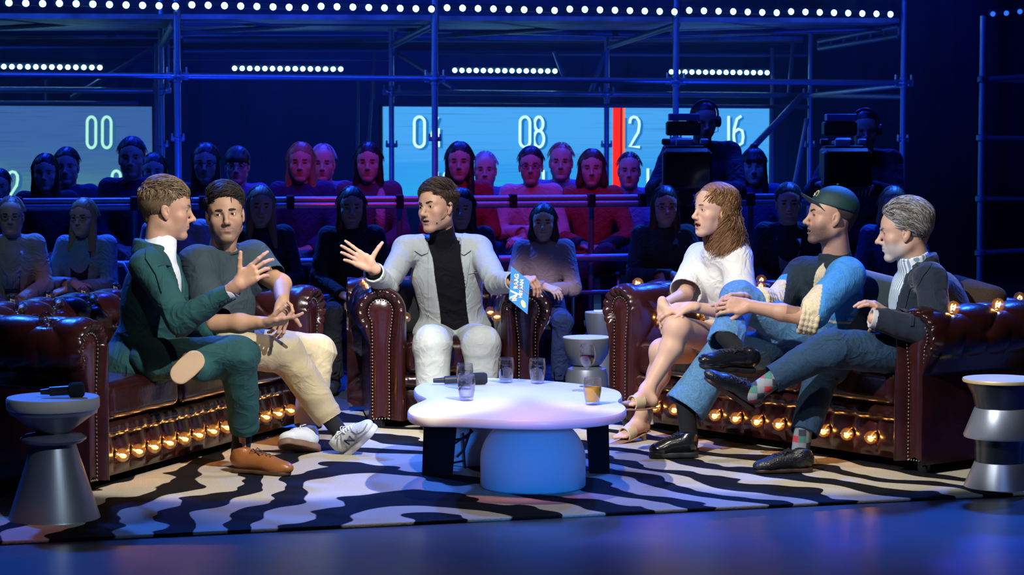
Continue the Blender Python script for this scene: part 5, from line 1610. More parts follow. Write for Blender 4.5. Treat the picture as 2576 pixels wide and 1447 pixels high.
# ------------------------------------------------ 2 man in the dark T-shirt
def man_tshirt():
    base = P(600, 1150, 10.05) * [1, 1, 0]
    root = empty('person', base, label='dark-haired man in a dark T-shirt and beige trousers beside the green suit', cat='person')
    c = P(566, 538, 9.98); hs = 1.04; R = yawf(10, 0, -4)
    neck = P(560, 624, 10.05); pel = P(548, 865, 10.08)
    shR, shL = P(496, 660, 9.90), P(640, 650, 10.22)
    skin = (.47, .265, .155)
    fo = dict(stubble=.42, blush=.25, smile=.25, lip=(.42, .20, .16))
    s = SDF(); L = head_sdf(s, c, R, hs, smile=.25, jaw=1.10, lid=.82, wide=1.0)
    s.cap(L(0, -.025, -.05), neck, .056, .062, .03)
    for q in (1, -1): s.cap(L(q * .045, -.02, -.075), neck + [q * -.010, -.035, -.035], .014, .014, .03)
    s.cap(L(0, .03, -.12), neck + [0.01, -.05, -.03], .016, .012, .03)
    eR, wR = P(540, 815, 9.74), P(668, 812, 9.66)
    eL, wL = P(706, 716, 10.10), P(711, 762, 9.86)
    h = SDF()
    h.cap(eR, eR * .5 + wR * .5, .044, .040, .02); h.cap(eR * .5 + wR * .5, wR, .040, .027, .03)
    t1 = hand(h, wR, nrm([1, -.1, .12]), (.05, .35, .95), 1, 1.02, curls=[(0, 12, 8), (45, 55, 30), (55, 60, 30), (60, 60, 30)], spread=4, thumb=(.5, .8, .5), tbend=10)
    h2 = SDF()
    h2.cap(P(668, 690, 10.18), eL, .050, .046, .02); h2.cap(eL, wL, .045, .028, .03)
    t2 = hand(h2, wL, nrm([-.10, -.45, -1]), (-.45, .55, -.2), 1, 1.02, curls=[(25, 35, 20), (30, 40, 20), (35, 40, 20), (35, 45, 20)], spread=7, thumb=(1.0, .6, -.05), tbend=5)
    core = SDF(); torso(core, pel, neck - [0, 0, .02], shR, shL, (.4, -1, 0), .75, .8, .03); limbs(core, (shR, eR, wR), (shL, P(668, 690, 10.18), eL), (pel, P(722, 892, 10.1), P(832, 1058, 10.1)), (pel, P(797, 886, 10.42), P(775, 1075, 10.3)), r=.024)
    body(root, base, [(s, .0024), (h, .0028), (h2, .0028), (core, .02)], skin_col(skin, [(c, R, hs, fo)]))
    eyes(root, base, L, R, hs, nrm(R[1] + .38 * R[0]), (.05, .022, .01)); brows(root, base, L, hs, BR, arch=.001, th=.0048, lift=-.001, inner=-.003)
    nm = mat('nail skin', (.66, .42, .34), .3); nails(root, base, t1, nm, 1, (0,)); nails(root, base, t2, nm, 1, (0, 1, 4))
    hb, LH = hair_base(c, R, hs, 'short', .006, -.012)
    hair('hair', root, base, c, R, hs, hair_m, (.030, .022, .017), 3400,
         lambda p: (p[:, 2] > .058 + .18 * np.maximum(p[:, 1], 0)) & (p[:, 1] < .078) | ((p[:, 1] < .055) & (p[:, 2] > -.01 + .85 * np.maximum(p[:, 1], 0)) & (p[:, 2] < .07)),
         lambda p, t: mix(p, np.stack([-.70 + 0 * p[:, 0], .25 + 0 * p[:, 0], .60 - .2 * t + 0 * p[:, 0]], 1), np.stack([0 * p[:, 0], -.2 + 0 * p[:, 0], -.95 + 0 * p[:, 0]], 1), .062, .095),
         lambda p: .020 + .034 * np.clip((p[:, 2] - .055) / .03, 0, 1), off=(.005, .017), r0=.0016, base_s=hb, seed=5)
    tm = cloth('dark grey green jersey', (.030, .050, .054), bump=(600, .2))
    t = SDF(); torso(t, pel, neck - [0, 0, .045], shR, shL, (.4, -1, 0), 1.10, 1.10, .066, belly=.02, hip=1.05)
    t.ell(neck + [.005, -.01, .03], (.078, .078, .075), None, .006, 'S')
    def slv(a, e, r1, r2, fr):
        q = a + (e - a) * fr; d = nrm(e - a)
        t.cap(a, q, r1, r2, .05); t.cut(q - d * .003, d, .14, .003); t.cap(q - d * .05, q + d * .06, r2 - .009, r2 - .006, .002, 'S')
    slv(shR, eR, .082, .084, .92); slv(shL, P(700, 722, 10.1), .080, .078, .72)
    sdf_part('t_shirt', t, .0055, tm, root, base, dict(amp=.006, freq=9, seed=11, centers=[(shR, (1, 0, .4), .008, 35, .15), (pel + np.array([.05, -.08, .08]), (0.2, 0, 1), .014, 42, .20), (shL, (-1, 0, .5), .008, 35, .15), (eR + [0, 0, .06], (1, 0, .5), .008, 45, .1)]))
    cb = MB()
    pts = []
    for a in np.linspace(0, 2 * PI, 33): pts.append(neck + np.array([.005, -.010, .012]) + np.array([.074 * math.cos(a), .072 * math.sin(a) , -.022 + .018 * math.sin(a)]) - base)
    cb.tube(pts, .007, 8); cb.obj('neckband', tm, root, smooth=True)
    # lavalier on the cheek
    b = MB(); b.tube([L(-.078, .0, -.04) - base, L(-.066, .03, -.062) - base, L(-.055, .052, -.070) - base], .0012, 5); b.sphere(L(-.054, .054, -.071) - base, .003, 8, 6); b.obj('headset_microphone', black, root, smooth=True)
    km = cloth('beige chino', (.43, .35, .20), bump=(400, .2), crease=(8, .028))
    t = SDF(); t.ell(pel + np.array([.0, 0, -.03]), (.17, .15, .10), None, .04)
    kA, aA = P(722, 892, 10.10), P(832, 1058, 10.10)
    kB, aB = P(797, 886, 10.42), P(775, 1075, 10.30)
    trouser_leg(t, P(575, 880, 9.95), kA, aA, (.092, .086, .066)); trouser_leg(t, P(590, 868, 10.18), kB, aB, (.090, .088, .068))
    sdf_part('trousers', t, .0055, km, root, base, dict(amp=.006, freq=9, seed=21, centers=[(kA, aA - kA, .010, 38, .14), (kB, (0.2, 0, 1), .010, 38, .14), (aA, aA - kA, .008, 45, .12), (P(640, 870, 10), (1, 0, .3), .012, 40, .12)]))
    wh = mat('white mesh sneaker', (.66, .70, .74), .6, bump=(350, .5)); ws = mat('white rubber', (.62, .65, .68), .5)
    lc = mat('white lace', (.75, .78, .8), .8)
    sk = mat('white sock', (.6, .6, .62), .9)
    b = SDF(); b.cap(aA - nrm(aA - kA) * .04, P(862, 1098, 10.05), .042, .036); sdf_part('sock', b, .006, bs_dark, root, base)
    b = SDF(); b.cap(aB, P(780, 1110, 10.25), .040, .036); sdf_part('sock', b, .006, sk, root, base)
    heel, toe = P(872, 1150, 10.08), P(952, 1078, 9.93); upv = np.array([-.62, -.25, .70])
    r_, LS, sd, tp = shoe(root, base, heel, toe, upv, wh, ws, .048, .080, m_lace=lc, sole_t=.030)
    # letter on the quarter
    f = nrm(toe - heel); u = nrm(upv - (upv @ f) * f); x = np.cross(f, u)
    if x[1] > 0: x = -x
    nv = mat('navy print', (.02, .035, .08), .5)
    sg = 1 if (np.cross(f, u) @ np.array([0, -1, 0])) > 0 else -1
    bm = MB()
    def nn(a, c_): return sd(.50 + a * sg * 1.0, .062 + c_, sg, .003)
    A4, B4, C4, D4 = nn(-.075, -.017), nn(-.075, .015), nn(.075, -.017), nn(.075, .015)
    for a, c2 in ((A4, B4), (B4, C4), (C4, D4)): bm.tube([a, (a + c2) / 2, c2], .0040, 6)
    bm.obj('letter_n', nv, r_, smooth=True)
    st = mat('silver stripe', (.30, .35, .42), .4, .4)
    for line in (((.10, .045), (.22, .075), (.34, .105)), ((.30, .04), (.36, .075), (.44, .105)), ((.36, .035), (.50, .032), (.66, .045), (.80, .07)), ((.66, .085), (.74, .06), (.88, .05), (.97, .055)), ((.62, .038), (.76, .04), (.92, .036)), ((.12, .04), (.28, .036), (.34, .05))):
        ln = np.array(line); tt = np.linspace(0, 1, 14); xs_ = np.interp(tt, np.linspace(0, 1, len(ln)), ln[:, 0]); zs_ = np.interp(tt, np.linspace(0, 1, len(ln)), ln[:, 1])
        b = MB(); b.tube([sd(a, c_, sg, .001) for a, c_ in zip(xs_, zs_)], .0034, 6); b.obj('trim', st, r_, smooth=True)
    shoe(root, base, P(800, 1140, 10.12), P(706, 1122, 10.0), (-.05, .55, .85), wh, mat('brown outsole', (.16, .09, .06), .6), .050, .078, m_lace=lc, sole_t=.032)
bs_dark = mat('black sock', (.006, .007, .01), .9)
man_tshirt()

# ------------------------------------------------ 3 the host
def host():
    base = P(1145, 1075, 11.1) * [1, 1, 0]
    root = empty('person', base, label='host in a light grey suit and black turtleneck seated in the armchair', cat='person')
    c = P(1098, 521, 11.28); hs = 1.06; R = yawf(-40, 1, -5)
    neck = P(1117, 606, 11.35); pel = P(1142, 838, 11.45)
    shR, shL = P(1022, 628, 11.34), P(1205, 628, 11.38)
    skin = (.56, .315, .20)
    fo = dict(stubble=.10, blush=.55, mouth=.35, lip=(.40, .17, .14))
    s = SDF(); L = head_sdf(s, c, R, hs, mouth=.35, jaw=1.06, lid=1.15)
    s.cap(L(0, -.025, -.05), neck, .058, .064, .03)
    eR, wR = P(968, 722, 11.10), P(938, 682, 10.88)
    eL, wL = P(1250, 712, 11.12), P(1297, 708, 10.90)
    h = SDF()
    h.cap(P(945, 700, 10.93), wR, .032, .027, .015)
    t1 = hand(h, P(936, 672, 10.85), nrm([-.80, -.25, .52]), (-.25, -.80, .10), 1, 1.06, curls=[(-6, 6, 5), (8, 10, 8), (14, 14, 8), (22, 16, 8)], spread=5, thumb=(1.15, .10, -.05), tbend=-6)
    # fingers lean left of the palm
    h2 = SDF(); h2.cap(P(1288, 711, 10.92), wL, .030, .027, .015)
    t2 = hand(h2, wL, nrm([.95, -.25, .10]), (.10, .30, -1), 1, 1.02, curls=[(62, 22, 12), (66, 26, 12), (64, 28, 14), (62, 30, 14)], spread=3, thumb=(.5, .7, .9), tbend=8)
    core = SDF(); torso(core, pel, neck - [0, 0, .03], shR, shL, (0, -1, 0), .75, .8, .03); limbs(core, (shR, eR, wR), (shL, eL, wL), (pel, P(1087, 868, 10.95), P(1088, 1060, 10.9)), (pel, P(1212, 868, 10.95), P(1212, 1060, 10.9)), r=.022)
    body(root, base, [(s, .0024), (h, .0026), (h2, .0026), (core, .02)], skin_col(skin, [(c, R, hs, fo)]))
    eyes(root, base, L, R, hs, nrm(R[1] + .12 * R[0]), (.07, .035, .015)); brows(root, base, L, hs, BR, arch=.002, th=.0046, lift=.002)
    nails(root, base, t2, mat('nail skin', (.66, .42, .34), .3), 1, (0, 1, 2, 3))
    b = MB()
    b.box(L(0, .072, -.0665) - base, (.014, .004, .0035), R.T, .001); b.obj('teeth', mat('teeth', (.75, .72, .66), .3), root)
    hb, LH = hair_base(c, R, hs, 'short', .005, -.006)
    hair('hair', root, base, c, R, hs, hair_m, (.055, .034, .020), 3400,
         lambda p: (p[:, 2] > .059 + .18 * np.maximum(p[:, 1], 0)) & (p[:, 1] < .074) | ((p[:, 1] < .055) & (p[:, 2] > -.02 + .85 * np.maximum(p[:, 1], 0)) & (p[:, 2] < .07)),
         lambda p, t: mix(p, np.stack([.6 + 0 * p[:, 0], .45 + 0 * p[:, 0], .55 - .3 * t + 0 * p[:, 0]], 1), np.stack([0 * p[:, 0], -.25 + 0 * p[:, 0], -.95 + 0 * p[:, 0]], 1), .062, .095),
         lambda p: .022 + .030 * np.clip((p[:, 2] - .055) / .03, 0, 1), off=(.005, .016), r0=.0016, base_s=hb, seed=8, wave=.002)
    bk = cloth('black turtleneck', (.0032, .0026, .005), spec=.25, bump=(700, .25))
    t = SDF(); torso(t, pel, neck - [0, 0, .035], shR, shL, (0, -1, 0), .96, .98, .050)
    neck_collar(t, neck - [0, 0, .03], L(0, -.024, -.088), .074, .066)
    sdf_part('turtleneck', t, .005, bk, root, base, dict(amp=.003, freq=14, seed=1, centers=[(pel + np.array([0, -.11, .12]), (0.2, 0, 1), .006, 60, .16), (neck - [0, .05, .0], (0, 0, 1), .003, 110, .08)]))
    for (w1, w0) in ((wR, eR), (wL, eL)):
        d = nrm(w1 - w0); cf = SDF(); cf.cap(w1 - d * .05, w1 + d * .008, .038, .036); cf.cut(w1 + d * .006, d, .1); cf.cap(w1 - d * .02, w1 + d * .05, .031, .030, .002, 'S'); sdf_part('turtleneck_cuff', cf, .0035, bk, root, base)
    gm = cloth('light grey suiting', (.40, .425, .40), bump=(450, .18), var=(60, .04), crease=(8, .024))
    j = SDF(); R_ = torso(j, pel, neck - [0, 0, .04], shR, shL, (0, -1, 0), 1.10, 1.08, .058, hip=1.08)
    for q in (shR, shL): j.cap(neck * .45 + q * .55 + [0, .01, .004], q + [0, 0, .006], .050, .054, .05)
    j.ell(pel + np.array([0, -.01, -.01]), (.20, .15, .09), None, .05)
    j.cap(neck + [0, .02, -.01], neck + [0, .015, .018], .082, .074, .02)
    j.cut(neck + [0, .02, .030], (0, -.25, 1), .10, .004); j.ell(neck + [0, -.01, .04], (.074, .066, .07), None, .006, 'S')
    opening(j, neck, R_, [-.56, -.50, -.44, -.30, -.06, .12], [.16, .085, .072, .072, .074, .105], .02, side=.0)
    sleeve(j, shR, eR, wR - nrm(wR - eR) * .012, (.066, .060, .052)); sleeve(j, shL, eL, wL - nrm(wL - eL) * .012, (.066, .060, .050))
    jk = sdf_part('jacket', j, .0052, gm, root, base, dict(amp=.004, freq=10, seed=6, centers=[(eR, eR - shR, .010, 50, .10), (eL, wL - eL, .010, 70, .11), (shR - [0, 0, .12], (1, 0, .3), .006, 38, .12), (shL - [0, 0, .12], (1, 0, -.3), .006, 38, .12)]))
    bv = bvh_of(jk, base)
    X, Z_, DN = np.array([1.0, 0, 0]), np.array([0, 0, 1.0]), np.array([0, 1.0, 0])
    for q in (-1, 1):
        for nm_, pts in (('collar', [(.056, .040), (.084, .022), (.146, -.046), (.110, -.070), (.078, -.060)]), ('lapel', [(.078, -.064), (.108, -.076), (.140, -.094), (.124, -.21), (.080, -.41), (.077, -.30)])):
            decal(nm_, [(q * x, z) for x, z in pts], neck + np.array([-.004, 0, 0]), X, Z_, DN, bv, gm, root, base, .008 if nm_ == 'lapel' else .010, .004)
        zz = np.linspace(.02, -.50, 40); front_edge('front_edge', q * np.interp(-zz, [-.12, .06, .30, .44, .50, .56], [.105, .074, .072, .072, .085, .16]), zz, neck, bv, gm, root, base)
    decal('breast_pocket', [(.115, -.175), (.185, -.155), (.185, -.143), (.115, -.163)], neck, X, Z_, DN, bv, gm, root, base, .003)
    hit = bv.ray_cast(Vector(neck + np.array([-.083, -.6, -.375])), Vector((0, 1, 0)), 2)[0]
    buttons(root, base, [np.array(hit)] if hit else [], (0, -1, 0), mat('grey button', (.45, .44, .42), .3), .010)
    # headset
    b = MB(); b.tube([L(-.082, -.004, .008) - base, L(-.079, .012, -.030) - base, L(-.068, .030, -.058) - base, L(-.050, .058, -.080) - base], .0014, 6)
    b.tube([L(-.082, .006, -.002) - base, L(-.088, -.014, .006) - base, L(-.084, -.026, -.02) - base, L(-.080, .0, -.045) - base], .0014, 6)
    b.sphere(L(-.050, .060, -.081) - base, .0035, 8, 6); b.sphere(L(-.083, .004, .004) - base, .006, 8, 6); b.obj('headset_microphone', black, root, smooth=True)
    t = SDF(); t.ell(pel + np.array([0, 0, -.03]), (.18, .14, .10), None, .04)
    kR, kL = P(1087, 868, 10.95), P(1212, 868, 10.95)
    aR, aL = P(1088, 1060, 10.90), P(1212, 1060, 10.90)
    trouser_leg(t, P(1100, 862, 11.35), kR, aR, (.100, .098, .072)); trouser_leg(t, P(1190, 862, 11.35), kL, aL, (.100, .098, .072))
    sdf_part('trousers', t, .0055, gm, root, base, dict(amp=.005, freq=8, seed=31, centers=[(kR, (0, 0, 1), .006, 40, .14), (kL, (0, 0, 1), .006, 40, .14), (P(1150, 845, 11.15), (1, 0, .2), .010, 45, .10)]))
    for q in (1088, 1212):
        shoe(root, base, PZ(q, 1082, .016) + [0, .10, 0], PZ(q, 1082, .016) + [.0, -.17, 0], (0, 0, 1), mat('black shoe', (.01, .01, .012), .3), mat('black sole', (.01, .01, .01), .5), .045, .075)
    # the card in his hand
    A, Dn, Cc = P(1286, 670, 10.86), P(1280, 753, 10.80), P(1327, 791, 10.74)
    B_ = A + Cc - Dn
    cb = (A + Cc) / 2; n_ = nrm(np.cross(B_ - A, Dn - A)); n_ = n_ if n_[1] < 0 else -n_
    card = empty('cue_card', cb, label='blue cue card with white and yellow show lettering held by the host over the armrest', cat='card')
    V_ = [p - cb + n_ * o for o in (.0008, -.0008) for p in (A, B_, Cc, Dn)]
    b = MB(); b.raw(V_, [(0, 1, 2, 3), (7, 6, 5, 4), (0, 4, 5, 1), (1, 5, 6, 2), (2, 6, 7, 3), (3, 7, 4, 0)])
    b.obj('paper', mat('card blue', (.035, .25, .62), .5), card)
    cream, yel = mat('card cream print', (.85, .80, .62), .5), mat('card yellow', (.90, .80, .40), .5)
    u_ = A - Dn; v_ = Cc - Dn     # lettering runs up the card
    eu, ev = nrm(u_), nrm(v_); lu, lv = np.linalg.norm(u_), np.linalg.norm(v_)
    def letters(txt, size, u0, v0, mm, sx=1.0):
        cu = bpy.data.curves.new('lettering', 'FONT'); cu.body = txt; cu.size = size; cu.extrude = .0003; cu.offset = .0012
        cu.materials.append(mm); o = bpy.data.objects.new('lettering', cu); COL.objects.link(o); o.parent = card
        ez = np.cross(eu, -(-ev)); ez = n_
        xa = eu; ya = np.cross(n_, xa)
        M = Matrix(((xa[0] * sx, ya[0], n_[0], 0), (xa[1] * sx, ya[1], n_[1], 0), (xa[2] * sx, ya[2], n_[2], 0), (0, 0, 0, 1)))
        p = Dn + u_ * u0 + v_ * v0 - cb + n_ * .0016
        M.translation = Vector(p); o.matrix_local = M
    letters('IK', .034, .12, .40, cream); letters('V', .066, .25, .50, cream, 1.1); letters('RAAG', .031, .50, .42, cream, .95)
    letters('HET', .022, .34, .66, cream); letters('AAN', .025, .60, .68, cream)
    b = MB(); b.tube([A + v_ * .03 - u_ * .40 - cb + n_ * .0016, A + v_ * 1.0 - u_ * .42 - cb + n_ * .0016], .0016, 5); b.obj('red_line', mat('red print', (.7, .05, .04), .5), card)
    rr = []; cc_ = Dn + u_ * .20 + v_ * .76 - cb + n_ * .0014
    V_ = [cc_] + [cc_ + .0175 * (math.cos(t) * eu + math.sin(t) * ev) for t in np.linspace(0, 2 * PI, 25)[:-1]]
    b = MB(); b.raw(V_, [(0, 1 + i, 1 + (i + 1) % 24) for i in range(24)]); b.obj('disc', yel, card)
host()

# ------------------------------------------------ 4 woman in white
def woman_white():
    base = P(1640, 1100, 10.55) * [1, 1, 0]
    root = empty('person', base, label='laughing woman with long light brown hair and white top on the right sofa', cat='person')
    c = P(1795, 529, 10.45); hs = 1.03; R = yawf(-64, 3, 2)
    neck = P(1808, 618, 10.52); pel = P(1850, 858, 10.78)
    shN, shF = P(1856, 652, 10.44), P(1762, 650, 10.74)
    skin = (.63, .385, .265)
    fo = dict(blush=.5, mouth=.8, smile=1.0, lip=(.45, .08, .06))
    s = SDF(); L = head_sdf(s, c, R, hs, mouth=.8, smile=1.0, jaw=.86, fem=True, lid=1.0, nose=.6, wide=.96)
    s.cap(L(0, -.028, -.05), neck, .048, .054, .03)
    elN, wrN = P(1856, 792, 10.30), P(1738, 772, 10.20)
    elF, wrF = P(1722, 742, 10.50), P(1667, 768, 10.24)
    h = SDF(); h.cap(P(1868, 745, 10.36), elN, .044, .038, .02); h.cap(elN, wrN, .040, .024, .02)
    hand(h, wrN, nrm([-1, .15, -.10]), (.1, .5, -.8), 1, .92, curl=(15, 20, 12), spread=4)
    h.cap(P(1738, 708, 10.62), elF, .040, .036, .02); h.cap(elF, wrF, .037, .023, .02)
    tips = hand(h, wrF, nrm([.12, -.30, -.92]), (.62, .62, -.20), 1, .95, curls=[(12, 20, 14), (10, 20, 14), (10, 20, 14), (8, 18, 12)], spread=9, thumb=(1.0, .7, .1), tbend=6)
    # legs: bare, crossed at the knee
    lg = SDF()
    hN = P(1835, 868, 10.62); k1 = P(1704, 826, 10.20); a1 = P(1628, 982, 10.14)
    hF = P(1830, 872, 10.88); k2 = P(1668, 885, 10.42); a2 = P(1604, 1068, 10.50)
    for hp, k, a in ((hN, k1, a1), (hF, k2, a2)):
        lg.cap(hp, k, .085, .060, .03); lg.ell(k + np.array([-.006, 0, .0]), (.056, .056, .056), None, .03)
        m1 = k + (a - k) * .32 + np.array([.018, .01, 0]); lg.cap(k, m1, .052, .053, .03); lg.cap(m1, a, .050, .030, .03)
    # feet in sandals: heel high, toes down to the left
    def foot(a, heel, toe):
        lg.cap(a, heel, .031, .026, .02); lg.cap(heel, heel * .5 + toe * .5 + [0, 0, .008], .026, .030, .02); lg.cap(a, heel * .4 + toe * .6 + [0, 0, .012], .028, .024, .03)
        f = nrm(toe - heel); x = nrm(np.cross(f, [0, 0, 1]))
        bl_ = heel * .35 + toe * .65
        for i in range(5):
            o = x * (.026 - .013 * i); l_ = (.062, .056, .050, .044, .038)[i]
            lg.cap(bl_ + o * .8, bl_ + o + f * l_ + [0, 0, -.004], .014 if i else .015, .0085 if i else .011, .004)
        return f, x
    h1, t1 = P(1640, 1010, 10.10), P(1578, 1016, 10.02)
    f1, x1 = foot(a1, h1, t1)
    h2, t2 = P(1620, 1072, 10.52), PZ(1556, 1106, .030); t2 = P(1556, 1100, 10.40)
    f2, x2 = foot(a2, h2, t2)
    core = SDF(); torso(core, pel, neck - [0, 0, .03], shN, shF, (-1, 0, 0), .62, .7, .03); limbs(core, (shN, elN, wrN), (shF, elF, wrF), (pel, k1), (pel, k2), r=.020)
    def tat(V, C):
        d = np.linalg.norm(V - P(1744, 752, 10.165), axis=1); m_ = np.abs(d - .012) < .0014; C[m_] = C[m_] * .35; return C
    body(root, base, [(s, .0023), (h, .0026), (lg, .0038), (core, .02)], skin_col(skin, [(c, R, hs, fo)], (tat,)))
    eyes(root, base, L, R, hs, R[1] + .1 * R[0], (.12, .16, .18)); brows(root, base, L, hs, mat('brow light', (.16, .09, .05), .7), arch=.003, th=.0032, inner=-.005)
    nails(root, base, tips, mat('red nail polish', (.75, .05, .02), .2), 1.15)
    b = MB()
    for k in range(9):
        x = (k - 4) * .0052; y = .0745 - .012 * (x / .02) ** 2
        b.box(L(x, y, -.0650 + .003 * (x / .02) ** 2) - base, np.array([.0025, .003, .0042]) * hs, R.T, .001)
    b.obj('teeth', mat('teeth white', (.85, .84, .80), .25), root)
    b = MB(); p, v, n_ = tips[3]; q = p - v * .046 - base; fr = frame(v); b.tube([q + .0088 * (math.cos(t) * fr[0] + math.sin(t) * fr[2]) for t in np.linspace(0, 2 * PI, 13)], .0014, 5); b.obj('finger_ring', mat('silver', (.5, .5, .52), .25, 1), root, smooth=True)
    b = MB(); b.tube([L(.055, .02, -.05) - base, L(.050, .055, -.060) - base, L(.040, .075, -.068) - base], .0012, 5); b.sphere(L(.039, .077, -.068) - base, .003, 8, 6); b.obj('headset_microphone', black, root, smooth=True)
    # hair, parted, wavy to the shoulder
    cl = (.34, .175, .070)
    hb = SDF()
    hb.ell(L(0, -.026, .044), np.array([.080, .102, .090]) * hs, R)
    hb.ell(L(0, .095, -.060), np.array([.060, .070, .130]) * hs, R, .01, 'S')
    for q in (1, -1): hb.cap(L(q * .070, -.03, .02), L(q * .068, -.060, -.13), .020, .026, .03)
    hb.cap(L(0, -.085, .02), L(.0, -.085, -.14), .045, .045, .03)
    hb.ell(L(0, .090, -.09), np.array([.070, .085, .10]) * hs, R, .01, 'S')
    hair('hair', root, base, c, R, hs, hair_m, cl, 3200,
         lambda p: (p[:, 2] > .036 + .36 * np.maximum(p[:, 1], 0)) & (p[:, 1] < .055) | ((p[:, 1] < .02) & (p[:, 2] > -.03)),
         lambda p, t: np.stack([np.sign(p[:, 0]) * (.9 if t < .25 else .0), -.22 * (t < .3) + .0 * p[:, 0], -.45 - 1.2 * t + 0 * p[:, 0]], 1),
         lambda p: .215 + .9 * np.maximum(p[:, 2] , 0), off=(.003, .010), r0=.0018, steps=16, gravity=1, wave=.018, lim=(.090, .078), coh=1.0, base_s=hb, seed=12, col2=(.18, .085, .035), tip=.35, res=.004)
    wm_ = cloth('off white linen', (.74, .72, .66), bump=(380, .12), sheen=0)
    t = SDF(); torso(t, pel, neck - [0, 0, .05], shN, shF, (-1, 0, 0), .98, .98, .058, hip=.92)
    t.cap(neck + [0, 0, -.03], neck + [0, 0, .002], .078, .066, .02); t.cut(neck + [0, 0, .008], (-.15, 0, 1), .1, .003); t.ell(neck + [-.005, 0, .02], (.060, .058, .05), None, .006, 'S')
    t.cut(pel + np.array([0, 0, .035]), (0, 0, -1), .35, .006)
    for a, e, fr in ((shN, P(1866, 770, 10.32), .95), (shF, elF, .93)):
        q = a + (e - a) * fr; d = nrm(e - a); t.cap(a, q, .074, .082, .04); t.cut(q - d * .003, d, .15, .003); t.cap(q - d * .05, q + d * .06, .073, .076, .002, 'S')
    sdf_part('blouse', t, .0055, wm_, root, base, dict(amp=.005, freq=9, seed=14, centers=[(shN - [0, 0, .04], (1, 0, .6), .007, 40, .12), (pel + np.array([-.05, -.1, .12]), (1, 0, .2), .010, 42, .2)]))
    be = cloth('beige skirt', (.55, .40, .28))
    t = SDF(); t.ell(pel + np.array([-.02, 0, -.02]), (.16, .17, .11), None, .03)
    for hp, k in ((hN, k1), (hF, k2)):
        q = hp + (k - hp) * .42; t.cap(hp, q, .105, .092, .03); t.cut(q, k - hp, .15, .003)
    sdf_part('skirt', t, .0055, be, root, base, dict(amp=.005, freq=12, seed=15))
    nu = mat('beige sandal leather', (.58, .46, .28), .4, bump=(60, .05)); so_ = mat('sandal sole', (.28, .15, .09), .5)
    for (hh, tt, f, x) in ((h1, t1, f1, x1), (h2, t2, f2, x2)):
        fl = hh + f * .18 + [0, 0, -.05]
        u = nrm(np.cross(x, f)); u = u if u[2] > 0 else -u
        st = SDF(); st.cap(hh - u * .030, hh * .4 + tt * .6 - u * .030, .030, .036, .02, flat=(u, 5)); st.cap(hh * .4 + tt * .6 - u * .030, tt + f * .05 - u * .024, .036, .030, .02, flat=(u, 5))
        g = sdf_part('sandal', st, .0028, so_, root, base)
        b = SDF(); m_ = hh * .38 + tt * .62
        b.cap(m_ - f * .028 + [0, 0, .004], m_ + f * .026 + [0, 0, -.002], .037, .038, .02); b.cap(m_ - f * .08, m_ + f * .07, .030, .030, .002, 'S'); b.cut(m_ - f * .030, -f, .1, .002); b.cut(m_ + f * .030, f, .1, .002); b.cut(m_ - u * .030, -u, .1, .002)
        sdf_part('strap', b, .0028, nu, g, base)
        b = MB(); b.tube([hh - u * .028 + f * .012 - base, hh - u * .028 + f * .0 - base + np.array([0, 0, -.078])], [.014, .009], 10); b.obj('heel', nu, g, smooth='auto')
woman_white()

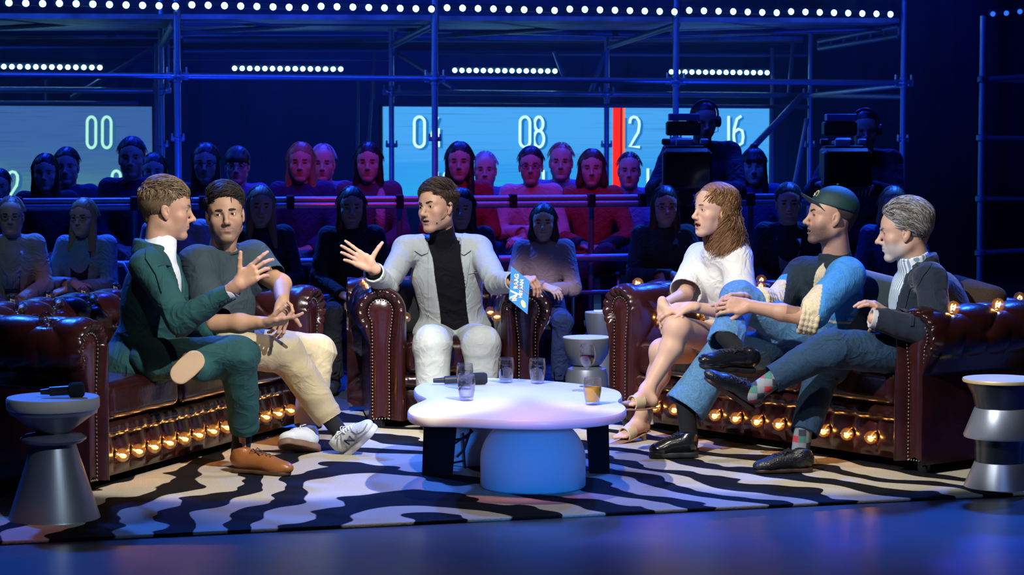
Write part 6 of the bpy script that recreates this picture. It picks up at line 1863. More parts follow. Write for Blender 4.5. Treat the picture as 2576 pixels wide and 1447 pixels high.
# ------------------------------------------------ 5 man with the cap
def man_cap():
    base = P(1740, 1150, 10.1) * [1, 1, 0]
    root = empty('person', base, label='bearded man in a dark green cap and blue and cream cardigan', cat='person')
    c = P(2086, 545, 10.15); hs = 1.06; R = yawf(-83, 6, 0)
    neck = P(2104, 652, 10.20); pel = P(2088, 866, 10.36)
    shN, shF = P(2134, 694, 10.00), P(2016, 690, 10.34)
    skin = (.50, .285, .19)
    fo = dict(stubble=.78, blush=.3, mouth=.6, beard=(.07, .045, .035), lip=(.42, .18, .16))
    s = SDF(); L = head_sdf(s, c, R, hs, mouth=.6, jaw=1.08, nose=1.4, lid=.9)
    s.cap(L(0, -.028, -.05), neck, .060, .068, .03)
    elN, wrN = P(2036, 800, 9.82), P(1884, 770, 9.84)
    elF, wrF = P(1950, 768, 10.18), P(1862, 748, 9.98)
    h = SDF(); h.cap(elN, elN * .55 + wrN * .45, .042, .038, .02); h.cap(elN * .55 + wrN * .45, wrN, .038, .027, .02)
    t1 = hand(h, wrN, nrm([-1, -.05, .06]), (-.2, .85, -.35), 1, 1.02, curls=[(30, 40, 25), (34, 45, 25), (36, 45, 25), (40, 45, 25)], spread=5, thumb=(.6, .75, .35), tbend=8)
    h2 = SDF(); h2.cap(elF, wrF, .034, .026, .02)
    t2 = hand(h2, wrF, nrm([-.85, -.55, .02]), (-.1, -.55, -.85), -1, 1.02, curls=[(38, 55, 30), (40, 55, 30), (42, 55, 30), (44, 55, 30)], spread=5, thumb=(.7, .8, .0), tbend=5)
    core = SDF(); torso(core, pel, neck - [0, 0, .03], shN, shF, (-1, -.5, 0), .7, .8, .03); limbs(core, (shN, elN, wrN), (shF, elF, wrF), (pel, P(1858, 752, 10.08), P(1830, 880, 9.8)), (pel, P(1828, 880, 10.12), P(1730, 1070, 10.06)), r=.022)
    def tat(V, C):
        u = (V - elN) @ nrm(wrN - elN); n = wav(V, 60, 5)
        m_ = (np.abs(u - .06) < .05) & (n > .18) & (np.linalg.norm(V - elN, axis=1) < .16); C[m_] = C[m_] * .55; return C
    body(root, base, [(s, .0024), (h, .0026), (h2, .0026), (core, .02)], skin_col(skin, [(c, R, hs, fo)], (tat,)))
    eyes(root, base, L, R, hs, R[1] + [0, -.1, 0], (.08, .05, .03)); brows(root, base, L, hs, BR, th=.0042)
    b = MB(); b.box(L(0, .077, -.0655) - base, np.array([.014, .004, .0038]) * hs, R.T, .001); b.obj('teeth', mat('teeth', (.75, .72, .66), .3), root)
    hb, _ = hair_base(c, R, hs, 'short', -.001)
    V, Q = hb.mesh(.0035); link('hair', mesh_np('hair', V - base, Q, mat('cropped hair', (.05, .035, .028), .9, bump=(500, .4)), True), root)
    # cap
    cg = mat('dark green cap twill', (.008, .040, .040), .55, bump=(500, .25))
    k = SDF(); k.ell(L(0, -.022, .048), np.array([.086, .108, .090]) * hs, R)
    k.cut(L(0, .0, .042), -(R[2] * 1 + R[1] * -.16), .3, .004)
    k.ell(L(0, -.022, .040), np.array([.081, .103, .084]) * hs, R, .002, 'S')
    cp = sdf_part('cap', k, .0035, cg, root, base)
    b = MB(); nx, ny = 22, 12; V = []
    for i in range(nx + 1):
        a = (i / nx - .5) * 2; 
        for j in range(ny + 1):
            t = j / ny
            x = a * .070 * (1 - .10 * t); y = .072 - .034 * abs(a) ** 2.2 + t * .066 * (1 - .40 * abs(a) ** 2.5); z = .052 - .030 * a * a + .030 * t + .010 * t * t
            V.append(L(x, y, z) - base)
    n0 = len(V); V += [np.asarray(v) - R[2] * .0045 for v in V]
    F = []
    for i in range(nx):
        for j in range(ny):
            a = i * (ny + 1) + j; F += [(a, a + 1, a + ny + 2, a + ny + 1), (n0 + a, n0 + a + ny + 1, n0 + a + ny + 2, n0 + a + 1)]
    ring = [j for j in range(ny + 1)] + [i * (ny + 1) + ny for i in range(1, nx + 1)] + [nx * (ny + 1) + j for j in range(ny - 1, -1, -1)] + [i * (ny + 1) for i in range(nx - 1, 0, -1)]
    F += [(ring[i], ring[(i + 1) % len(ring)], n0 + ring[(i + 1) % len(ring)], n0 + ring[i]) for i in range(len(ring))]
    b.raw(V, F); b.obj('visor', cg, cp, smooth='auto')
    b = MB(); b.sphere(L(0, -.022, .1425) - base, .007, 8, 5); b.obj('top_button', cg, cp, smooth=True)
    bv = bvh_of(cp, base); gold = mat('gold thread', (.75, .52, .08), .6); wh = mat('white thread', (.7, .7, .66), .6)
    b = MB(); ps = []
    def onc(x, z):
        o = L(x, .3, z); hit = bv.ray_cast(Vector(o), Vector(-R[1]), 1)[0]; return (np.array(hit) if hit else L(x, .08, z)) - base + R[1] * .002
    for a in np.linspace(-.2, PI + .2, 14): b.sphere(onc(.026 * math.cos(a), .088 + .020 * math.sin(a)), .0028, 6, 4)
    b.obj('badge_lettering', gold, cp, kind='stuff')
    b = MB(); b.sphere(onc(0, .090), (.009, .0025, .008), 10, 6, R.T); b.obj('badge', wh, cp, smooth=True)
    b = MB()
    for q in (1, -1): b.tube([L(q * .060, .045, .02) - base, L(q * .072, .01, -.002) - base, L(q * .074, -.02, .012) - base], .002, 5)
    # knitwear
    knit = mat('cardigan knit', rough=.9, attr=True, bump=(70, .35, (2.2, 2.2, .8)), var=(90, .12), crease=(7, .04))
    blu, crm, nvy = np.array([.055, .27, .60]), np.array([.66, .55, .36]), np.array([.010, .022, .032])
    t = SDF(); R_ = torso(t, pel, neck - [0, 0, .045], shN, shF, (-1, -.5, 0), 1.12, 1.12, .064, belly=.02, hip=1.05)
    t.ell(neck + [-.01, -.01, .035], (.078, .078, .075), None, .006, 'S')
    qN = elN + nrm(elN - shN) * .0
    t.cap(shN, elN + [.015, 0, .03], .078, .072, .05)
    cuN = elN + (wrN - elN) * .16; d1 = nrm(wrN - elN)
    t.cap(elN + [.01, 0, .01], cuN, .068, .064, .03); t.cut(cuN, d1, .12, .004); t.cap(cuN - d1 * .04, cuN + d1 * .05, .052, .052, .002, 'S')
    cuF = elF + (wrF - elF) * .55; d2 = nrm(wrF - elF)
    t.cap(shF, elF, .074, .066, .05); t.cap(elF, cuF, .066, .056, .03); t.cut(cuF, d2, .12, .004); t.cap(cuF - d2 * .04, cuF + d2 * .05, .046, .046, .002, 'S')
    def colr(V):
        Y = (V - neck) @ R_.T
        C = np.tile(nvy, (len(V), 1))
        C[Y[:, 2] < -.235] = blu * .55
        st = (np.abs(Y[:, 2] + .235) < .006); C[st] = crm
        for sh_, el_, sg in ((shN, elN, 1), (shF, elF, -1)):
            u = (V - sh_) @ nrm(el_ - sh_) / np.linalg.norm(el_ - sh_)
            lat = (Y[:, 0]) * sg
            dist = np.linalg.norm(V - (sh_ + np.clip(u, 0, 1)[:, None] * (el_ - sh_)), axis=1)
            arm = ((lat > .085) & (dist < .125)) | (((V - el_) @ nrm(wrN - elN) > -.03) & (np.linalg.norm(V - el_, axis=1) < .17))
            C[arm & (u < .58)] = blu; C[arm & (u >= .58)] = crm
            e2 = np.linalg.norm(V - el_, axis=1) < .13; C[e2 & (u > .5) & arm] = crm
        band = (Y[:, 0] < -.035) & (Y[:, 0] > -.105) & (Y[:, 1] > .0) & (Y[:, 2] < .02); C[band] = crm
        b3 = (Y[:, 0] <= -.105) & (Y[:, 1] > -.05) & (Y[:, 2] > -.25); b4 = b3 & (np.abs(C - nvy).sum(1) < .01); C[b4] = blu
        return C
    ob = sdf_part('cardigan', t, .0045, knit, root, base, dict(amp=.005, freq=10, seed=17, centers=[(cuN, d1, .010, 70, .08), (cuF, d2, .010, 75, .09), (pel + np.array([-.08, -.1, .12]), (0.3, 0, 1), .012, 40, .18)]), col=colr)
    cf = SDF()
    for cu, d, r in ((cuN, d1, .060), (cuF, d2, .052)):
        g = SDF()
        for i in range(4):
            o = cu - d * (.012 + .021 * i) ; fr = frame(d)
            for a in np.linspace(0, 2 * PI, 17)[:-1]:
                p = o + (r + .006 + .002 * math.sin(3 * a + i)) * (math.cos(a) * fr[0] + math.sin(a) * fr[2]); q = o + (r + .006 + .002 * math.sin(3 * (a + .4) + i)) * (math.cos(a + .4) * fr[0] + math.sin(a + .4) * fr[2])
                g.cap(p, q, .012, .012, .006)
        sdf_part('rolled_cuff', g, .0035, mat('cream rib knit', tuple(crm), .9, bump=(250, .5)), root, base)
    nk = SDF(); neck_collar(nk, neck - [0, 0, .03], neck + [-.01, 0, .035], .082, .074, .012); sdf_part('neckband', nk, .004, mat('black rib', tuple(nvy), .9), root, base)
    # jeans
    dn = mat('light denim', (.085, .22, .40), .85, bump=(350, .5), var=(110, .22), crease=(7, .05))
    t = SDF(); t.ell(pel + np.array([.0, 0, -.03]), (.17, .17, .10), None, .04)
    k1, a1 = P(1858, 752, 10.08), P(1824, 866, 9.80)
    t.cap(P(2085, 878, 10.20), k1, .095, .086, .03); t.cap(k1, a1, .084, .080, .03)
    d = nrm(a1 - k1); t.cut(a1, d, .16, .003); t.cap(a1 - d * .06, a1 + d * .06, .066, .074, .002, 'S')
    k2, a2 = P(1828, 880, 10.12), P(1722, 1026, 10.06)
    t.cap(P(2085, 885, 10.34), k2, .095, .088, .03); t.cap(k2, a2, .086, .100, .03)
    d = nrm(a2 - k2); t.cut(a2, d, .17, .003); t.cap(a2 - d * .07, a2 + d * .06, .082, .094, .002, 'S')
    sdf_part('jeans', t, .0055, dn, root, base, dict(amp=.006, freq=10, seed=19, centers=[(k1, (1, 0, -.4), .008, 42, .12), (a1, (1, 0, .2), .008, 60, .08), (k2, (1, 0, -1), .010, 38, .14), (P(1980, 870, 10.2), (1, 0, .6), .010, 42, .14)]))
    bl_ = mat('black shoe leather', (.008, .009, .012), .22, bump=(70, .1), coat=.4); bso = mat('black rubber sole', (.012, .015, .016), .5); lc = mat('black lace', (.01, .01, .012), .7)
    b = SDF(); b.cap(a1 - [0, 0, -.04], P(1868, 895, 9.76), .045, .040); sdf_part('sock', b, .006, bs_dark, root, base)
    b = SDF(); b.cap(a2 + [0, 0, .05], P(1735, 1110, 10.05), .045, .040); sdf_part('sock', b, .006, bs_dark, root, base)
    shoe(root, base, P(1902, 938, 9.76), P(1752, 925, 9.60), (.06, -.28, 1), bl_, bso, .046, .078, m_lace=lc, sole_t=.026)
    shoe(root, base, PZ(1755, 1150, .016), PZ(1632, 1152, .016), (0, 0, 1), bl_, bso, .047, .078, m_lace=lc, sole_t=.026)
man_cap()

# ------------------------------------------------ 6 grey-haired man
def man_grey():
    base = P(1980, 1190, 9.65) * [1, 1, 0]
    root = empty('person', base, label='older grey-haired man in a navy jacket with folded arms on the right sofa', cat='person')
    c = P(2270, 583, 9.75); hs = 1.06; R = yawf(-96, -5, 0)
    neck = P(2305, 668, 9.76); pel = P(2325, 895, 9.88)
    shN, shF = P(2342, 706, 9.55), P(2300, 704, 9.95)
    skin = (.56, .34, .245)
    fo = dict(stubble=.80, blush=.4, beard=(.50, .48, .46), lip=(.44, .22, .18))
    s = SDF(); L = head_sdf(s, c, R, hs, jaw=1.05, nose=1.9, lid=.6)
    s.cap(L(0, -.030, -.05), neck, .060, .066, .03)
    elN, wrN = P(2352, 838, 9.46), P(2198, 803, 9.44)
    elF, wrF = P(2250, 830, 9.86), P(2232, 790, 9.60)
    h = SDF(); h.cap(wrN + [.03, 0, 0], wrN, .028, .026, .01)
    hand(h, wrN + [.02, .01, 0], nrm([-.2, 1, .1]), (.9, .2, -.2), 1, 1.0, curl=(30, 35, 20), spread=4)
    h2 = SDF(); h2.cap(elF, wrF, .034, .026, .02)
    t2 = hand(h2, P(2236, 792, 9.58), nrm([-.62, -.25, .45]), (.15, .35, -.9), 1, 1.0, curls=[(20, 25, 15), (24, 28, 15), (26, 30, 15), (30, 30, 15)], spread=4, thumb=(.8, .7, .2))
    core = SDF(); torso(core, pel, neck - [0, 0, .03], shN, shF, (-1, 0, 0), .7, .8, .03); limbs(core, (shN, elN, wrN), (shF, elF, wrF), (pel, P(2090, 876, 9.5), P(1930, 970, 9.46)), (pel, P(2075, 925, 9.78), P(2015, 1130, 9.62)), r=.022)
    body(root, base, [(s, .0024), (h, .003), (h2, .0028), (core, .02)], skin_col(skin, [(c, R, hs, fo)]))
    eyes(root, base, L, R, hs, R[1] + [0, -.1, 0], (.10, .14, .18)); brows(root, base, L, hs, mat('brow grey', (.22, .19, .17), .7), th=.0048)
    hb, _ = hair_base(c, R, hs, 'short', .006)
    hair('hair', root, base, c, R, hs, hair_m, (.36, .36, .36), 3600,
         lambda p: (p[:, 2] > .056 + .25 * np.maximum(p[:, 1], 0)) & (p[:, 1] < .078) | ((p[:, 1] < .045) & (p[:, 2] > .012 + .3 * np.maximum(p[:, 1], 0)) & (p[:, 2] < .07)) | ((p[:, 1] < -.05) & (p[:, 2] > -.04)),
         lambda p, t: np.stack([.10 * np.sign(p[:, 0]), -.95 + 0 * p[:, 0], .30 - 1.0 * t - .5 * (p[:, 1] < -.04)], 1),
         lambda p: .070 + 0 * p[:, 0], off=(.006, .018), r0=.0015, base_s=hb, seed=23, sidek=.5, col2=(.17, .145, .115), contrast=.4)
    sm = mat('striped shirt', (.62, .70, .78), .8)
    nt = sm.node_tree; w_ = nt.nodes.new('ShaderNodeTexWave'); w_.inputs['Scale'].default_value = 26; tc = nt.nodes.new('ShaderNodeTexCoord'); w_.bands_direction = 'Y'
    cr = nt.nodes.new('ShaderNodeValToRGB'); cr.color_ramp.elements[0].position = .45; cr.color_ramp.elements[0].color = (.20, .30, .42, 1); cr.color_ramp.elements[1].position = .6; cr.color_ramp.elements[1].color = (.72, .76, .78, 1)
    nt.links.new(tc.outputs['Object'], w_.inputs['Vector']); nt.links.new(w_.outputs['Fac'], cr.inputs[0]); nt.links.new(cr.outputs[0], nt.nodes['Principled BSDF'].inputs['Base Color'])
    t = SDF(); torso(t, pel, neck - [0, 0, .035], shN, shF, (-1, 0, 0), .90, 1.04, .040)
    neck_collar(t, neck + [0, 0, -.03], L(0, -.03, -.098) + [.004, 0, 0], .080, .068)
    sdf_part('shirt', t, .005, sm, root, base, dict(amp=.004, freq=16, seed=3))
    nv = cloth('navy jacket', (.0045, .013, .030), bump=(300, .2), sheen=.15, var=(8, .15))
    j = SDF(); R_ = torso(j, pel, neck - [0, 0, .035], shN, shF, (-1, 0, 0), 1.06, 1.10, .064, belly=.01)
    j.ell(P(2372, 800, 9.78), (.12, .20, .20), None, .06)
    j.cap(neck + [.03, -.0, -.02], neck + [.028, 0, .020], .078, .072, .02); j.cut(neck + [0, 0, .030], (-.35, 0, 1), .12, .004); j.ell(neck + [-.02, 0, .035], (.072, .062, .06), None, .006, 'S')
    opening(j, neck, R_, [-.50, -.30, -.05, .12], [.11, .10, .095, .10], .035)
    sleeve(j, shN, elN, wrN, (.074, .068, .052)); sleeve(j, shF, elF, P(2240, 800, 9.64), (.070, .060, .045), hollow=False)
    jk = sdf_part('jacket', j, .0055, nv, root, base, dict(amp=.006, freq=9, seed=29, centers=[(elN, (1, 0, .6), .010, 42, .12), (P(2370, 790, 9.7), (.3, 0, 1), .010, 38, .2), (wrN + [.04, 0, 0], (1, 0, 0), .006, 70, .08)]))
    bv = bvh_of(jk, base)
    decal('lapel', [(.025, .025), (-.015, .020), (-.070, -.05), (-.085, -.12), (-.092, -.24), (-.078, -.24), (-.050, -.10), (-.02, -.03)], neck, np.array([1.0, 0, 0]), np.array([0, 0, 1.0]), np.array([0, 1.0, 0]), bv, nv, root, base, .006)
    cf = SDF(); d = nrm(wrN - elN); cf.cap(wrN - d * .02, wrN + d * .018, .042, .042); cf.cut(wrN + d * .016, d, .1); cf.cap(wrN, wrN + d * .05, .036, .036, .002, 'S'); sdf_part('shirt_cuff', cf, .0035, mat('pale blue cotton'), root, base)
    dn = mat('dark denim', (.013, .045, .095), .85, bump=(350, .45), var=(110, .18), crease=(7, .05))
    t = SDF(); t.ell(pel + np.array([.0, 0, -.02]), (.16, .17, .11), None, .04)
    k1, a1 = P(2090, 876, 9.50), P(1940, 955, 9.46)
    trouser_leg(t, P(2295, 892, 9.62), k1, a1, (.095, .086, .064))
    k2, a2 = P(2075, 925, 9.78), P(2022, 1092, 9.62)
    trouser_leg(t, P(2285, 900, 9.95), k2, a2, (.095, .084, .064))
    sdf_part('jeans', t, .0055, dn, root, base, dict(amp=.005, freq=10, seed=31, centers=[(k1, (1, 0, .3), .010, 40, .13), (k2, (0, 0, 1), .010, 40, .12), (P(2250, 885, 9.6), (1, 0, .3), .008, 42, .14)]))
    def sock_col(V):
        n = np.floor((V[:, 2] - .1) / .030).astype(int) + 2 * np.floor((V[:, 0] + .3) / .034).astype(int)
        pal = np.array([[.22, .24, .26], [.42, .035, .045], [.20, .22, .24], [.05, .16, .13], [.03, .035, .05], [.20, .22, .25]])
        return pal[n % 6]
    skm = mat('patterned sock', rough=.9, attr=True)
    bl_ = mat('black brogue leather', (.006, .007, .011), .25, bump=(130, .5), coat=.35); bso = mat('dark brown sole', (.03, .015, .012), .5); lc = mat('black lace', (.01, .01, .012), .7)
    d = nrm(a1 - k1)
    b = SDF(); b.cap(a1 - d * .05, P(1893, 992, 9.44), .042, .040); sdf_part('sock', b, .005, skm, root, base, col=sock_col)
    b = SDF(); b.cap(a2 + [0, 0, .04], P(2012, 1150, 9.62), .042, .040); sdf_part('sock', b, .005, skm, root, base, col=sock_col)
    shoe(root, base, P(1900, 1040, 9.48), P(1762, 948, 9.38), (.45, -.12, .85), bl_, bso, .043, .075, m_lace=lc)
    shoe(root, base, PZ(2048, 1186, .016), PZ(1893, 1190, .016), (0, 0, 1), bl_, bso, .043, .075, m_lace=lc)
man_grey()

# ---- cushions on the sofas
def cushion(name, c, R_, sz, m, label):
    base = np.asarray(c); t = SDF(); t.box(base, (sz, .045, sz), R_, .04)
    V, Q = t.mesh(.009); Y = (V - base) @ R_.T
    k = np.clip((1 - (Y[:, 0] / sz) ** 2) * (1 - (Y[:, 2] / sz) ** 2), 0, 1)
    V = V + (np.sign(Y[:, 1]) * .055 * k ** .6)[:, None] * R_[1]
    o = link(name, mesh_np(name, V - base, Q, m, True), None, label=label, cat='cushion'); o.location = tuple(base)
cush = mat('dark green velvet cushion', (.010, .028, .026), .8, sheen=.5, bump=(90, .4, (1, 1, 12)))
cushion('cushion', P(2200, 790, 10.16), yawf(-40, 12, 10), .19, cush, 'dark green striped cushion standing between the cap man and the grey-haired man')
cushion('cushion', P(2432, 790, 9.95), yawf(-50, 20, 10), .16, mat('brown fur cushion', (.05, .03, .018), .95, bump=(300, 1)), 'brown fluffy cushion behind the grey-haired man\'s back')
cushion('cushion', P(1006, 775, 11.5), yawf(12, 10, 0), .15, mat('black cushion', (.01, .01, .012), .9), 'black cushion in the armchair beside the host')

# ================================================================ THE AUDIENCE
def head_part(s, fem, off):
    R = yawf(0); L = head_sdf(s, off, R, 1.04, smile=.5 if fem else .2, jaw=.9 if fem else 1.08, fem=fem, lid=.8)
    s.cap(L(0, -.025, -.05), L(0, -.045, -.19), .050 if fem else .060, .058 if fem else .068, .03)
    def col(V):
        W = V - off
        C = skin_col((.60, .38, .28), [(off, R, 1.04, dict(smile=.5 if fem else .2, lip=(.4, .12, .1)))])(V)
        e = (((np.abs(W[:, 0]) - .033) / .012) ** 2 + (W[:, 2] / .006) ** 2 < 1) & (-W[:, 1] > .055); C[e] = (.03, .02, .02)
        br_ = (((np.abs(W[:, 0]) - .033) / .020) ** 2 + ((W[:, 2] - .0205) / .0045) ** 2 < 1) & (-W[:, 1] > .055); C[br_] = (.05, .03, .02)
        return C
    return col
def proto_body(kind):
    """seated figure facing -y, seat height .46, eye height 1.22; returns garments in local coordinates"""
    pel, neck = np.array([0, .02, .56]), np.array([0, -.02, 1.06])
    if kind == 'lean': neck = np.array([0, -.12, 1.04])
    shR, shL = neck + [-.162, .02, -.038], neck + [.162, .02, -.038]
    g = {}
    if kind == 'fold': eR, wR, eL, wL = np.array([-.22, -.12, .74]), np.array([.02, -.26, .76]), np.array([.22, -.12, .74]), np.array([-.04, -.25, .72])
    elif kind == 'knee': eR, wR, eL, wL = np.array([-.27, -.10, .74]), np.array([-.06, -.34, .68]), np.array([.27, -.10, .74]), np.array([.08, -.33, .66])
    else: eR, wR, eL, wL = np.array([-.225, -.06, .74]), np.array([-.07, -.28, .64]), np.array([.225, -.06, .74]), np.array([.07, -.27, .64])
    hands = SDF()
    for w_, e_, sg in ((wR, eR, -1), (wL, eL, 1)):
        d = nrm(w_ - e_); hands.cap(w_ - d * .06, w_, .030, .026, .01)
        hand(hands, w_, nrm(np.array([-sg * .75, -.5, -.25])), (0, .35, -.95), -sg, .95, curl=(25, 30, 20), spread=4)
    torso(hands, pel, neck - [0, 0, .045], shR, shL, (0, -1, 0), .75, .75, .03); limbs(hands, (shR, eR, wR), (shL, eL, wL), r=.026)
    hv = hands
    t = SDF(); torso(t, pel, neck - [0, 0, .018], shR, shL, (0, -1, 0), .95, 1.02, .054); t.ell(neck + [0, -.01, .055], (.066, .066, .06), None, .006, 'S')
    sleeve(t, shR, eR, wR, (.066, .058, .044), hollow=False); sleeve(t, shL, eL, wL, (.066, .058, .044), hollow=False)
    t.cut(wR, wR - eR, .07, .003); t.cut(wL, wL - eL, .07, .003)
    V, Q = t.mesh(.009); V = folds(V, Q, amp=.006, freq=9, seed=5, centers=[(eR, (1, 0, 1), .008, 40, .12), (eL, (-1, 0, 1), .008, 40, .12)]); g['top'] = (V, Q)
    t = SDF(); t.ell(pel + [0, 0, -.02], (.18, .14, .10), None, .04)
    if kind == 'knee':
        trouser_leg(t, (.09, 0, .53), (.10, -.42, .62), (-.16, -.52, .36), (.09, .075, .06)); trouser_leg(t, (-.09, 0, .53), (-.12, -.40, .50), (-.12, -.36, .10), (.09, .075, .06))
        limbs(hands, (pel, (.10, -.42, .62), (-.16, -.52, .34)), (pel, (-.12, -.40, .50), (-.12, -.36, .08)), r=.032)
        ft = [((-.16, -.52, .33), (-.20, -.64, .27)), ((-.12, -.34, .02), (-.14, -.56, .02))]
    else:
        trouser_leg(t, (.09, 0, .53), (.15, -.42, .52), (.13, -.38, .10), (.09, .075, .06)); trouser_leg(t, (-.09, 0, .53), (-.15, -.42, .52), (-.13, -.38, .10), (.09, .075, .06))
        limbs(hands, (pel, (.15, -.42, .52), (.13, -.38, .08)), (pel, (-.15, -.42, .52), (-.13, -.38, .08)), r=.032)
        ft = [((.13, -.34, .02), (.15, -.56, .02)), ((-.13, -.34, .02), (-.15, -.56, .02))]
    V, Q = t.mesh(.011); V = folds(V, Q, amp=.006, freq=9, seed=6); g['legs'] = (V, Q)
    for i_, (a, b_) in enumerate(ft):
        s = SDF(); a, b_ = np.array(a), np.array(b_); s.cap(a + [0, 0, .03], b_ + [0, 0, .02], .042, .040, .02); s.cap(a + [0, 0, .03], a + [0, .0, .09], .042, .038, .02)
        g['foot%d' % i_] = s.mesh(.010)
    return g, hv, neck
HAIRK = {}
def proto_hair(kind):
    R = yawf(0); c = np.zeros(3)
    s, L = hair_base(c, R, 1.0, 'short' if kind in ('short', 'bowl', 'bun', 'thin') else 'x', -.002 if kind == 'thin' else .006 if kind != 'bowl' else .010)
    ln, cut = .05, False
    if kind in ('long', 'bob', 'mid'):
        z = {'long': -.34, 'mid': -.20, 'bob': -.10}[kind]
        s.ell(L(0, .098, -.050), np.array([.058, .075, .122]), R, .02, 'S')
        for q in (1, -1):
            s.cap(L(q * .066, -.015, .02), L(q * .080, -.015 if kind != 'long' else .03, z), .028, .030 if kind != 'bob' else .034, .03)
        s.cap(L(0, -.08, .02), L(0, -.085, max(z, -.22)), .05, .055, .03)
        s.ell(L(0, .10, -.08), np.array([.062, .085, .11]), R, .01, 'S')
        ln = -z + .05
    if kind == 'bowl': s.ell(L(0, .060, .045), np.array([.062, .036, .034]), R, .02)
    if kind == 'bun':
        for q in (1, -1): s.cap(L(q * .062, .0, .02), L(q * .078, .0, -.19), .028, .032, .03)
        s.ell(L(0, .062, .042), np.array([.06, .030, .034]), R, .02); s.ell(L(0, -.02, .142), np.array([.030, .030, .026]), R, .01); s.ell(L(0, .10, -.08), np.array([.056, .08, .085]), R, .01, 'S')
    V, Q = s.mesh(.006)
    n = vnormals(V, Q); V = V + n * (.0008 * np.sin(V[:, 0] * 300 + 4 * np.sin(V[:, 2] * 30)) * 1.0 + .0012 * wav(V, 60, 4))[:, None]
    # loose locks on top
    r = np.random.default_rng(3); nn_ = 260; d = r.normal(size=(4000, 3)); d /= np.linalg.norm(d, axis=1)[:, None]
    p = np.array([0, .024, .042]) + d * [.082, .104, .093]
    p = p[(p[:, 2] > .055) & (p[:, 1] > -.02)][:150]; path = [p]
    for i in range(6):
        v = np.stack([np.sign(p[:, 0]) * .5, .2 + 0 * p[:, 0], -.6 - .2 * i + 0 * p[:, 0]], 1) if kind in ('long', 'bob', 'mid') else np.stack([.3 * np.sign(p[:, 0]), -.5 + 0 * p[:, 0], -.6 + 0 * p[:, 0]], 1)
        v = v + r.normal(size=v.shape) * .1; p = p + v / np.linalg.norm(v, axis=1)[:, None] * (.008 if kind not in ('long', 'bob', 'mid') else .011)
        q = (p - [0, .024, .042]) / [.087, .109, .098]; k = np.sqrt((q * q).sum(1)); m_ = k < 1; p[m_] = np.array([0, .024, .042]) + ((p - [0, .024, .042]) / k[:, None])[m_]; path.append(p)
    W = np.stack(path, 1); V2, Q2 = tube_arrays(W, np.full(W.shape[:2], .0022) * np.linspace(1, .4, 7)[None, :], 4)
    return np.concatenate([V, V2]), np.concatenate([Q, Q2 + len(V)])
PB = {k: proto_body(k) for k in ('lap', 'fold', 'knee')}
def amesh(kind, fem):
    """one continuous skin mesh per posture and head"""
    g, body_s, neck = PB[kind]; off = neck + [0, -.035, .155]
    s = SDF(); s.p = list(body_s.p); col = head_part(s, fem, off)
    V, Q = s.mesh(.0056)
    return mesh_np('body', V, Q, skin_m, True, col(V)), off
AM = {(k, f): amesh(k, f) for k in PB for f in (True, False)}
GM = {k: {n: mesh_np(n, V, Q, mat('garment', (.2, .2, .2), .9), True) for n, (V, Q) in PB[k][0].items()} for k in PB}
HM = {k: mesh_np('hair', *proto_hair(k), mat('garment'), True) for k in ('short', 'long', 'bob', 'mid', 'bowl', 'bun', 'thin')}
SP = MB()
for q in (1, -1):
    SP.tube([(q * .034 + .024 * math.cos(a), -.092 + .01 * abs(math.cos(a)), .017 * math.sin(a)) for a in np.linspace(0, 2 * PI, 17)], .0022, 5)
    SP.tube([(q * .056, -.085, .004), (q * .078, .0, .006)], .002, 5)
SP.tube([(-.010, -.092, .004), (.010, -.092, .004)], .002, 5)
SPM = SP.mesh('glasses', mat('spectacle frame', (.05, .05, .06), .3), True)
def omat(o, m):
    for s_ in o.material_slots: s_.link = 'OBJECT'; s_.material = m
CH = {}
b = MB(); b.box((0, 0, .455), (.21, .21, .02), None, .012); CH['seat'] = b.mesh('seat', black)
b = MB()
pts = [(-.21, .21, .45), (-.215, .26, .80), (-.17, .275, .875), (0, .28, .885), (.17, .275, .875), (.215, .26, .80), (.21, .21, .45)]
b.tube(pts, .012, 8); CH['back_frame'] = b.mesh('back_frame', tubem, True)
V_ = [(x, .262 + .012 * (1 - (x / .2) ** 2), z) for z in np.linspace(.62, .85, 6) for x in np.linspace(-.2, .2, 9)]
b = MB(); F_ = [(j * 9 + i, j * 9 + i + 1, (j + 1) * 9 + i + 1, (j + 1) * 9 + i) for j in range(5) for i in range(8)]; n9 = len(V_)
b.raw(V_ + [(x, y + .012, z) for x, y, z in V_], F_ + [tuple(i + n9 for i in f_[::-1]) for f_ in F_]); CH['backrest'] = b.mesh('backrest', black, True)
LEGM = MB().tube([(0, 0, .45), (0, 0, 0)], .011, 8).mesh('leg', tubem, True)
def achair(loc, rz, sc_, label):
    t = empty('audience_chair', loc, rz, label=label, cat='chair', group='tubular chairs of the audience'); t.scale = (sc_,) * 3
    for nme, me in CH.items(): link(nme, me, t)
    for x in (-.19, .19):
        for y in (-.19, .19): o = link('leg', LEGM, t); o.location = (x, y, 0)
def cmat(col): return mat('cloth %s' % (tuple(round(c, 3) for c in col),), col, .9, crease=(8, .05))
HC = dict(bl=(.02, .015, .012), br=(.07, .04, .022), fb=(.30, .19, .09), gr=(.42, .42, .42), rd=(.14, .05, .02))
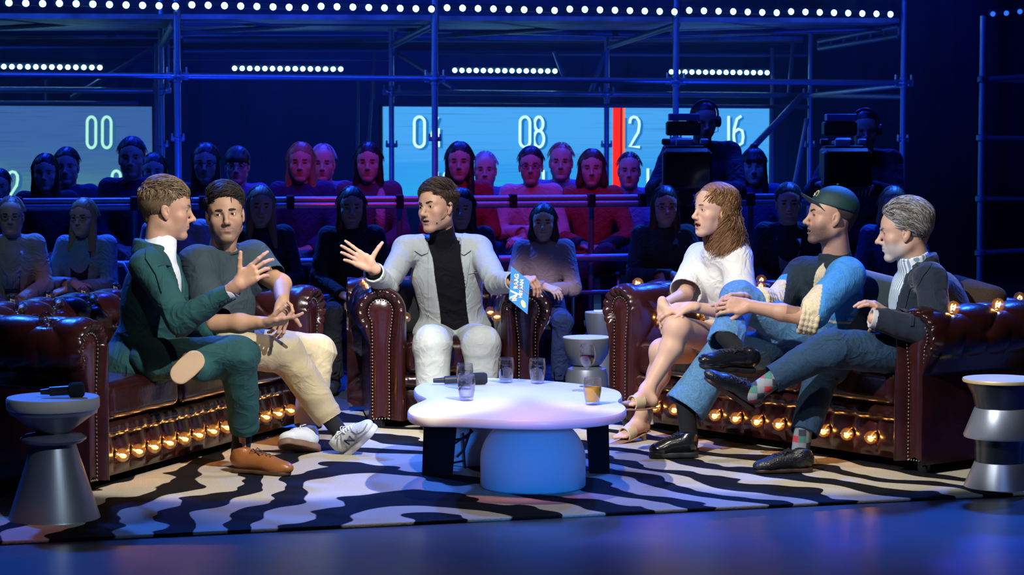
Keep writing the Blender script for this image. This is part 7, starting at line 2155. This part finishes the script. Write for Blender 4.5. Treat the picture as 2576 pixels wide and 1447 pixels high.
def aperson(px, py, D, zf, kind, fem, hk, hc, top, legs, yaw, label, glasses=False, extra=None, tilt=0):
    eye = P(px, py, D); sc_ = (eye[2] - zf) / (PB[kind][2][2] + .155)
    loc = np.array([eye[0], eye[1] + .055 * sc_, zf]); rz = math.radians(yaw)
    t = empty('person', loc, rz, label=label, cat='person', group='people in the audience'); t.scale = (sc_,) * 3
    me, off = AM[(kind, fem)]
    link('body', me, t)
    h = link('hair', HM[hk], t); h.location = tuple(off); h.scale = (1.04,) * 3; omat(h, mat('hair %s' % hc, HC[hc], .45, spec=.4))
    cols = dict(top=top, legs=legs, foot0=(.01, .01, .012), foot1=(.01, .01, .012))
    nm = dict(top='sweater', legs='trousers', foot0='shoe', foot1='shoe')
    for n_, me in GM[kind].items():
        o = link(nm[n_], me, t); omat(o, cmat(cols[n_]))
    if glasses: g = link('glasses', SPM, t); g.location = tuple(off); g.scale = (1.04,) * 3
    if extra:
        b = MB()
        if extra[0] == 'collar':
            for q in (1, -1):
                b.raw([(q * .012, -.098, .985), (q * .075, -.040, 1.06), (q * .085, .0, 1.075), (q * .095, -.075, 1.0), (q * .055, -.105, .955), (q * .012, -.096, .975), (q * .070, -.030, 1.04)], [(0, 1, 3, 4), (1, 2, 3), (0, 4, 5), (1, 6, 2)])
            n_ = 'collar'
        elif extra[0] == 'scarf':
            for q in (1, -1): b.tube([(q * .075, .03, 1.06), (q * .085, -.05, 1.02), (q * .085, -.13, .90), (q * .085, -.14, .74)], [.030, .034, .036, .034], 10)
            n_ = 'scarf'
        elif extra[0] == 'placket':
            b.box((0, -.128, .86), (.014, .008, .12), None, .004); n_ = 'shirt_front'
        elif extra[0] == 'open':
            b.prism([(-.05, 0), (.05, 0), (.085, .26), (-.085, .26)], 0, .02, lambda v: np.array([v[0], -.130 - v[2] + .045 * max(0, (v[1] - .1) / .16), .72 + v[1]])); n_ = 'undershirt'
        b.obj(n_, cmat(extra[1]), t, smooth=True)
    return t, loc, rz, sc_
FR = [
 (25, 545, 12.75, 'lap', 0, 'thin', 'fb', (.42, .36, .28), (.03, .05, .10), 8, 'grey-haired man with glasses in a beige knitted cardigan at the left edge', 1, ('open', (.50, .52, .48))),
 (212, 548, 12.9, 'fold', 1, 'long', 'fb', (.16, .27, .36), (.02, .03, .06), -12, 'woman with long blond hair and glasses in an open denim shirt, behind the left sofa', 1, ('open', (.02, .02, .03))),
 (440, 505, 12.95, 'lap', 1, 'mid', 'rd', (.55, .38, .42), (.05, .05, .1), 0, 'person in a fluffy pale pink sweater, mostly hidden behind the man in the green suit', 0, None),
 (652, 520, 12.9, 'lap', 1, 'long', 'fb', (.02, .02, .03), (.02, .02, .04), 10, 'smiling woman with very long blond hair in black, right behind the man in the T-shirt', 0, None),
 (882, 522, 12.95, 'lap', 1, 'mid', 'br', (.010, .010, .014), (.01, .01, .015), 6, 'smiling woman with shoulder-length hair and a black blazer, left of the host', 0, None),
 (1160, 525, 13.05, 'lap', 1, 'mid', 'bl', (.02, .02, .03), (.02, .02, .03), 0, 'dark-haired person whose face shows just right of the host\'s head', 0, None),
 (1368, 560, 12.9, 'fold', 1, 'bob', 'bl', (.30, .20, .24), (.015, .03, .10), -3, 'woman with a dark bob and white shirt collar over a patterned top, behind the card', 0, ('collar', (.62, .70, .80))),
 (1672, 520, 13.1, 'fold', 1, 'mid', 'br', (.020, .045, .035), (.03, .10, .3), 4, 'woman with glasses in a dark green sweater, left of the laughing woman', 1, None),
 (1985, 512, 13.2, 'lap', 0, 'short', 'br', (.012, .015, .022), (.02, .04, .09), -4, 'man in a dark leather jacket behind the woman in white and the cap man', 0, ('open', (.20, .20, .24))),
 (2248, 520, 13.3, 'lap', 1, 'bob', 'fb', (.03, .06, .16), (.02, .02, .03), 0, 'person in a dark blue coat, almost hidden behind the grey-haired man', 0, None)]
RR2 = [
 (112, 436, 14.5, 'lap', 1, 'long', 'bl', (.02, .02, .04), 'woman with long dark hair in the rear row, far left before the pale screen', 0, None),
 (-4, 470, 14.6, 'lap', 0, 'short', 'bl', (.03, .04, .08), 'person cropped at the left edge in the rear row', 0, None),
 (166, 420, 15.0, 'lap', 0, 'short', 'bl', (.03, .05, .10), 'bearded man in a dark sweater behind the long-haired woman at far left', 0, None),
 (330, 398, 14.5, 'lap', 0, 'short', 'bl', (.015, .018, .05), 'tall man in a dark turtleneck in front of the pale left screen', 0, None),
 (386, 432, 15.2, 'lap', 1, 'bob', 'bl', (.02, .02, .04), 'small dark-haired person half hidden behind the tall man in the turtleneck', 0, None),
 (516, 412, 14.6, 'lap', 1, 'long', 'br', (.05, .03, .06), 'woman with long straight hair and glasses, face lit magenta, rear row', 1, None),
 (596, 418, 15.2, 'lap', 0, 'bowl', 'br', (.10, .16, .30), 'blue-lit man with bowl-cut hair and glasses in the rear row', 1, None),
 (756, 410, 14.7, 'lap', 1, 'mid', 'fb', (.02, .03, .12), 'smiling woman with tied back blond hair and blue knit coat, rear row', 0, None),
 (812, 412, 15.3, 'lap', 0, 'thin', 'gr', (.08, .14, .28), 'white-haired man lit blue behind the smiling blond woman', 0, None),
 (926, 410, 14.8, 'lap', 1, 'mid', 'bl', (.10, .05, .09), 'woman in a purple top with pink scarf in the rear row, by the screen', 0, ('scarf', (.62, .30, .34))),
 (1156, 408, 14.9, 'lap', 1, 'long', 'bl', (.34, .015, .02), 'woman with long dark hair in a red turtleneck before the screen', 0, None),
 (1221, 428, 15.5, 'lap', 0, 'thin', 'gr', (.10, .20, .42), 'short man in a light blue shirt beside the woman in red', 0, None),
 (1336, 418, 15.0, 'fold', 1, 'short', 'bl', (.62, .34, .34), 'person with short dark hair and large glasses in a pink sweater', 1, None),
 (1412, 408, 15.6, 'lap', 0, 'thin', 'fb', (.14, .26, .45), 'tall man with an open denim shirt under the number 14', 0, ('open', (.03, .04, .06))),
 (1490, 424, 15.0, 'knee', 1, 'bob', 'br', (.34, .05, .04), 'woman in a red vest and blue shirt with crossed legs, left of the red stripe', 0, ('collar', (.3, .4, .6))),
 (1584, 430, 15.5, 'fold', 0, 'thin', 'br', (.14, .26, .48), 'man in a light shirt right of the red stripe with folded arms', 0, None),
 (1898, 420, 15.4, 'knee', 1, 'bun', 'bl', (.04, .08, .20), 'woman with fringe and top bun, face lit red, at the right end of the screen', 0, None)]
for i, (px, py, D, kd, fem, hk, hc, top, legs, yaw, lab, gl_, ex_) in enumerate(FR):
    t, loc, rz, sc_ = aperson(px, py, D, 0, kd, bool(fem), hk, hc, top, legs, yaw, lab, gl_, ex_)
    achair(loc, rz, sc_, 'tubular chair under the ' + ' '.join(lab.split()[:9]))
for i, (px, py, D, kd, fem, hk, hc, top, lab, gl_, ex_) in enumerate(RR2):
    t, loc, rz, sc_ = aperson(px, py, D, plat, kd, bool(fem), hk, hc, top, (.03, .07, .2) if i % 2 else (.02, .02, .03), (1000 - px) * .006, lab, gl_, ex_)
    achair(loc, rz, sc_, 'tubular chair under the ' + ' '.join(lab.split()[:9]))

# ---- camera crew
def crew(px, py, D, camx, camy, camD, lab, clab, reflect):
    eye = P(px, py, D); zf = plat if D > 14.6 else 0
    t, _, _, sc_ = None, 0, 0, 0
    base = np.array([eye[0], eye[1], zf]); root = empty('person', base, label=lab, cat='person')
    c = eye; R = yawf(8 if px < 2000 else -4, -10, 0); hs = 1.0
    s = SDF(); L = head_sdf(s, c, R, hs); s.cap(L(0, -.025, -.05), L(0, -.05, -.17), .058, .064, .03)
    core = SDF(); neck = L(0, -.05, -.17); pel = np.array([c[0] + .03, c[1] + .12, zf + .80])
    shR, shL = neck + [-.20, .02, -.05], neck + [.20, .02, -.05]
    torso(core, pel, neck, shR, shL, (0, -1, 0), .7, .7, .03)
    h = SDF()
    cc = P(camx, camy, camD)
    wR, wL = cc + [-.12, .42, -.10], cc + [.22, .40, -.12]
    hand(h, wR, (.3, -.8, .1), (.3, 0, -1), 1, 1, curl=(40, 40, 20)); hand(h, wL, (-.3, -.8, .1), (-.3, 0, -1), -1, 1, curl=(40, 40, 20))
    limbs(core, (shR, (shR + wR) / 2 + [-.08, .05, -.14], wR), (shL, (shL + wL) / 2 + [.10, .05, -.14], wL), (pel, [pel[0] + .12, pel[1], zf + .1]), (pel, [pel[0] - .12, pel[1], zf + .1]))
    body(root, base, [(s, .0045), (h, .006), (core, .02)], skin_col((.45, .28, .2), [(c, R, hs, {})]))
    hb, _ = hair_base(c, R, hs, 'short', .002); V, Q = hb.mesh(.006); link('hair', mesh_np('hair', V - base, Q, mat('hair bl', HC['bl'], .45, spec=.4), True), root)
    bkm = cmat((.012, .013, .018))
    t = SDF(); torso(t, pel, neck - [0, 0, .03], shR, shL, (0, -1, 0), 1.12, 1.1, .068)
    sleeve(t, shR, (shR + wR) / 2 + [-.08, .05, -.14], wR, (.07, .058, .045), hollow=False); sleeve(t, shL, (shL + wL) / 2 + [.10, .05, -.14], wL, (.07, .058, .045), hollow=False)
    sdf_part('jacket', t, .009, bkm, root, base, dict(amp=.005, freq=9, seed=3))
    t = SDF(); t.ell(pel, (.17, .13, .12), None, .03)
    for q in (1, -1): trouser_leg(t, pel + [q * .09, 0, -.04], pel + [q * .11, -.05, -.40], np.array([pel[0] + q * .12, pel[1], zf + .08]), (.09, .07, .06))
    sdf_part('trousers', t, .011, bkm, root, base)
    for q in (1, -1): shoe(root, base, (pel[0] + q * .12, pel[1] + .05, zf), (pel[0] + q * .13, pel[1] - .20, zf), (0, 0, 1), black, black, .045, .07, res=.007)
    hp = empty('headphones', c, label='black headphones worn by the camera operator at the ' + ('left' if px < 2000 else 'right'), cat='headphones'); 
    b = MB(); b.tube([L(q * .088, -.012, 0) - c if False else L(.093 * math.sin(a), -.012, .04 + .098 * math.cos(a)) - c for a in np.linspace(-1.9, 1.9, 19)], .007, 8); b.obj('headband', mat('headphone plastic', (.03, .035, .05), .35), hp, smooth=True)
    for q in (1, -1):
        b = MB(); RR = R.T @ np.array([[0, 0, 1], [0, 1, 0], [-1, 0, 0]]).T; b.lathe([(.0001, -.016), (.030, -.016), (.038, -.008), (.038, .010), (.030, .016), (.0001, .016)], L(q * .096, -.012, -.004) - c, 18, RR); b.obj('ear_cup', mat('headphone plastic'), hp, smooth='auto')
    b = MB(); b.tube([L(-.095, -.01, -.02) - c, L(-.085, .05, -.06) - c, L(-.04, .085, -.065) - c], .002, 5); b.obj('boom', black, hp, smooth=True)
    # the camera
    base = cc * [1, 1, 0]; r2 = empty('television_camera', base, label=clab, cat='camera')
    cm = mat('camera body', (.016, .017, .022), .5, bump=(120, .1)); gr = mat('camera grey', (.30, .33, .40), .4)
    k = cc - base
    def B(name, c_, h_, m_, bev=.01, par=None):
        b = MB(); b.box(k + np.array(c_), h_, None, bev); return b.obj(name, m_, par or r2, smooth='auto')
    hood = B('lens_hood', (0, -.02, 0), (.150, .10, .130), cm, .03)
    b = MB(); b.box(k + [0, -.120, -.002], (.135, .004, .112), None, .002); gls = b.obj('front_glass', mat('black glass', (.003, .003, .004), .05, coat=1, spec=1), hood)
    B('lens', (0, .20, 0), (.085, .14, .09), cm, .03); B('camera_body', (0, .48, .01), (.075, .20, .12), cm, .015)
    B('handle', (0, .36, .165), (.02, .14, .012), cm, .006)
    vf = B('viewfinder', (.0, .30, .255), (.105, .07, .045), cm, .01); B('sunshade', (.0, .24, .325), (.095, .06, .022), mat('blue plastic', (.05, .09, .28), .4), .004, vf)
    B('top_light', (-.01, .05, .165), (.052, .03, .030), gr, .012); B('mounting_plate', (-.01, .08, .138), (.12, .07, .008), cm, .004)
    for q in (-1, 1): B('cable_box', (q * .12, .12, .17), (.025, .035, .02), gr if q > 0 else cm, .008)
    b = MB(); b.tube([k + [.10, .1, .16], k + [.16, .16, .1], k + [.17, .2, -.04], k + [.13, .3, -.12]], .006, 6); b.obj('cable', black, r2, smooth=True)
    b = MB(); b.tube([k + [.08, .4, -.14], k + [.20, .5, -.12], k + [.24, .62, -.10]], .012, 8); b.obj('pan_handle', cm, r2, smooth=True)
    B('pan_head', (0, .42, -.17), (.07, .10, .06), cm, .015)
    b = MB(); b.lathe([(.0001, .03), (.10, .03), (.10, .10), (.055, .12), (.055, k[2] * .6), (.035, k[2] * .6), (.035, k[2] - .2), (.0001, k[2] - .2)], [k[0], k[1] + .42, 0], 24); b.obj('pedestal', cm, r2, smooth='auto')
    for i in range(3):
        a = i * 2 * PI / 3 + .5; b = MB(); b.tube([[k[0], k[1] + .42, .09], [k[0] + .30 * math.cos(a), k[1] + .42 + .30 * math.sin(a), .05]], .03, 8); b.obj('leg', cm, r2, smooth='auto')
crew(1772, 305, 14.55, 1727, 426, 13.55, 'camera operator with headphones and dark jacket standing before the screen with number 16', 'large black television camera covering the right end of the screen, left of the other camera', True)
crew(2176, 326, 14.6, 2128, 425, 13.75, 'camera operator with headphones standing in the dark at the right', 'large black television camera at the right, above the cap man', False)

# ---- theatre haze round the scaffold, where the blue beams show
hz = bpy.data.materials.new('haze'); hz.use_nodes = True; nt = hz.node_tree; nt.nodes.clear()
vs_ = nt.nodes.new('ShaderNodeVolumeScatter'); vs_.inputs['Color'].default_value = (.6, .75, 1, 1); vs_.inputs['Density'].default_value = .017; vs_.inputs['Anisotropy'].default_value = .25
o_ = nt.nodes.new('ShaderNodeOutputMaterial'); nt.links.new(vs_.outputs[0], o_.inputs['Volume'])
b = MB(); b.box((-1.35, 19.6, 2.1), (5.0, 3.3, 2.0))
o = b.obj('haze', hz, kind='stuff', label='thin blue haze hanging among the scaffold tubes', cat='haze')
